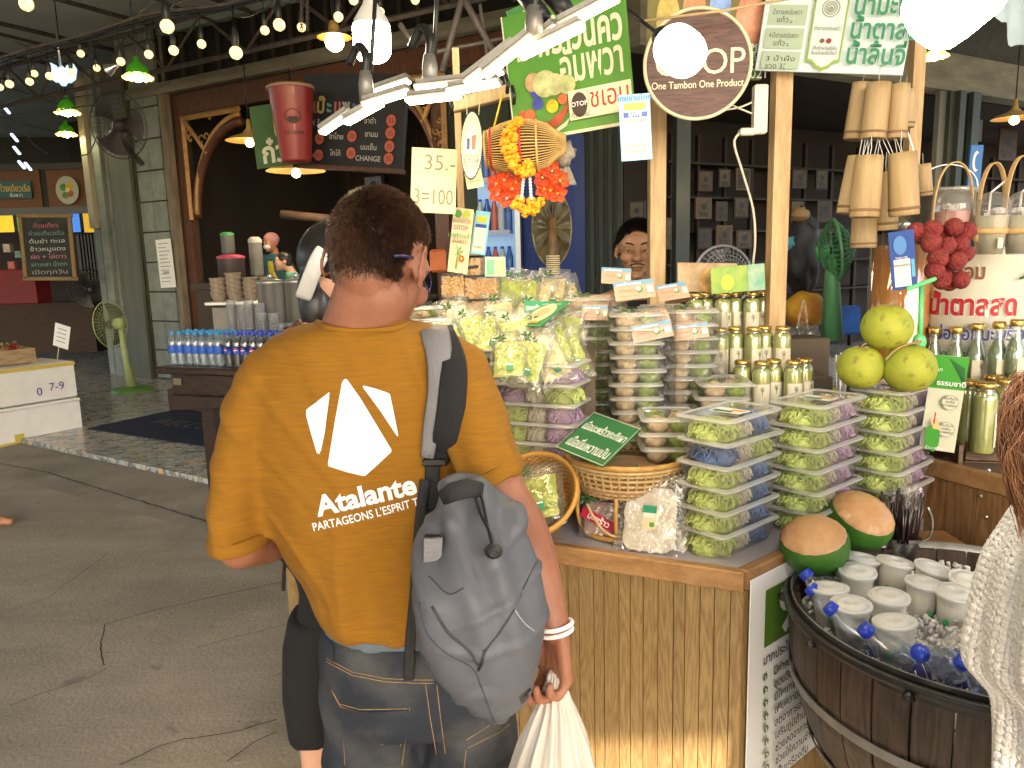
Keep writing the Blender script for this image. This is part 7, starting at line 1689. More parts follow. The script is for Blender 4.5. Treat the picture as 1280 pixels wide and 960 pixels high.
b=MB(); b.tube([(.135*math.cos(q),.135*math.sin(q),.008)for q in np.linspace(0,6.2832,41)[:-1]],.007,8,wick,closed=True)
b.tube(cat_([(.15*math.cos(R(q)),.15*math.sin(R(q)),.10-.075*math.sin(math.pi*(q-215)/70))for q in range(215,290,7)]),.004,6,wick2); b.build('foot_ring',None,t)
MB().ball((0,0,RZ_-.07),1,20,10,mat('basket_cloth',(.35,.22,.12),.9,var=.2),rad=(.15,.15,.05)).build('cloth_filling',None,t)
# small orange basket lying open towards the camera with a bag in it
ob=P(664,617,1.98); axd=V(-.30,-.62,.72).normalized(); Mb=Matrix.Translation(ob)@axd.to_track_quat('Z','Y').to_matrix().to_4x4()
t=thing('wicker_basket','small orange wicker basket tipped towards the arm of the man with a bag inside','basket',matrix=Mb)
b=MB(); weave(b,[(.05,-.085),(.09,-.07),(.112,-.035),(.125,0)],wick,16,34,.0033); tag(b.build('woven_wall',None,t),kind='stuff'); MB().lathe([(0,-.086),(.05,-.084),(.088,-.068),(.110,-.034),(.122,0)],36,mat('basket_lining_orange',(.30,.15,.04),.8,var=.3,vs=60)).build('basket_base',None,t)
b=MB(); b.tube([(.128*math.cos(q),.128*math.sin(q),0)for q in np.linspace(0,6.2832,61)[:-1]],.007,8,mat('orange_cane',(.48,.24,.05),.4),closed=True); b.build('rim',None,t)
src=fb[0]; o=copy_tree(src); o.matrix_basis=Mb@Matrix.Translation((.01,.01,-.02))@Matrix.Rotation(R(20),4,'Z'); o.scale=(1.35,1.15,1.5); o['label']='large film bag of lime green flower sweets inside the small orange basket'
b=MB(); b.box((ob.x+.02,ob.y+.04,(CZ+ob.z-.06)/2),(.12,.1,ob.z-.06-CZ),riser); wbuild(b,'step',None,disp)
# green sign in the basket
s=Sign('green_card','dark green card with white Thai lettering leaning in the rattan basket','sign',P(743,516,2.10),P(801,537,2.00),P(715,565,1.96),.005,mat('deep_green_card',(.022,.13,.045),.4,var=.06)); s.text('เนื้อมะพร้าวกะทิเผา',.5,.42,.046,white_ink,bold=.004,wmax=.88); s.text('เนื้อนิ่มหวานมัน',.5,.86,.052,white_ink,bold=.006,wmax=.84)
for e in((0,0,1,.012),(0,.988,1,1),(0,0,.008,1),(.992,0,1,1)):s.rect(*e,rim_,'edge_strip')
s.done()
# clear packs leaning on the baskets
sheet=mat('coconut_sheet',(.70,.62,.50),.6,c2=(.80,.73,.62),vs=14,bump=.6,bs=40)
def pack(label,px,Y,w_,h,m,tiltx,rz,lab=True,extra=None):
 M=Matrix.Translation(P(*px,Y))@Matrix.Rotation(rz,4,'Z')@Matrix.Rotation(tiltx,4,'X'); t=thing('clear_pack',label,'pack',matrix=M)
 def sh(u,v,s_):e=max(0,1-(2*u-1)**6)*max(0,1-(2*v-1)**8); return((u-.5)*w_*(1+.04*math.sin(v*15)),(v-.5)*h,s_*(.014*e+.004*mnoise.noise(V(u*5,v*6,3+s_))*e))
 b=MB(); b.grid(lambda u,v:sh(u,v,1),24,32,clear('pack_film',(.99,.99,.97),.16,.14,white=.05,crinkle=1.0,cs=30)); b.grid(lambda u,v:sh(1-u,v,-1),16,16,wrap); b.build('film',None,t)
 for k in range(5):
  b=MB(); pts=[]
  for i in range(40):a=6.2832*i/40; q=1/max(abs(math.cos(a)),abs(math.sin(a))); q=min(q,1.25)*(1+.10*mnoise.noise(V(math.cos(a)*4,math.sin(a)*4,k*3))); pts.append((w_*.37*q*math.cos(a),h*.36*q*math.sin(a)-h*.04))
  b.prism(pts,-.009+k*.0036,-.0062+k*.0036,m); b.build('sheet',None,t)
 if lab:
  b=MB(); b.box((.0,-.005,.0148),(.036,.060,.0008),mat('pack_label',(.60,.50,.30),.5)); b.box((0,.017,.0155),(.036,.018,.0006),glab); b.box((0,.001,.0155),(.030,.012,.0006),mat('pack_label_pale',(.6,.65,.6),.5)); b.box((.008,-.022,.0155),(.012,.012,.0006),mat('card_leaf')); b.build('label',None,t)
 b=MB(); leafspray(b,(-w_*.38,h*.42,.012),.028,6,seed=9); leafspray(b,(-w_*.2,h*.47,.012),.026,6,seed=10); b.build('leaf_print',None,t); return t
pack('clear pack of thin cream coconut sheets with green label in front of the basket',(813,645),1.90,.178,.225,sheet,R(70),R(-22))
t=pack('clear pack with red Thai ribbon print between the two baskets',(752,646),1.99,.12,.12,mat('pack_pinkish',(.35,.22,.20),.6,var=.3),R(70),R(-20),False)
b=MB(); b.box((0,-.01,.0165),(.105,.026,.001),mat('ribbon_red',(.45,.01,.05),.4),M=Matrix.Rotation(R(-22),4,'Z')); b.build('ribbon_print',None,t); vs,f_=text_geo('มะพร้าว',.02); b=MB(); b.add([Matrix.Rotation(R(-22),4,'Z')@V(p[0]*.022,p[1]*.022-.018,.0178)for p in vs],f_,white_ink); b.build('lettering',None,t)
pack('crumpled clear pack lying low between the sheet pack and the sweet boxes',(848,672),1.90,.07,.10,sheet,R(65),R(-30),False)
# ------------------------------------------------------------ green round fruits
frm_=mat('green_fruit',(.22,.30,.03),.5,c2=(.46,.44,.05),vs=6,bump=.35,bs=220,spec=.4,detail=12); spots(frm_,38,(.16,.10,.03),.60,.68,.6); spots(frm_,9,(.14,.24,.02),.52,.7,.5); stemm=mat('dry_stem',(.28,.17,.07),.8,c2=(.42,.30,.14),vs=60)
FR=[]
for x,y,Y,r,lab in((1076,459,2.18,29,'left fruit of the lower pair'),(1137,460,2.13,32.5,'lower right one with a looped twig'),(1109,409,2.17,31,'topmost of the three')):
 rr=r/950*Y*.99; t=thing('round_fruit','round yellow green fruit on the boxes, '+lab,'fruit',loc=P(x,y,Y),group='yellow green fruits')
 b=MB()
 def f(u,v,rr=rr):th=math.pi*v; a=2*math.pi*u; q=1-.10*math.exp(-(th/.35)**2)-.05*math.exp(-((math.pi-th)/.4)**2)+.012*math.sin(3*a)*math.sin(th); return(rr*q*math.sin(th)*math.cos(a),rr*q*math.sin(th)*math.sin(a),rr*.97*q*math.cos(th))
 b.grid(f,40,25,frm_,close_u=True); b.build('fruit',None,t)
 b=MB(); b.tube(cat_([(0,0,rr*.84),(.004,0,rr*.98),(.014,-.003,rr*1.06),(.03,0,rr*1.05)]),.0028,6,stemm)
 for k in range(6):a=k*1.05; b.tube([(0,0,rr*.86),(.014*math.cos(a),.014*math.sin(a),rr*.89),(.022*math.cos(a),.022*math.sin(a),rr*.90)],[.003,.0025,.001],5,stemm)
 if 'right' in lab:b.tube(cat_([(-.075,-.01,rr*.35),(-.055,-.02,rr*.75),(-.02,-.02,rr*.98),(.02,-.01,rr*1.02)]),.003,6,stemm)
 b.build('stem',None,t)
# ================================================================== RIGHT SIDE: barrel, fruit, drinks
# wooden ice barrel
BC=V(1.06,1.625,0); BR=.415; BZ=.79; BB=.36
barrel=thing('ice_barrel','dark wooden half barrel with grey hoops full of ice, cups and bottles','barrel',loc=(BC.x,BC.y,0))
stavem=woodmat('dark_stave',(.020,.012,.009),(.055,.034,.024),4,'Z',rough=.5,ring=12,bump=.35,rand=.3)
def brad(z):t=(z-BB)/(BZ-BB); return(.31+.10*t+.035*math.sin(math.pi*t))
NS=34
for i in range(NS):
 a0=2*math.pi*(i+.03)/NS; a1=2*math.pi*(i+.97)/NS; b=MB(); vs=[]; K=6; dr=rnd.uniform(-.002,.002)
 for k in range(K+1):
  z=BB+(BZ-BB)*k/K; r=brad(z)+dr
  for(rr,a)in((r,a0),(r,a1),(r-.02,a1),(r-.02,a0)):vs.append((rr*math.cos(a),rr*math.sin(a),z))
 fs=[(3,2,1,0),tuple(K*4+q for q in range(4))]
 for k in range(K):
  for q in range(4):fs.append((k*4+q,k*4+(q+1)%4,k*4+4+(q+1)%4,k*4+4+q))
 b.add(vs,fs,stavem); b.build('stave',None,barrel)
hoopm=mat('grey_hoop',(.20,.20,.20),.45,.5,var=.25,vs=12)
for z0,h in((.435,.026),(.60,.024)):
 b=MB(); loopz=lambda r,z:[((r)*math.cos(2*math.pi*i/64),r*math.sin(2*math.pi*i/64),z)for i in range(64)]
 r=brad(z0+h/2)+.003
 vs=[brad(z0)+.002,brad(z0)+.006,brad(z0+h)+.006,brad(z0+h)+.002]
 L4=[loopz(vs[0],z0),loopz(vs[1],z0),loopz(vs[2],z0+h),loopz(vs[3],z0+h)]; loopgrid(b,L4,hoopm,False); b.build('hoop',None,barrel)
rimb=mat('black_rim',(.014,.012,.011),.4,var=.4,vs=20,bump=.3,bs=40)
b=MB(); loopgrid(b,[loopz(BR+.004,BZ-.016),loopz(BR+.012,BZ-.012),loopz(BR+.013,BZ+.004),loopz(BR+.006,BZ+.008),loopz(BR-.003,BZ+.006),loopz(BR-.005,BZ-.03)],rimb); b.build('rim',None,barrel)
for i in range(NS):
 if i%3==0:b=MB(); a=2*math.pi*i/NS; b.ball(((BR+.012)*math.cos(a),(BR+.012)*math.sin(a),BZ-.020),.01,8,5,rimb,rad=(.012,.012,.010),wob=.5,seed=i); b.build('rivet',None,barrel)
MB().lathe([(BR-.004,BZ+.018),(BR-.007,BZ+.019),(BR-.012,BZ-.02),(.33,BB+.06),(0,BB+.06)],64,mat('zinc_liner',(.45,.45,.45),.35,.8,var=.2,vs=8)).build('metal_liner',None,barrel)
b=MB();
for a in range(0,360,90):b.box((.22*math.cos(R(a+20)),.22*math.sin(R(a+20)),BB/2),(.05,.05,BB),stavem,rz=R(a)); b.build('leg',None,barrel)if False else None
for a in range(4):bb=MB(); bb.box((.22*math.cos(R(a*90+20)),.22*math.sin(R(a*90+20)),BB/2),(.05,.05,BB),stavem); bb.build('leg',None,barrel)
MB().disc((0,0,BB+.002),.30,40,stavem,flip=True).build('bottom',None,barrel)
# ice
icem=mat('crushed_ice',(.86,.84,.84),.12,trans=.35,c2=(.94,.92,.92),vs=30,ior=1.31); iceb=mat('ice_mass',(.78,.76,.76),.35,c2=(.88,.86,.84),vs=30,bump=.6,bs=60)
b=MB(); IZ=BZ-.045
b.grid(lambda u,v:((BR-.02)*v*math.cos(2*math.pi*u),(BR-.02)*v*math.sin(2*math.pi*u),IZ-.03+.03*(1-v)+.05*math.exp(-((v*math.cos(2*math.pi*u)-.15)**2+(v*math.sin(2*math.pi*u)+.3)**2)*7)+.012*mnoise.noise(V(v*math.cos(6.283*u)*6,v*math.sin(6.283*u)*6,1))),60,20,iceb,close_u=True)
tag(b.build('ice_mass',None,barrel),kind='stuff')
b=MB()
for i in range(2600):
 a,q=rnd.uniform(0,6.283),math.sqrt(rnd.random())*(BR-.035); s_=rnd.uniform(.006,.013)
 R_=Matrix.Translation((q*math.cos(a),q*math.sin(a),IZ+.002+rnd.uniform(-.012,.014)+.02*(1-q/BR)+.05*math.exp(-((q/BR*math.cos(a)-.15)**2+(q/BR*math.sin(a)+.3)**2)*7)))@Euler((rnd.uniform(0,3),rnd.uniform(0,3),rnd.uniform(0,3))).to_matrix().to_4x4()
 b.box((0,0,0),(s_*1.3,s_,s_*.8),icem,M=R_,bev=s_*.25)
tag(b.build('ice',None,barrel),kind='stuff')
# lidded cups in the ice
cupw=clear('frosted_cup',(1,1,.97),.06,.3,white=.38); lidw=clear('frosted_lid',(1,1,1),.06,.3,white=.72); milk=mat('coconut_milk',(.82,.80,.68),.4,c2=(.88,.86,.78),vs=12)
def drinkcup():
 t=thing('drink_cup','x','cup',group='lidded cups of coconut drink in the ice')
 MB().lathe([(.028,0),(.0395,.088)],22,cupw).build('cup',None,t); MB().lathe([(0,.002),(.027,.002),(.0375,.078),(0,.078)],20,milk).build('drink',None,t)
 MB().lathe([(.0395,.085),(.0435,.086),(.0445,.090),(.0435,.094),(.040,.095),(.0385,.091),(.033,.092),(.032,.097),(.012,.098),(.010,.095),(0,.095)],28,lidw).build('lid',None,t)
 b=MB(); b.ball((.0375,-.012,.03),.009,10,8,mat('green_dot',(.02,.30,.10),.5),rad=(.002,.007,.009)); b.ball((.034,.016,.02),.006,8,6,mat('pink_print',(.6,.2,.22),.5),rad=(.0015,.012,.003)); b.build('print',None,t); return t
dc=drinkcup(); first=True
for(x,y,tx,ty,wh)in((1074,694,0,10,'at the back left beside the cut coconuts'),(1071,708,5,0,'just before the rearmost left one'),(1114,698,-5,8,'at the back touching the straw cup'),(1156,703,8,12,'back centre with a violet edged lid'),(1200,716,10,14,'rearmost at the right with a blue mark'),(1192,734,4,4,'tall right one with red print'),(1040,732,-6,-2,'tipped one beside the bottle caps on the left'),(1066,750,0,-3,'opaque one in the left middle'),(1112,740,3,0,'one in the very centre of the barrel'),(1152,724,2,6,'half buried behind the centre one'),(1127,774,-2,-10,'frontmost with green dot before the ice heap')):
 o=dc if first else copy_tree(dc); first=False; p=G(x,y,BZ+.065); o.location=(p.x,p.y,BZ-.035); o.rotation_euler=(R(-ty*.8),R(tx),rnd.uniform(-2.2,-1.2)); o['label']='milky lidded drink cup in the ice, '+wh
# water bottles leaning on the rim
def icebottle():
 t=thing('water_bottle','x','bottle',group='blue capped water bottles in the ice barrel'); prof=[(0,0),(.028,0),(.031,.01),(.030,.03),(.0325,.05),(.0305,.07),(.0325,.095),(.0325,.13),(.030,.15),(.022,.172),(.0135,.19),(.013,.20)]
 MB().lathe(prof,22,clear('pet_clear_near',(.92,.95,1),.12,.05,white=.05)).build('bottle_shell',None,t)
 MB().lathe([(a*.93,z*.95+.004)for a,z in prof[:8]]+[(0,.125)],18,clear('water_near',(.80,.86,.95),.06,.03,white=.12)).build('water',None,t)
 b=MB(); lm=clear('violet_label_film',(.16,.16,.60),.12,.2,white=.55); b.lathe([(.0332,.045),(.0335,.05),(.0335,.092),(.0332,.097)],22,lm); b.build('label',None,t)
 b=MB()
 for i in range(10):a=i*.62; b.tube([(.0338*math.cos(a+q*.25),.0338*math.sin(a+q*.25),.055+.012*q+.006*math.sin(i))for q in range(4)],.0012,4,white_ink)
 b.build('label_print',None,t)
 b=MB(); b.lathe([(.0150,.192),(.0158,.193),(.0158,.207),(.0148,.2105),(0,.2105)],24,dbluecap)
 for i in range(20):a=2*math.pi*i/20; b.box((.0158*math.cos(a),.0158*math.sin(a),.199),(.0012,.0012,.011),dbluecap,rz=a)
 b.build('cap',None,t); return t
ib=icebottle(); first=True
for(x,y,wh,tl)in((994,700,'rearmost on the left by the cut coconut',.3),(988,717,'second from the back on the left rim',.35),(1001,737,'third from the back on the left rim',.45),(1031,762,'fourth from the back on the left rim',.55),(1078,790,'big one mid front rim',.6),(1145,822,'frosty one with its cap towards the viewer',1.1),(1204,828,'partly hidden by the white shawl',.9)):
 o=ib if first else copy_tree(ib); first=False; cp=G(x,y,BZ+.05); inn=V(BC.x-cp.x,BC.y-cp.y,0); ir=inn.length; inn.normalize(); cp=cp+inn*max(0,ir-.375); tn=V(inn.y,-inn.x,0)
 ax=-((tn*.40+inn*(.60 if ir>.34 else.30)-V(0,0,.60))if tl<.7 else V(.75,.25,-.42)if tl>1 else V(.6,-.2,-.6)).normalized()
 o.matrix_basis=Matrix.Translation(cp-ax*.20)@ax.to_track_quat('Z','Y').to_matrix().to_4x4()@Matrix.Rotation(rnd.uniform(0,6),4,'Z'); o['label']='blue capped water bottle in the barrel, '+wh
# cut coconuts on the barrel edge
husk=mat('coconut_green',(.022,.10,.010),.45,c2=(.06,.19,.02),vs=9,bump=.2,bs=90,detail=10); spots(husk,24,(.12,.10,.03),.60,.70,.6); shell=mat('coconut_shaved',(.42,.21,.085),.5,c2=(.60,.36,.18),vs=9,bump=.25,bs=30,detail=10,coat=.15)
for i,(x,y,Y,r,tilt,lab)in enumerate(((1018,680,1.83,43,V(-.25,-.25,1),'shaved green coconut on the barrel edge, the front one'),(1074,650,1.98,42,V(.22,-.50,1),'shaved green coconut behind and right of the front one'))):
 rr=r/950*Y*1.02; M=Matrix.Translation(P(x,y,Y))@tilt.normalized().to_track_quat('Z','Y').to_matrix().to_4x4(); t=thing('coconut',lab,'coconut',matrix=M,group='shaved green coconuts')
 cut=.62
 MB().lathe([(rr*math.sin(q)*1.0,-rr*.92*math.cos(q))for q in np.linspace(.02,math.pi-1.22,16)],40,husk).build('husk',None,t)
 zc=-rr*.92*math.cos(math.pi-1.22); rc=rr*math.sin(math.pi-1.22)
 b=MB(); b.lathe([(rc,zc),(rc*.96,zc+rr*.06),(rc*.82,zc+rr*.20),(rc*.55,zc+rr*.34),(rc*.22,zc+rr*.42),(0,zc+rr*.44)],17,shell,smooth=False); b.build('shaved_top',None,t)
# metal basin behind
p=P(1240,700,2.03); t=thing('metal_basin','large grey zinc basin behind the ice barrel at the right','basin',loc=(1.36,2.03,.40))
MB().lathe([(0,.0),(.25,.0),(.27,.02),(.30,.36),(.315,.375),(.312,.385),(.298,.38),(.285,.30),(.25,.18),(0,.17)],56,mat('zinc_grey',(.30,.29,.28),.35,.75,var=.25,vs=6)).build('basin',None,t)
b=MB(); b.box((-.06,.283,.29),(.012,.01,.16),steel); b.build('seam',None,t); MB().lathe([(0,.20),(.262,.20)],40,mat('basin_water',(.12,.10,.09),.08,coat=.5)).build('water',None,t)
MB().lathe([(.20,-.40),(.20,.0),(0,.0)],20,darkw).build('stand',None,t)
# straw cup
p=P(1124,676,2.05); t=thing('straw_cup','perforated steel cup packed with black film-wrapped straws','cup',loc=(p.x,p.y,P(1124,694,2.05).z))
MB().lathe([(0,0),(.045,0),(.055,.05),(.058,.055)],28,steel).build('cup',None,t); b=MB(); b.tube(cat_([(.055,.01,.03),(.085,0,.05),(.09,0,.10),(.075,0,.14)]),.004,6,steel); b.build('handle',None,t)
strw=mat('straw_dark',(.03,.015,.015),.3,coat=.5)
for i in range(46):
 a,q=rnd.uniform(0,6.28),math.sqrt(rnd.random())*.042; lx_=rnd.uniform(-.02,.03); b=MB(); b.tube([(q*math.cos(a),q*math.sin(a),.01),(q*math.cos(a)*1.25+lx_,q*math.sin(a)*1.25,.17+rnd.uniform(-.01,.02))],.0032,5,strw); b.build('straw',None,t)
b=MB()
for i in range(30):a,q=rnd.uniform(0,6.28),rnd.uniform(0,.055); b.grid(lambda u,v:(q*math.cos(a)+(u-.5)*.012+.01,q*math.sin(a)+.004*math.sin(u*9),.15+v*.05),4,3,wrap)
b.build('film_tops',None,t)
b=MB(); b.box((P(1150,690,2.0).x,2.12,.76),(.36,.16,.02),trimw); tag(b.build('side_shelf'),'small brown shelf board between the counter and the basin holding the straw cup','shelf')
b=MB()
# leaflet with palm leaf and coconut, crate and tall bottles
s=Sign('standing_card','tall green and cream coconut leaflet standing beside the fruits','leaflet',P(1166,443,2.16),P(1212,447,2.12),P(1153,561,2.18),.004,mat('leaflet_pale',(.60,.60,.46),.5)); s.rect(0,0,1,.34,mat('leaflet_grass',(.05,.30,.03),.45))
for a in range(9):s.poly([(1.0,.30),(.45+.05*a,.02+.012*a),(.48+.055*a,.02+.010*a)],mat('palm_blade_dark',(.02,.14,.03),.5))  # printed palm blades in a darker green
s.text('ธรรมชาติ',.62,.30,.020,white_ink,bold=.02); s.text('จาก',.2,.16,.016,white_ink)
for(u,v)in((.66,.47),(.66,.75)):
 s.ell(u,v,.24,None,mat('ring_green',(.2,.3,.15),.5)); s.ell(u,v,.225,None,mat('leaflet_pale'))
 for k,t_ in enumerate(('เย็นชื่นใจ','สดชื่น','หวานหอม')):s.text(t_,u,v-.03+k*.035,.010,dark_ink)
s.poly([(.10,.76),(.34,.72),(.50,.78),(.52,.92),(.40,1.0),(.14,.96)],mat('coco_print',(.05,.30,.03),.5)); s.poly([(.20,.68),(.36,.64),(.52,.76),(.30,.755)],mat('coco_top',(.65,.50,.25),.5)); s.rect(.28,.58,.32,.70,red_ink); s.text('น้ำมะพร้าว',.4,.97,.012,white_ink); s.done()
ct=thing('wooden_crate','dark brown wooden crate of bottles at the right edge','crate',loc=P(1235,575,2.3)); crm=woodmat('crate_brown',(.05,.025,.012),(.13,.07,.035),4,'X'); q=ct.location
for k in range(3):MB().box((.12,-.07,.012+k*.030-.02),(.42,.012,.026),crm,rz=-.25).build('slat',None,ct)
MB().box((.12,.08,-.028),(.42,.30,.012),crm,rz=-.25).build('base',None,ct)
for sx in(-.085,.31):MB().box((sx,.08 if sx<0 else-.02,.02),(.012,.28,.09),crm,rz=-.25).build('end_board',None,ct)
tp_=jarbottle(.25,.031,True); first=True
for i,(x,y,Y)in enumerate(((1169,409,2.62),(1197,408,2.56),(1223,404,2.52),(1250,402,2.46),(1272,399,2.42))):
 o=tp_ if first else copy_tree(tp_); first=False; p=P(x,y,Y); o.location=(p.x,p.y,p.z-.25); o.rotation_euler=(0,0,rnd.uniform(-.3,.5)); o['label']='tall clear bottle with gold cap, %s of the long-necked row'%ordw(i,5,'leftmost','rightmost'); o['group']='long-necked bottles'
q=P(1222,470,2.56); tag(MB().box((0,0,0),(.42,.14,.20),riser,rz=-.4).build('back_riser',loc=(q.x,q.y+.04,1.0)),'pale plinth under the long-necked bottles','plinth')
for i,(x,y,Y)in enumerate(((1214,474,2.32),(1233,477,2.26),(1243,468,2.40),(1258,472,2.30),(1275,468,2.36))):
 o=copy_tree(jp); p=P(x,y,Y); o.location=(p.x,p.y,p.z-.22); o.scale=(1.25,1.25,1.33); o.rotation_euler=(0,0,rnd.uniform(0,3)); o['label']='short gold capped bottle in the dark crate, %s'%ordw(i,5,'leftmost','rightmost'); o['group']='bottles in the crate'
# back table carrying dispensers
q=P(1180,480,2.85); bt=thing('back_table','low back table carrying the tea dispenser and the drum of palm juice','table',loc=(q.x,q.y,0)); MB().box((.08,.0,1.03),(.9,.5,.04),darkw).build('tabletop',None,bt)
for sx in(-.3,.45):
 for sy in(-.2,.2):MB().box((sx,sy,.505),(.05,.05,1.01),darkw).build('leg',None,bt)
# orange tea dispenser
p=P(1118,480,2.72); t=thing('tea_dispenser','clear dispenser of orange tea with steel knob and red Thai lettering','dispenser',loc=(p.x,p.y,1.05)); H=P(1118,300,2.72).z-1.05; r=.105
MB().lathe([(0,0),(r*.93,0),(r*.93,H*.97),(0,H*.97)],28,mat('thai_tea',(.62,.22,.05),.3,c2=(.70,.30,.09),vs=2,coat=.5)).build('tea',None,t); MB().lathe([(r,0),(r,H),(r*.9,H+.02),(0,H+.03)],32,glass_).build('tank',None,t); MB().lathe([(.012,H+.03),(.02,H+.04),(.026,H+.055),(.015,H+.07),(0,H+.072)],18,steel).build('lid_knob',None,t)
az=math.atan2(-p.y,-p.x)
def oncyl(r_,u,v,z0=0,az_=az):a=az_+u/r_; return(r_*math.cos(a),r_*math.sin(a),z0+v)
for body,z0,sz,m,rr in(('ชาไทย',.06,.085,mat('tea_red',(.45,.03,.01),.5),r+.0035),('ชาไทย',.06,.085,white_ink,r+.0015)):
 vs,f_=text_geo(body,.03 if m is not white_ink else.07); b=MB(); vs,f_=refine([(p_[0]*sz,p_[1]*sz,0)for p_ in vs],f_,.02); b.add([oncyl(rr,a,b_,z0)for a,b_,_ in vs],f_,m); b.build('lettering',None,t)
# drum of palm juice with printed wrap
p=P(1238,415,2.62); dr=.20; dz=P(1238,418,2.62).z; t=thing('juice_drum','white printed drum of fresh palm juice with brown, red and blue Thai lettering','drum',loc=(p.x,p.y+.1,1.05)); dt=P(1238,312,2.45).z-1.05
MB().lathe([(0,0),(dr,0),(dr*1.01,dt),(dr*1.02,dt+.008),(dr*.98,dt+.01),(dr*.97,dt-.04),(0,dt-.04)],48,mat('drum_white',(.70,.66,.55),.4)).build('drum',None,t); az2=math.atan2(-p.y,-p.x)+.02
for body,z0,sz,m,bold,dx in(('ชเอม',dt-.095,.068,mat('choc_ink',(.22,.07,.02),.5),.03,-.03),('น้ำตาลสด',dt-.215,.092,mat('sign_red',(.42,.01,.02),.5),.035,-.01),('น้ำช่อดอกมะพร้าว',dt-.30,.060,mat('sign_blue',(.05,.06,.28),.5),.02,0),('หวาน หอม',dt-.37,.05,gl,.02,-.05)):
 for off,bd,mm in((.0022,bold+.045,mat('letter_outline',(.72,.70,.62),.5)),(.0045,bold,m)):
  vs,f_=text_geo(body,bd); vs,f_=refine([(q_[0]*sz*.80+dx,q_[1]*sz,0)for q_ in vs],f_,.02); b=MB(); b.add([oncyl(dr*1.012+off,a,b_,z0,az2)for a,b_,_ in vs],f_,mm); b.build('lettering',None,t)
b=MB(); leafspray(b,oncyl(dr*1.03,.17,dt-.09,0,az2),.06,9,mat('palm_leaf_cutout',(.03,.18,.05),.5),4); b.build('palm_print',None,t)
# steel pot and bamboo handled cups
p=P(1178,262,2.78); t=thing('steel_pot','shiny steel pail with a bail handle standing behind the cup with pink drink','pot',loc=(p.x,p.y,P(1178,285,2.78).z)); r=.108; H=P(1178,236,2.78).z-P(1178,285,2.78).z
MB().lathe([(0,0),(r*.9,0),(r*.93,H*.86),(r*1.02,H*.9),(r*1.03,H),(r*.96,H*1.0),(r*.92,H*.3),(0,H*.3)],36,MATS['satin_steel']).build('pail',None,t); b=MB(); b.tube(cat_([(r*math.cos(R(a)),-.02,H+r*.75*math.sin(R(a)))for a in range(0,181,20)]),.004,6,steel); b.build('bail_handle',None,t)
q=P(1178,290,2.78); tag(MB().lathe([(0,0),(.08,0),(.08,q.z-1.05-.002),(0,q.z-1.05-.002)],20,darkw).build('pot_stand',loc=(q.x,q.y,1.05)),'dark round stand raising the steel pail on the back table','stand')
bamb=mat('bamboo_strip',(.52,.33,.13),.5,c2=(.66,.46,.22),vs=20); ccup=clear('cup_clear',(.98,.98,.97),.14,.06,white=.10)
for i,(x,y,Y,dcol,hx0,hx1,hy,lab)in enumerate(((1188,312,2.40,(.62,.30,.28),1163,1214,202,'dome-lidded cup of pink drink with a thin bamboo hoop before the steel pail'),(1236,318,2.36,(.60,.55,.40),1219,1254,203,'dome-lidded cup of pale juice with a bamboo hoop and straw, left of the edge pair'),(1274,318,2.34,(.60,.56,.42),1252,1290,194,'dome-lidded cup of pale juice with bamboo hoop at the right edge'))):
 p=P(x,y,Y); r=.052; h=.135; t=thing('juice_cup',lab,'cup',loc=(p.x,p.y,p.z),group='cups with bamboo hoops')
 MB().lathe([(0,0),(r*.7,0),(r,h)],26,ccup).build('cup',None,t); MB().lathe([(0,.003),(r*.68,.003),(r*.93,h*.86),(0,h*.86)],24,mat('juice_m%d'%i,dcol,.3,c2=tuple(min(1,c*1.2)for c in dcol),vs=20)).build('juice',None,t)
 MB().lathe([(r,h),(r*1.05,h+.004)]+[(r*.98*math.cos(q),h+.004+r*.95*math.sin(q))for q in np.linspace(0,1.35,8)],26,ccup).build('dome_lid',None,t)
 b=MB()
 for k in range(9):b.box((rnd.uniform(-.028,.028),rnd.uniform(-.028,.028),h*.86+rnd.uniform(0,.018)),(.018,.016,.014),icem,rz=rnd.uniform(0,3))
 tag(b.build('ice',None,t),kind='stuff')
 xa,xb=P(hx0,300,Y).x-p.x,P(hx1,300,Y).x-p.x; hz_=P(x,hy,Y).z-p.z; b=MB(); pts=[((xa+xb)/2+(xb-xa)/2*math.cos(q),0,h*.3+(hz_-h*.3)*max(0,math.sin(q))**.55)for q in np.linspace(0,math.pi,26)]
 vs=[]; wv=.010 if i else.005
 for q_ in pts:vs+=[(q_[0],-wv,q_[2]),(q_[0],wv,q_[2])]
 c0=(xa+xb)/2; vs+=[(c0+(v[0]-c0)*.93,v[1],v[2]-.003)for v in vs[:]]; n=len(pts); b.add(vs,[(2*k,2*k+1,2*k+3,2*k+2)for k in range(n-1)]+[(2*n+2*k,2*n+2*k+2,2*n+2*k+3,2*n+2*k+1)for k in range(n-1)]+[(2*k,2*k+2,2*n+2*k+2,2*n+2*k)for k in range(n-1)],bamb,True); b.build('bamboo_hoop',None,t)
 b=MB(); b.lathe([(r*.86,h*.45),(r*.90,h*.45),(r*.94,h*.58),(r*.9,h*.58)],24,bamb); b.build('bamboo_band',None,t)
 if i:b=MB(); b.tube([(-.012,0,.03),(-.008,0,h+.05),(.045,-.005,h+.095)],.0035,8,white_ink); b.build('straw',None,t)
 if i==1:b=MB(); b.box((.0,-r*.98,h*.25),(.016,.002,.03),labw); b.build('label',None,t)
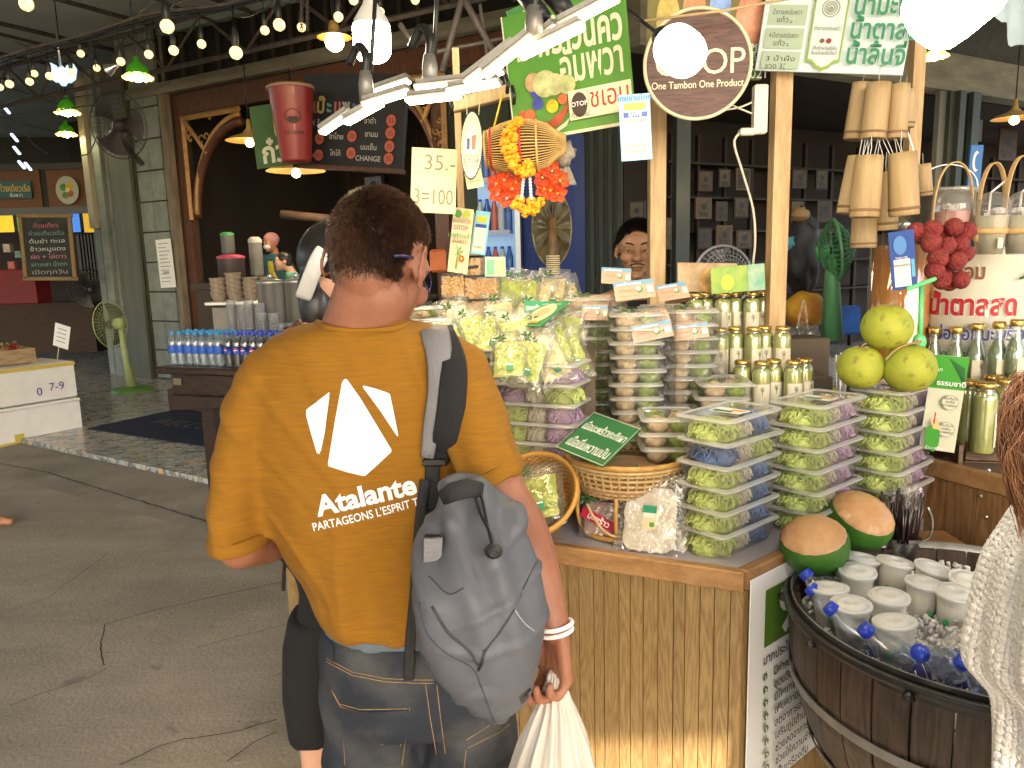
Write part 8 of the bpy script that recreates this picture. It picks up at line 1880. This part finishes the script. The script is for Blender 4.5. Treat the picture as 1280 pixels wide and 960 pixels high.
# lychee bunch
lyc=mat('lychee_red',(.17,.012,.018),.55,c2=(.36,.05,.04),vs=40,bump=1.0,bs=170,detail=3); spots(lyc,60,(.10,.03,.012),.55,.65,.7); t=thing('fruit_bunch','bunch of red lychees hanging before the palm juice drum','fruit',loc=P(1180,320,2.2))
for i,(x,y,dy)in enumerate(((1145,289,.0),(1166,286,-.02),(1178,292,.02),(1192,283,-.02),(1208,288,.0),(1164,302,-.03),(1184,306,-.03),(1200,304,-.01),(1172,321,-.03),(1196,325,-.025),(1178,338,.02),(1168,338,-.03),(1188,350,.01),(1201,349,-.03),(1158,296,.03),(1188,315,.03),(1178,348,-.01),(1206,316,.03))):
 b=MB(); rr=rnd.uniform(.0245,.028); p=P(x,y,2.2+dy); b.grid(lambda u,v:(rr*math.sin(math.pi*v)*math.cos(6.2832*u),rr*math.sin(math.pi*v)*math.sin(6.2832*u),rr*1.05*math.cos(math.pi*v)*(1-.12*math.cos(math.pi*v))),18,12,lyc,close_u=True); b.build('lychee',None,t,loc=p-V(*t.location),rot=(rnd.uniform(-.5,.5),rnd.uniform(-.5,.5),rnd.uniform(0,6)))
b=MB(); b.tube(cat_([P(1184,262,2.3),P(1182,300,2.24),P(1186,340,2.24)]),.003,6,stemm)
leafspray(b,P(1182,322,2.23),.05,6,mat('lychee_leaf',(.04,.10,.03),.5,var=.3),3); wbuild(b,'stalk',None,t)
# payment card on a green clip stand
s=Sign('payment_card','dark blue payment card held by a mint green clip beside the lychees','card',P(1110,291,2.14),P(1142,286,2.12),P(1134,359,2.14),.003,mat('card_royal',(.02,.07,.30),.4)); s.rect(.13,.48,.78,.95,mat('card_pale_white',(.66,.66,.62),.5)); s.rect(.82,.5,.95,.8,mat('card_azure',(.1,.4,.6),.5)); s.text('THAI QR',.45,.47,.008,white_ink); s.ell(.42,.24,.26,.16,mat('card_midblue',(.08,.22,.50),.5)); s.text('ขอบคุณ',.45,.60,.012,dark_ink); s.done()
mint=mat('mint_plastic',(.10,.52,.18),.35,coat=.3); t=thing('clip_stand','mint green plastic clip stand holding the dark blue payment card','stand',loc=P(1150,430,2.14))
b=MB(); a,c=P(1133,362,2.14),P(1170,348,2.12); d=(c-a); b.box((0,0,0),(d.length,.012,.012),mint,M=Matrix.Translation((a+c)/2)@d.to_track_quat('X','Z').to_matrix().to_4x4(),bev=.003); wbuild(b,'clip',None,t)
b=MB(); b.tube([P(1152,357,2.15),P(1151,400,2.15),P(1149,435,2.15)],.007,8,mint); b.ball(P(1149,428,2.15),.02,12,8,mint,rad=(.020,.014,.026)); wbuild(b,'stem',None,t)
# hanging bamboo cups
bcm=mat('bamboo_cup',(.36,.24,.11),.5,c2=(.52,.38,.20),vs=5,stretch=(6,6,.6),bump=.2,bs=60); bn=mat('bamboo_node',(.22,.13,.06),.6)
proto_b=thing('bamboo_cup','x','cup',group='bamboo cups hung on strings'); MB().lathe([(.0,.012),(.040,.0),(.043,.004),(.0425,.02),(.0435,.024),(.041,.16),(.040,.195),(.036,.195),(.036,.03),(0,.03)],24,bcm).build('cup',None,proto_b)
MB().lathe([(.0432,.018),(.0448,.021),(.0448,.025),(.0432,.028)],24,bn).build('node_ring',None,proto_b); b=MB(); b.tube([(.0,.0,.19),(.004,0,.22),(.0,0,.26)],.0012,4,white_ink); b.build('string',None,proto_b); first=True
for x0,y0,x1,y1,rp,Y,lab in((1099,104,1091,174,14.5,2.44,'front left of the upper cluster'),(1124,106,1118,174,13.5,2.46,'front right of the upper cluster'),(1078,104,1067,175,12,2.52,'left, partly behind in the upper cluster'),(1133,112,1131,160,11,2.6,'rear right of the upper cluster'),(1087,195,1080,272,17,2.36,'big one front left in the lower cluster'),(1074,196,1060,268,14,2.46,'far left of the lower cluster'),(1128,191,1130,270,17.5,2.36,'big one on the right of the lower cluster'),(1108,215,1107,288,14,2.55,'between and behind the two big lower ones'),(1081,262,1079,310,15,2.56,'lowest on the left above the tea dispenser'),(1154,205,1156,245,9,2.6,'small one beside the steel pail')):
 a,c=P(x0,y0,Y),P(x1,y1,Y); ax=(a-c); k=ax.length/.195; rk=(rp/950*Y)/.043; o=proto_b if first else copy_tree(proto_b); first=False
 o.matrix_basis=Matrix.Translation(c)@ax.to_track_quat('Z','Y').to_matrix().to_4x4()@Matrix.Rotation(rnd.uniform(0,6),4,'Z')@Matrix.Diagonal((rk,rk,k,1)); o['label']='hanging bamboo cup, '+lab
t=thing('cup_strings','tangle of thin white strings between the upper and lower bamboo cups','string',loc=P(1105,185,2.44))
for i in range(12):b=MB(); x=rnd.uniform(1080,1128); b.tube([P(1095+(x-1100)*.9,172,2.44),P(x+rnd.uniform(-12,8),198,2.42)],.0011,4,white_ink); wbuild(b,'string',None,t)
b=MB(); b.tube(cat_([P(1134,165,2.5),P(1142,190,2.5),P(1146,220,2.5),P(1142,235,2.5)]),.004,6,white_ink); wbuild(b,'string',None,t)
# green desk fan edge-on, and clutter in the dark behind
fp=P(1042,418,3.0); fn=fan('green desk fan seen edge-on in front of the dark wing',P(1044,312,3.0),.118,R(78),R(-8),mat('muted_mint',(.10,.30,.13),.4),mat('green_blade',(.03,.12,.05),.4),mint,group='fans')
Mi=fn.matrix_basis.inverted(); b=MB(); b.tube([Mi@P(1040,318,3.0),Mi@P(1040,345,3.0),Mi@P(1040,425,3.0)],[.02,.028,.042],14,mat('muted_mint')); b.build('column',None,fn)
def clutter(nm,lab,x,y,Y,rx,rz_,c,kind='ball',c2=None,wob=.3):
 b=MB(); m=mat('c_'+nm+str(int(x)),c,.5,c2=c2,vs=8)if c2 else mat('c_'+nm+str(int(x)),c,.5,var=.3); k=Y/950
 if kind=='ball':b.ball((0,0,0),1,22,16,m,rad=(rx*k,rx*k*.8,rz_*k),wob=wob,seed=int(x))
 else:b.box((0,0,0),(2*rx*k,rx*k*1.2,2*rz_*k),m,bev=.01)
 return tag(b.build(nm,loc=P(x,y,Y)),lab,nm.replace('_',' '))
clutter('beach_ball','yellow and orange inflated ball lying in the dark beyond the straws',1007,388,3.2,26,24,(.65,.42,.02),c2=(.45,.12,.02),wob=.1); clutter('backpack_black','slumped black backpack hanging in the dark right of the pine post',1003,318,3.3,22,50,(.015,.015,.02)); bpy.data.objects['backpack_black'].name='backpack'
clutter('cushion','purple cushion just above the yellow ball',1001,352,3.35,18,14,(.16,.08,.20)); clutter('bowl','light blue plastic bowl edge showing right of the pine post',990,306,3.3,16,12,(.06,.30,.42)); clutter('blue_tub','bright blue tub behind the green fan column',1060,400,3.3,12,18,(.03,.15,.6),'box'); clutter('sponge','yellow green sponge beside the lowest gold capped bottles',1030,492,2.5,16,8,(.40,.42,.06),'box')
clutter('wood_block','brown wood block behind the yellow green sponge',1040,470,2.7,26,8,(.14,.06,.02),'box'); clutter('wicker_ball','brown knotted wicker ornament on strings in the dark',1000,268,3.2,11,9,(.20,.12,.05))
q=P(1035,490,2.7); tag(MB().box((0,0,0),(.34,.34,q.z-.02-CZ),darkw).build('rear_box',loc=(q.x+.02,q.y+.06,(q.z-.02+CZ)/2)),'dark box under the sponge and straws behind the front piles','box')
t=thing('plastic_bag','crumpled clear carrier bag hanging left of the stacked cups','bag',loc=P(1002,440,2.9)); b=MB(); b.ball((0,0,0),1,24,16,wrap,rad=(.07,.05,.11),wob=.6,seed=4); b.build('film',None,t); b=MB(); b.tube(cat_([(-.02,0,.08),(-.01,0,.15),(.0,0,.2),(.012,0,.15),(.02,0,.08)]),.005,6,wrap); b.build('handle',None,t)
for i,(x,y)in enumerate(((1018,455),(1031,458))):
 p=P(x,476,2.66); t=thing('cup_stack','short stack of clear cups left of the white straws, %s one'%('left','right')[i],'cups',loc=(p.x,p.y,q.z-.02))
 for k in range(7):MB().lathe([(.028,0),(.036,.075),(.039,.077)],14,cupm if False else MATS['cup_plastic']).build('cup',None,t,loc=(0,0,k*.013))
p=P(1052,460,2.66); t=thing('straw_bundle','bundle of upright white straws left of the green fruits','straws',loc=(p.x,p.y,q.z-.02))
for i in range(24):b=MB(); a,r_=rnd.uniform(0,6.28),rnd.uniform(0,.03); b.tube([(r_*math.cos(a)*.6,r_*math.sin(a)*.6,0),(r_*math.cos(a),r_*math.sin(a),.15+rnd.uniform(0,.02))],.0032,6,white_ink); b.build('straw',None,t)
s=Sign('blue_sign','bright blue sign with white swirl beside the shutters behind the bamboo hoops','sign',P(1214,181,5),P(1230,181,5),P(1212,240,5),.02,mat('sign_azure',(.01,.16,.52),.4)); s.ell(.5,.35,.28,.22,white_ink); s.ell(.62,.35,.22,.17,mat('sign_azure')); s.done()
# ------------------------------------------------------------ hanging trap, garland, flowers
YT=2.32; A_,B2=P(606,187,YT),P(712,180,YT-.02); ax=B2-A_; Mt=Matrix.Translation(A_)@ax.to_track_quat('Z','Y').to_matrix().to_4x4(); TL_=ax.length
t=thing('fish_trap','hanging bamboo fish trap with red bands below the green sign','basket',matrix=Mt)
def trr(z):u=z/TL_; return(.048+.030*math.sin(math.pi*min(1,u*1.15))if u<.75 else.052*(1-(u-.75)*2.4))
b=MB(); stick=mat('bamboo_stick',(.45,.28,.09),.5,c2=(.62,.42,.16),vs=50)
for i in range(54):a=2*math.pi*i/54; b.tube([(trr(z)*math.cos(a),trr(z)*math.sin(a),z)for z in np.linspace(0,TL_*.96,10)],.0019,4,stick)
tag(b.build('bamboo_ribs',None,t),kind='stuff')
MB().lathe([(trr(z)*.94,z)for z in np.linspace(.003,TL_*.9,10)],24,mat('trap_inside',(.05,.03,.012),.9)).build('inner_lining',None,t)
for k,(z,m)in enumerate(((.02,red_ink),(TL_*.43,red_ink),(TL_*.62,stick),(.004,stick))):b=MB(); b.tube([(trr(z)*1.03*math.cos(q),trr(z)*1.03*math.sin(q),z)for q in np.linspace(0,6.2832,31)[:-1]],.0035,6,m,closed=True); b.build('band',None,t)
Mi=Mt.inverted(); b=MB(); b.tube([Mi@P(628,117,YT),Mi@P(617,160,YT)],.0028,5,yellow_ink); b.tube([Mi@P(700,184,YT),Mi@P(697,215,YT),Mi@P(690,250,YT)],.0022,5,yellow_ink); b.build('cord',None,t)
mar=mat('marigold',(.75,.26,.01),.7,c2=(.85,.42,.02),vs=90,bump=.8,bs=120); t=thing('garland','orange marigold garland looped over the bamboo fish trap','garland',loc=P(640,190,YT-.08))
def pom(b,p,r,m,n=26,seed=0):
 r_=random.Random(seed)
 for k in range(n):
  th=math.acos(r_.uniform(-1,1)); a=r_.uniform(0,6.28); d=V(math.sin(th)*math.cos(a),math.sin(th)*math.sin(a),math.cos(th)); b.ball(tuple(V(*p)+d*r*.6),1,6,4,m,rad=(r*.42,r*.42,r*.36))
for i,(x,y)in enumerate(((648,152),(640,158),(634,167),(631,178),(633,188),(637,198),(641,206),(648,212),(655,216),(663,214),(660,206),(645,197),(640,186),(643,172))):
 b=MB(); pom(b,P(x,y,YT-.09+.01*(i%2)),.0175,mar,26,i); wbuild(b,'marigold',None,t)
for i,(x,y)in enumerate(((643,256),(652,260),(661,262),(670,258),(676,252),(650,250),(664,252),(657,266),(668,264))):
 b=MB(); pom(b,P(x,y,YT-.05),.016,mar,24,i+30); wbuild(b,'marigold',None,t)
for x0,x1,y1 in((655,652,248),(662,664,248)):
 for k in range(9):b=MB(); b.ball(P(x0+(x1-x0)*k/8,216+(y1-216)*k/8,YT-.06),.0048,8,6,white_ink); wbuild(b,'white_bud',None,t)
redp=mat('vermilion_petal',(.55,.05,.015),.6,c2=(.70,.12,.03),vs=30); t=thing('flower_cluster','vermilion cloth flowers hanging left of the marigold tassel','flowers',loc=P(631,235,YT)); t2=thing('flower_cluster','vermilion cloth flowers hanging right of the marigold tassel','flowers',loc=P(688,228,YT))
for tt,cs in((t,((622,242),(630,226),(640,236),(634,248),(645,228),(620,230))),(t2,((678,222),(690,214),(700,226),(688,238),(697,242),(680,236)))):
 for j,(x,y)in enumerate(cs):
  b=MB(); c=P(x,y,YT-.02)
  for k in range(5):
   a=k*1.257+j; R_=Matrix.Translation(c)@Matrix.Rotation(R(90),4,'X')@Matrix.Rotation(a,4,'Z'); b.grid(lambda u,v:(.006+u*.024,(v-.5)*.024*math.sin(math.pi*min(1,.15+u*.8)),.010*u*u+.004*math.cos(v*6)),5,5,redp,M=R_)
  b.ball(c+V(0,-.004,0),.004,6,5,yellow_ink); wbuild(b,'flower',None,tt)
t=thing('net_bundle','greyish net bundle tied at the tail of the bamboo fish trap','net',loc=P(706,196,YT)); b=MB(); b.ball((0,0,.01),1,14,12,mat('grey_net',(.28,.25,.20),.9,var=.4,vs=40),rad=(.03,.025,.035),wob=.6); b.build('net',None,t); b=MB(); b.grid(lambda u,v:((u-.5)*(.02+.05*v),.008*math.sin(u*9),-.02-.06*v),8,5,mat('grey_net')); b.build('net_tail',None,t)
# fridge
fm_=mat('fridge_blue',(.006,.03,.17),.6,var=.1,vs=2); ln=mat('fridge_line_print',(.12,.25,.55),.4); fr0,fr1=P(596,300,3.7),P(717,300,3.55); zt=P(650,176,3.65).z
fd_=(fr1-fr0); fd_.z=0; fw=fd_.length; fa=math.atan2(fd_.y,fd_.x); t=thing('fridge','blue drinks fridge with a glass door of bottled water behind the fish trap','fridge',loc=(fr0.x,fr0.y,0),rz=fa)
MB().box((fw*.5,.13,zt/2+.05),(fw,.22,zt-.02),fm_,bev=.01).build('cabinet',None,t)
dw=fw*.42; MB().box((dw/2,.01,zt/2+.2),(dw-.02,.01,zt-.5),mat('fridge_inside',(.20,.30,.42),.5,emit=(.25,.45,.7),es=.15)).build('lit_interior',None,t)
MB().box((dw+.015,-.012,zt/2+.1),(.025,.03,zt-.2),mat('aluminium_bar',(.42,.44,.46),.3,.8)).build('door_handle',None,t)
for z in(1.30,1.52,1.74,1.98):
 MB().box((dw/2,-.02,z),(dw-.03,.06,.012),mat('shelf_pale',(.5,.55,.6),.4)).build('shelf',None,t); MB().box((dw/2,-.052,z),(dw-.03,.004,.022),mat('shelf_strip',(.35,.42,.6),.4)).build('shelf_strip',None,t)
 for k in range(5):
  b=MB(); h_=.15; x=.03+k*(dw-.06)/4; b.lathe([(.018,0),(.019,.06),(.018,.10),(.007,.14),(.007,h_)],10,mat('fridge_bottle_%d'%(k%3),((.35,.42,.5),(.02,.1,.4),(.4,.08,.06))[k%3],.2),Matrix.Translation((x,-.02,z+.006))); b.lathe([(.009,h_-.012),(.009,h_),(0,h_)],8,dbluecap,Matrix.Translation((x,-.02,z+.006))); b.build('bottle',None,t)
b=MB(); r_=random.Random(5)
for i in range(16):
 x,z=r_.uniform(dw+.08,fw-.03),r_.uniform(1.0,zt-.1); pts=[(x,-.003+.02-.01,z)]; d=r_.choice([0,1])
 for k in range(4):d=1-d; pts.append((min(fw-.01,max(dw+.05,pts[-1][0]+(r_.uniform(-.1,.1)if d else.03))),pts[-1][1],pts[-1][2]+(r_.uniform(-.12,.12)if not d else.02)))
 b.tube([(p_[0],.022,p_[2])for p_ in pts],.0022,4,ln)
b.build('line_print',None,t)
MB().box((dw+.10,.022,P(662,308,3.65).z),(.03,.004,.02),white_ink).build('sticker',None,t)
# hand-shaped palm fan hanging before the fridge
pc_=P(690,285,3.2); t=thing('palm_fan','dark glossy oval palm fan with a bound handle hanging before the blue fridge','fan ornament',loc=pc_); pfm=mat('dark_palm_leaf',(.03,.025,.012),.3,c2=(.16,.13,.06),vs=18,coat=.4)
k=3.2/950; b=MB(); b.grid(lambda u,v:((24*k)*v*math.cos(6.2832*u),-.02+.03*v*v+.006*math.sin(u*60),(46*k)*v*math.sin(6.2832*u)),90,10,pfm,close_u=True); b.build('leaf_blade',None,t); b=MB(); b.tube([((24*k)*math.cos(q),.012,(46*k)*math.sin(q))for q in np.linspace(0,6.2832,41)[:-1]],.004,6,mat('fan_edge',(.22,.18,.08),.4),closed=True); b.build('edge',None,t)
b=MB(); b.tube([(0,-.03,12*k),(0,-.03,-30*k),(0,-.03,-58*k)],[.015,.022,.026],10,mat('bound_handle',(.16,.09,.03),.5,var=.4,vs=30))
for i in range(9):b.tube([(.027*math.cos(q),-.03+.027*math.sin(q),-(34+i*2.6)*k)for q in np.linspace(0,6.2832,15)[:-1]],.003,5,rope,closed=True)
b.build('handle',None,t)
clutter('orange_case','orange box edge showing beyond the glasses of the man',548,326,3.4,10,14,(.42,.10,.02),'box')
# ------------------------------------------------------------ seller behind the stall
sp=P(797,312,3.05); sel=thing('person','stall seller with black hair and moustache looking out beside the middle pine post','person',loc=(sp.x,sp.y,0)); SH=headframe(sp,V(-.18,-1,-.12))
b=MB(); head_shapes(b,SH@Matrix.Diagonal((1.05,1,.97,1)),1.02,nose=1.2); cap(b,sp+V(0,.02,-.07),.052,sp+V(0,.03,-.17),.056);
for s_ in(-1,1):
 sh_,el,wr=sp+V(s_*.19,.03,-.24),sp+V(s_*.24,.0,-.50),sp+V(s_*.16,-.22,-.56); limb(b,[sp+V(0,.03,-.2),sh_,el,wr],[.07,.052,.04,.026]); hand_shapes(b,wr,V(-s_*.3,-1,0),V(0,0,-1),-s_,.5)
 hp=V(sp.x+s_*.09,sp.y+.04,.82); limb(b,[hp,V(hp.x,hp.y,.45),V(hp.x,hp.y+.02,.08)],[.085,.055,.04]); cap(b,V(hp.x,hp.y,.04),.035,V(hp.x,hp.y-.14,.035),.028)
loft(b,[(V(sp.x,sp.y+.04,.78),.14,.1),(V(sp.x,sp.y+.04,1.2),.16,.1),(V(sp.x,sp.y+.03,1.45),.12,.07)],24)
sb=organic(b,'body',skinmat('skin_seller',(.32,.16,.085),(.44,.25,.14)),sel,.0042,3); SHi=SH.inverted()
def smask(p):
 q=SHi@p
 if q.length>.2:return 0
 x,y,z=q; line=.062+.012*math.cos(x*40)if y<-.03 else.062-(y+.03)*1.3
 if abs(x)>.055 and y<.03:line=min(line,.03+max(0,-.02-y)*.6)
 f=(z-line)/.012; return max(0,min(1,f))
scalp(sb,sel,smask); hair_strands(sb,sel,smask,12000,.022,blackhair,comb=(.3,-.7,-.7),lift=.45,width=.0016,seed=4)
M0=SH
def hp_(x,y,z):return M0@V(x,y,z)
for s_ in(-1,1):
 b=MB(); b.ball(hp_(s_*.031,-.0835,.006),.0112,14,10,mat('eye_white_dim',(.42,.38,.34),.3)); b.ball(hp_(s_*.031-.002,-.0915,.006),.0052,10,8,black); wbuild(b,'eye',None,sel)
 b=MB(); b.tube(cat_([hp_(s_*.046,-.086,.010),hp_(s_*.038,-.0955,.0115),hp_(s_*.026,-.0965,.0115),hp_(s_*.016,-.094,.007)]),.0036,6,mat('skin_seller')); b.tube(cat_([hp_(s_*.046,-.086,.004),hp_(s_*.034,-.0945,-.001),hp_(s_*.018,-.094,.003)]),.002,6,mat('skin_seller')); wbuild(b,'eyelid',None,sel)
 b=MB(); b.tube(cat_([hp_(s_*.052,-.082,.029),hp_(s_*.040,-.098,.036),hp_(s_*.026,-.103,.035),hp_(s_*.014,-.103,.029)]),[.0017]*6+[.0030]*12+[.0017],6,blackhair); wbuild(b,'eyebrow',None,sel)
b=MB(); b.tube(cat_([hp_(-.028,-.094,-.050),hp_(-.014,-.103,-.043),hp_(0,-.105,-.042),hp_(.014,-.103,-.043),hp_(.028,-.094,-.050)]),.0024,6,blackhair); wbuild(b,'moustache',None,sel)
b=MB(); b.tube(cat_([hp_(-.024,-.098,-.0575),hp_(0,-.103,-.056),hp_(.024,-.098,-.0575)]),.0016,6,mat('lip_line',(.08,.02,.015),.5)); wbuild(b,'mouth',None,sel)
b=MB(); loft(b,[(V(sp.x,sp.y+.04,.80),.18,.13),(V(sp.x,sp.y+.04,1.15),.17,.12),(sp+V(0,.04,-.25),.18,.10),(sp+V(0,.04,-.19),.09,.08)],30)
for s_ in(-1,1):cap(b,sp+V(s_*.17,.03,-.26),.07,sp+V(s_*.225,.01,-.42),.068)
organic(b,'shirt',cloth('seller_dark_shirt',(.02,.02,.025)),sel,.012,3)
b=MB(); loft(b,[(V(sp.x,sp.y+.04,.88),.165,.12),(V(sp.x,sp.y+.04,.75),.17,.125)],24)
for s_ in(-1,1):limb(b,[V(sp.x+s_*.09,sp.y+.04,.80),V(sp.x+s_*.09,sp.y+.04,.14)],[.09,.065])
organic(b,'trousers',cloth('seller_trousers',(.03,.03,.04)),sel,.014,3)
# ------------------------------------------------------------ woman at the right edge in a white knit shawl
wr_=thing('person','woman at the right edge with loose brown hair and a white knitted shawl','person',loc=(.95,.98,0)); Y0=.98
hc=V(1.0,1.02,1.44); HW=headframe(hc,V(-.35,.75,-.45)); b=MB(); head_shapes(b,HW,.98); cap(b,hc+V(.01,-.02,-.06),.05,V(1.0,.97,1.28),.058)
for s_ in(-1,1):limb(b,[V(1.0,.97,1.25),V(1.0+s_*.16,.96,1.22),V(1.0+s_*.20,.92,.98),V(1.0+s_*.10,1.16,.96)],[.06,.048,.038,.025]); hand_shapes(b,V(1.0+s_*.10,1.16,.96),V(-s_*.2,1,0),V(0,0,-1),s_,.5,.92)
loft(b,[(V(1.0,.96,.85),.16,.1),(V(1.0,.96,1.05),.13,.09),(V(1.0,.96,1.2),.15,.08)],24)
for s_ in(-1,1):limb(b,[V(1.0+s_*.09,.96,.85),V(1.0+s_*.1,.96,.48),V(1.0+s_*.1,.98,.08)],[.09,.058,.038]); cap(b,V(1.0+s_*.1,.98,.04),.033,V(1.0+s_*.11,1.12,.035),.027)
organic(b,'body',skin_c,wr_,.010,3)
knit=mat('white_knit',(.62,.58,.54),.95,c2=(.80,.77,.74),vs=120,bump=.5,bs=260,sheen=.2)
rows=interp([(600,1330,.75,.92),(640,1290,.78,.9),(660,1268,.8,.88),(690,1248,.82,.87),(720,1230,.84,.86),(760,1218,.85,.86),(800,1209,.85,.86),(850,1205,.85,.87),(875,1222,.85,.88),(895,1238,.85,.88),(930,1243,.85,.88),(980,1243,.85,.88),(1060,1240,.85,.88),(1150,1236,.85,.88)],36)
vs=[]; fs=[]; n=340
for k,(py,l,Yc,_)in enumerate(rows):
 e=P(l,py,.92); cx=.86; a=cx-e.x; zz=e.z
 row0=len(vs)
 for i in range(n):
  t_=math.pi*.55+2*math.pi*.62*i/n; rr=1
  dx=a*math.cos(t_)*rr; dyy=.13*math.sin(t_)
  fold=1+.035*math.sin(t_*9+zz*6)+.02*math.sin(t_*17+zz*14)
  st=.0018*(math.sin(i*1.257+(k%2)*.0)*.6+math.cos(k*1.5)*.5+.5*math.sin((i+k)*.8))
  vs.append((cx+dx*fold+st*math.cos(t_),.95+dyy*fold+st*math.sin(t_),zz))
 mn=min((q[0]/q[1],q[1])for q in vs[row0:]); sh_x=(e.x/.92-mn[0])*mn[1]
 for j in range(row0,len(vs)):vs[j]=(vs[j][0]+sh_x,vs[j][1],vs[j][2])
for k in range(len(rows)-1):
 for i in range(n-1):fs.append((k*n+i,k*n+i+1,(k+1)*n+i+1,(k+1)*n+i))
b=MB(); b.add(vs,fs,knit,True); o=wbuild(b,'shawl',None,wr_); md=o.modifiers.new('thickness','SOLIDIFY'); md.thickness=.006
b=MB(); loft(b,[(V(1.0,.96,.95),.17,.12),(V(1.0,.96,.7),.18,.13),(V(1.0,.97,.3),.17,.13)],28); organic(b,'skirt',cloth('sand_skirt',(.25,.2,.15)),wr_,.012,3)
b=MB(); ellip(b,HW@V(0,.022,.035),(.088,.088,.09)); ellip(b,HW@V(0,.085,.0),(.06,.05,.06)); organic(b,'hair_mass',mat('chestnut_hair',(.06,.022,.010),.4,c2=(.16,.065,.028),vs=40,stretch=(1,1,.15)),wr_,.007,3)
r_=random.Random(11); hb=mat('chestnut_strand',(.12,.045,.018),.35,c2=(.34,.15,.06),vs=20,spec=.7); b=MB()
for i in range(1400):
 a0=P(1266+abs(r_.gauss(0,22)),484+r_.gauss(0,7),.95+r_.uniform(-.04,.04)); wv=r_.gauss(0,1); e_=r_.uniform(0,1)
 m1=P(1247+abs(r_.gauss(0,26)),530+r_.gauss(0,8),.93+r_.uniform(-.05,.03)); m2=P(1252+abs(r_.gauss(0,26)),580+r_.gauss(0,8),.92+r_.uniform(-.05,.04)); en=P(1272+abs(r_.gauss(0,20)),640+r_.gauss(0,14),.92+r_.uniform(-.05,.05))
 b.tube(cat_([P(1330,500+r_.gauss(0,14),1.0),a0,m1,m2,en],5),.0005,3,hb,caps=False)
wbuild(b,'hair_strands',None,wr_)
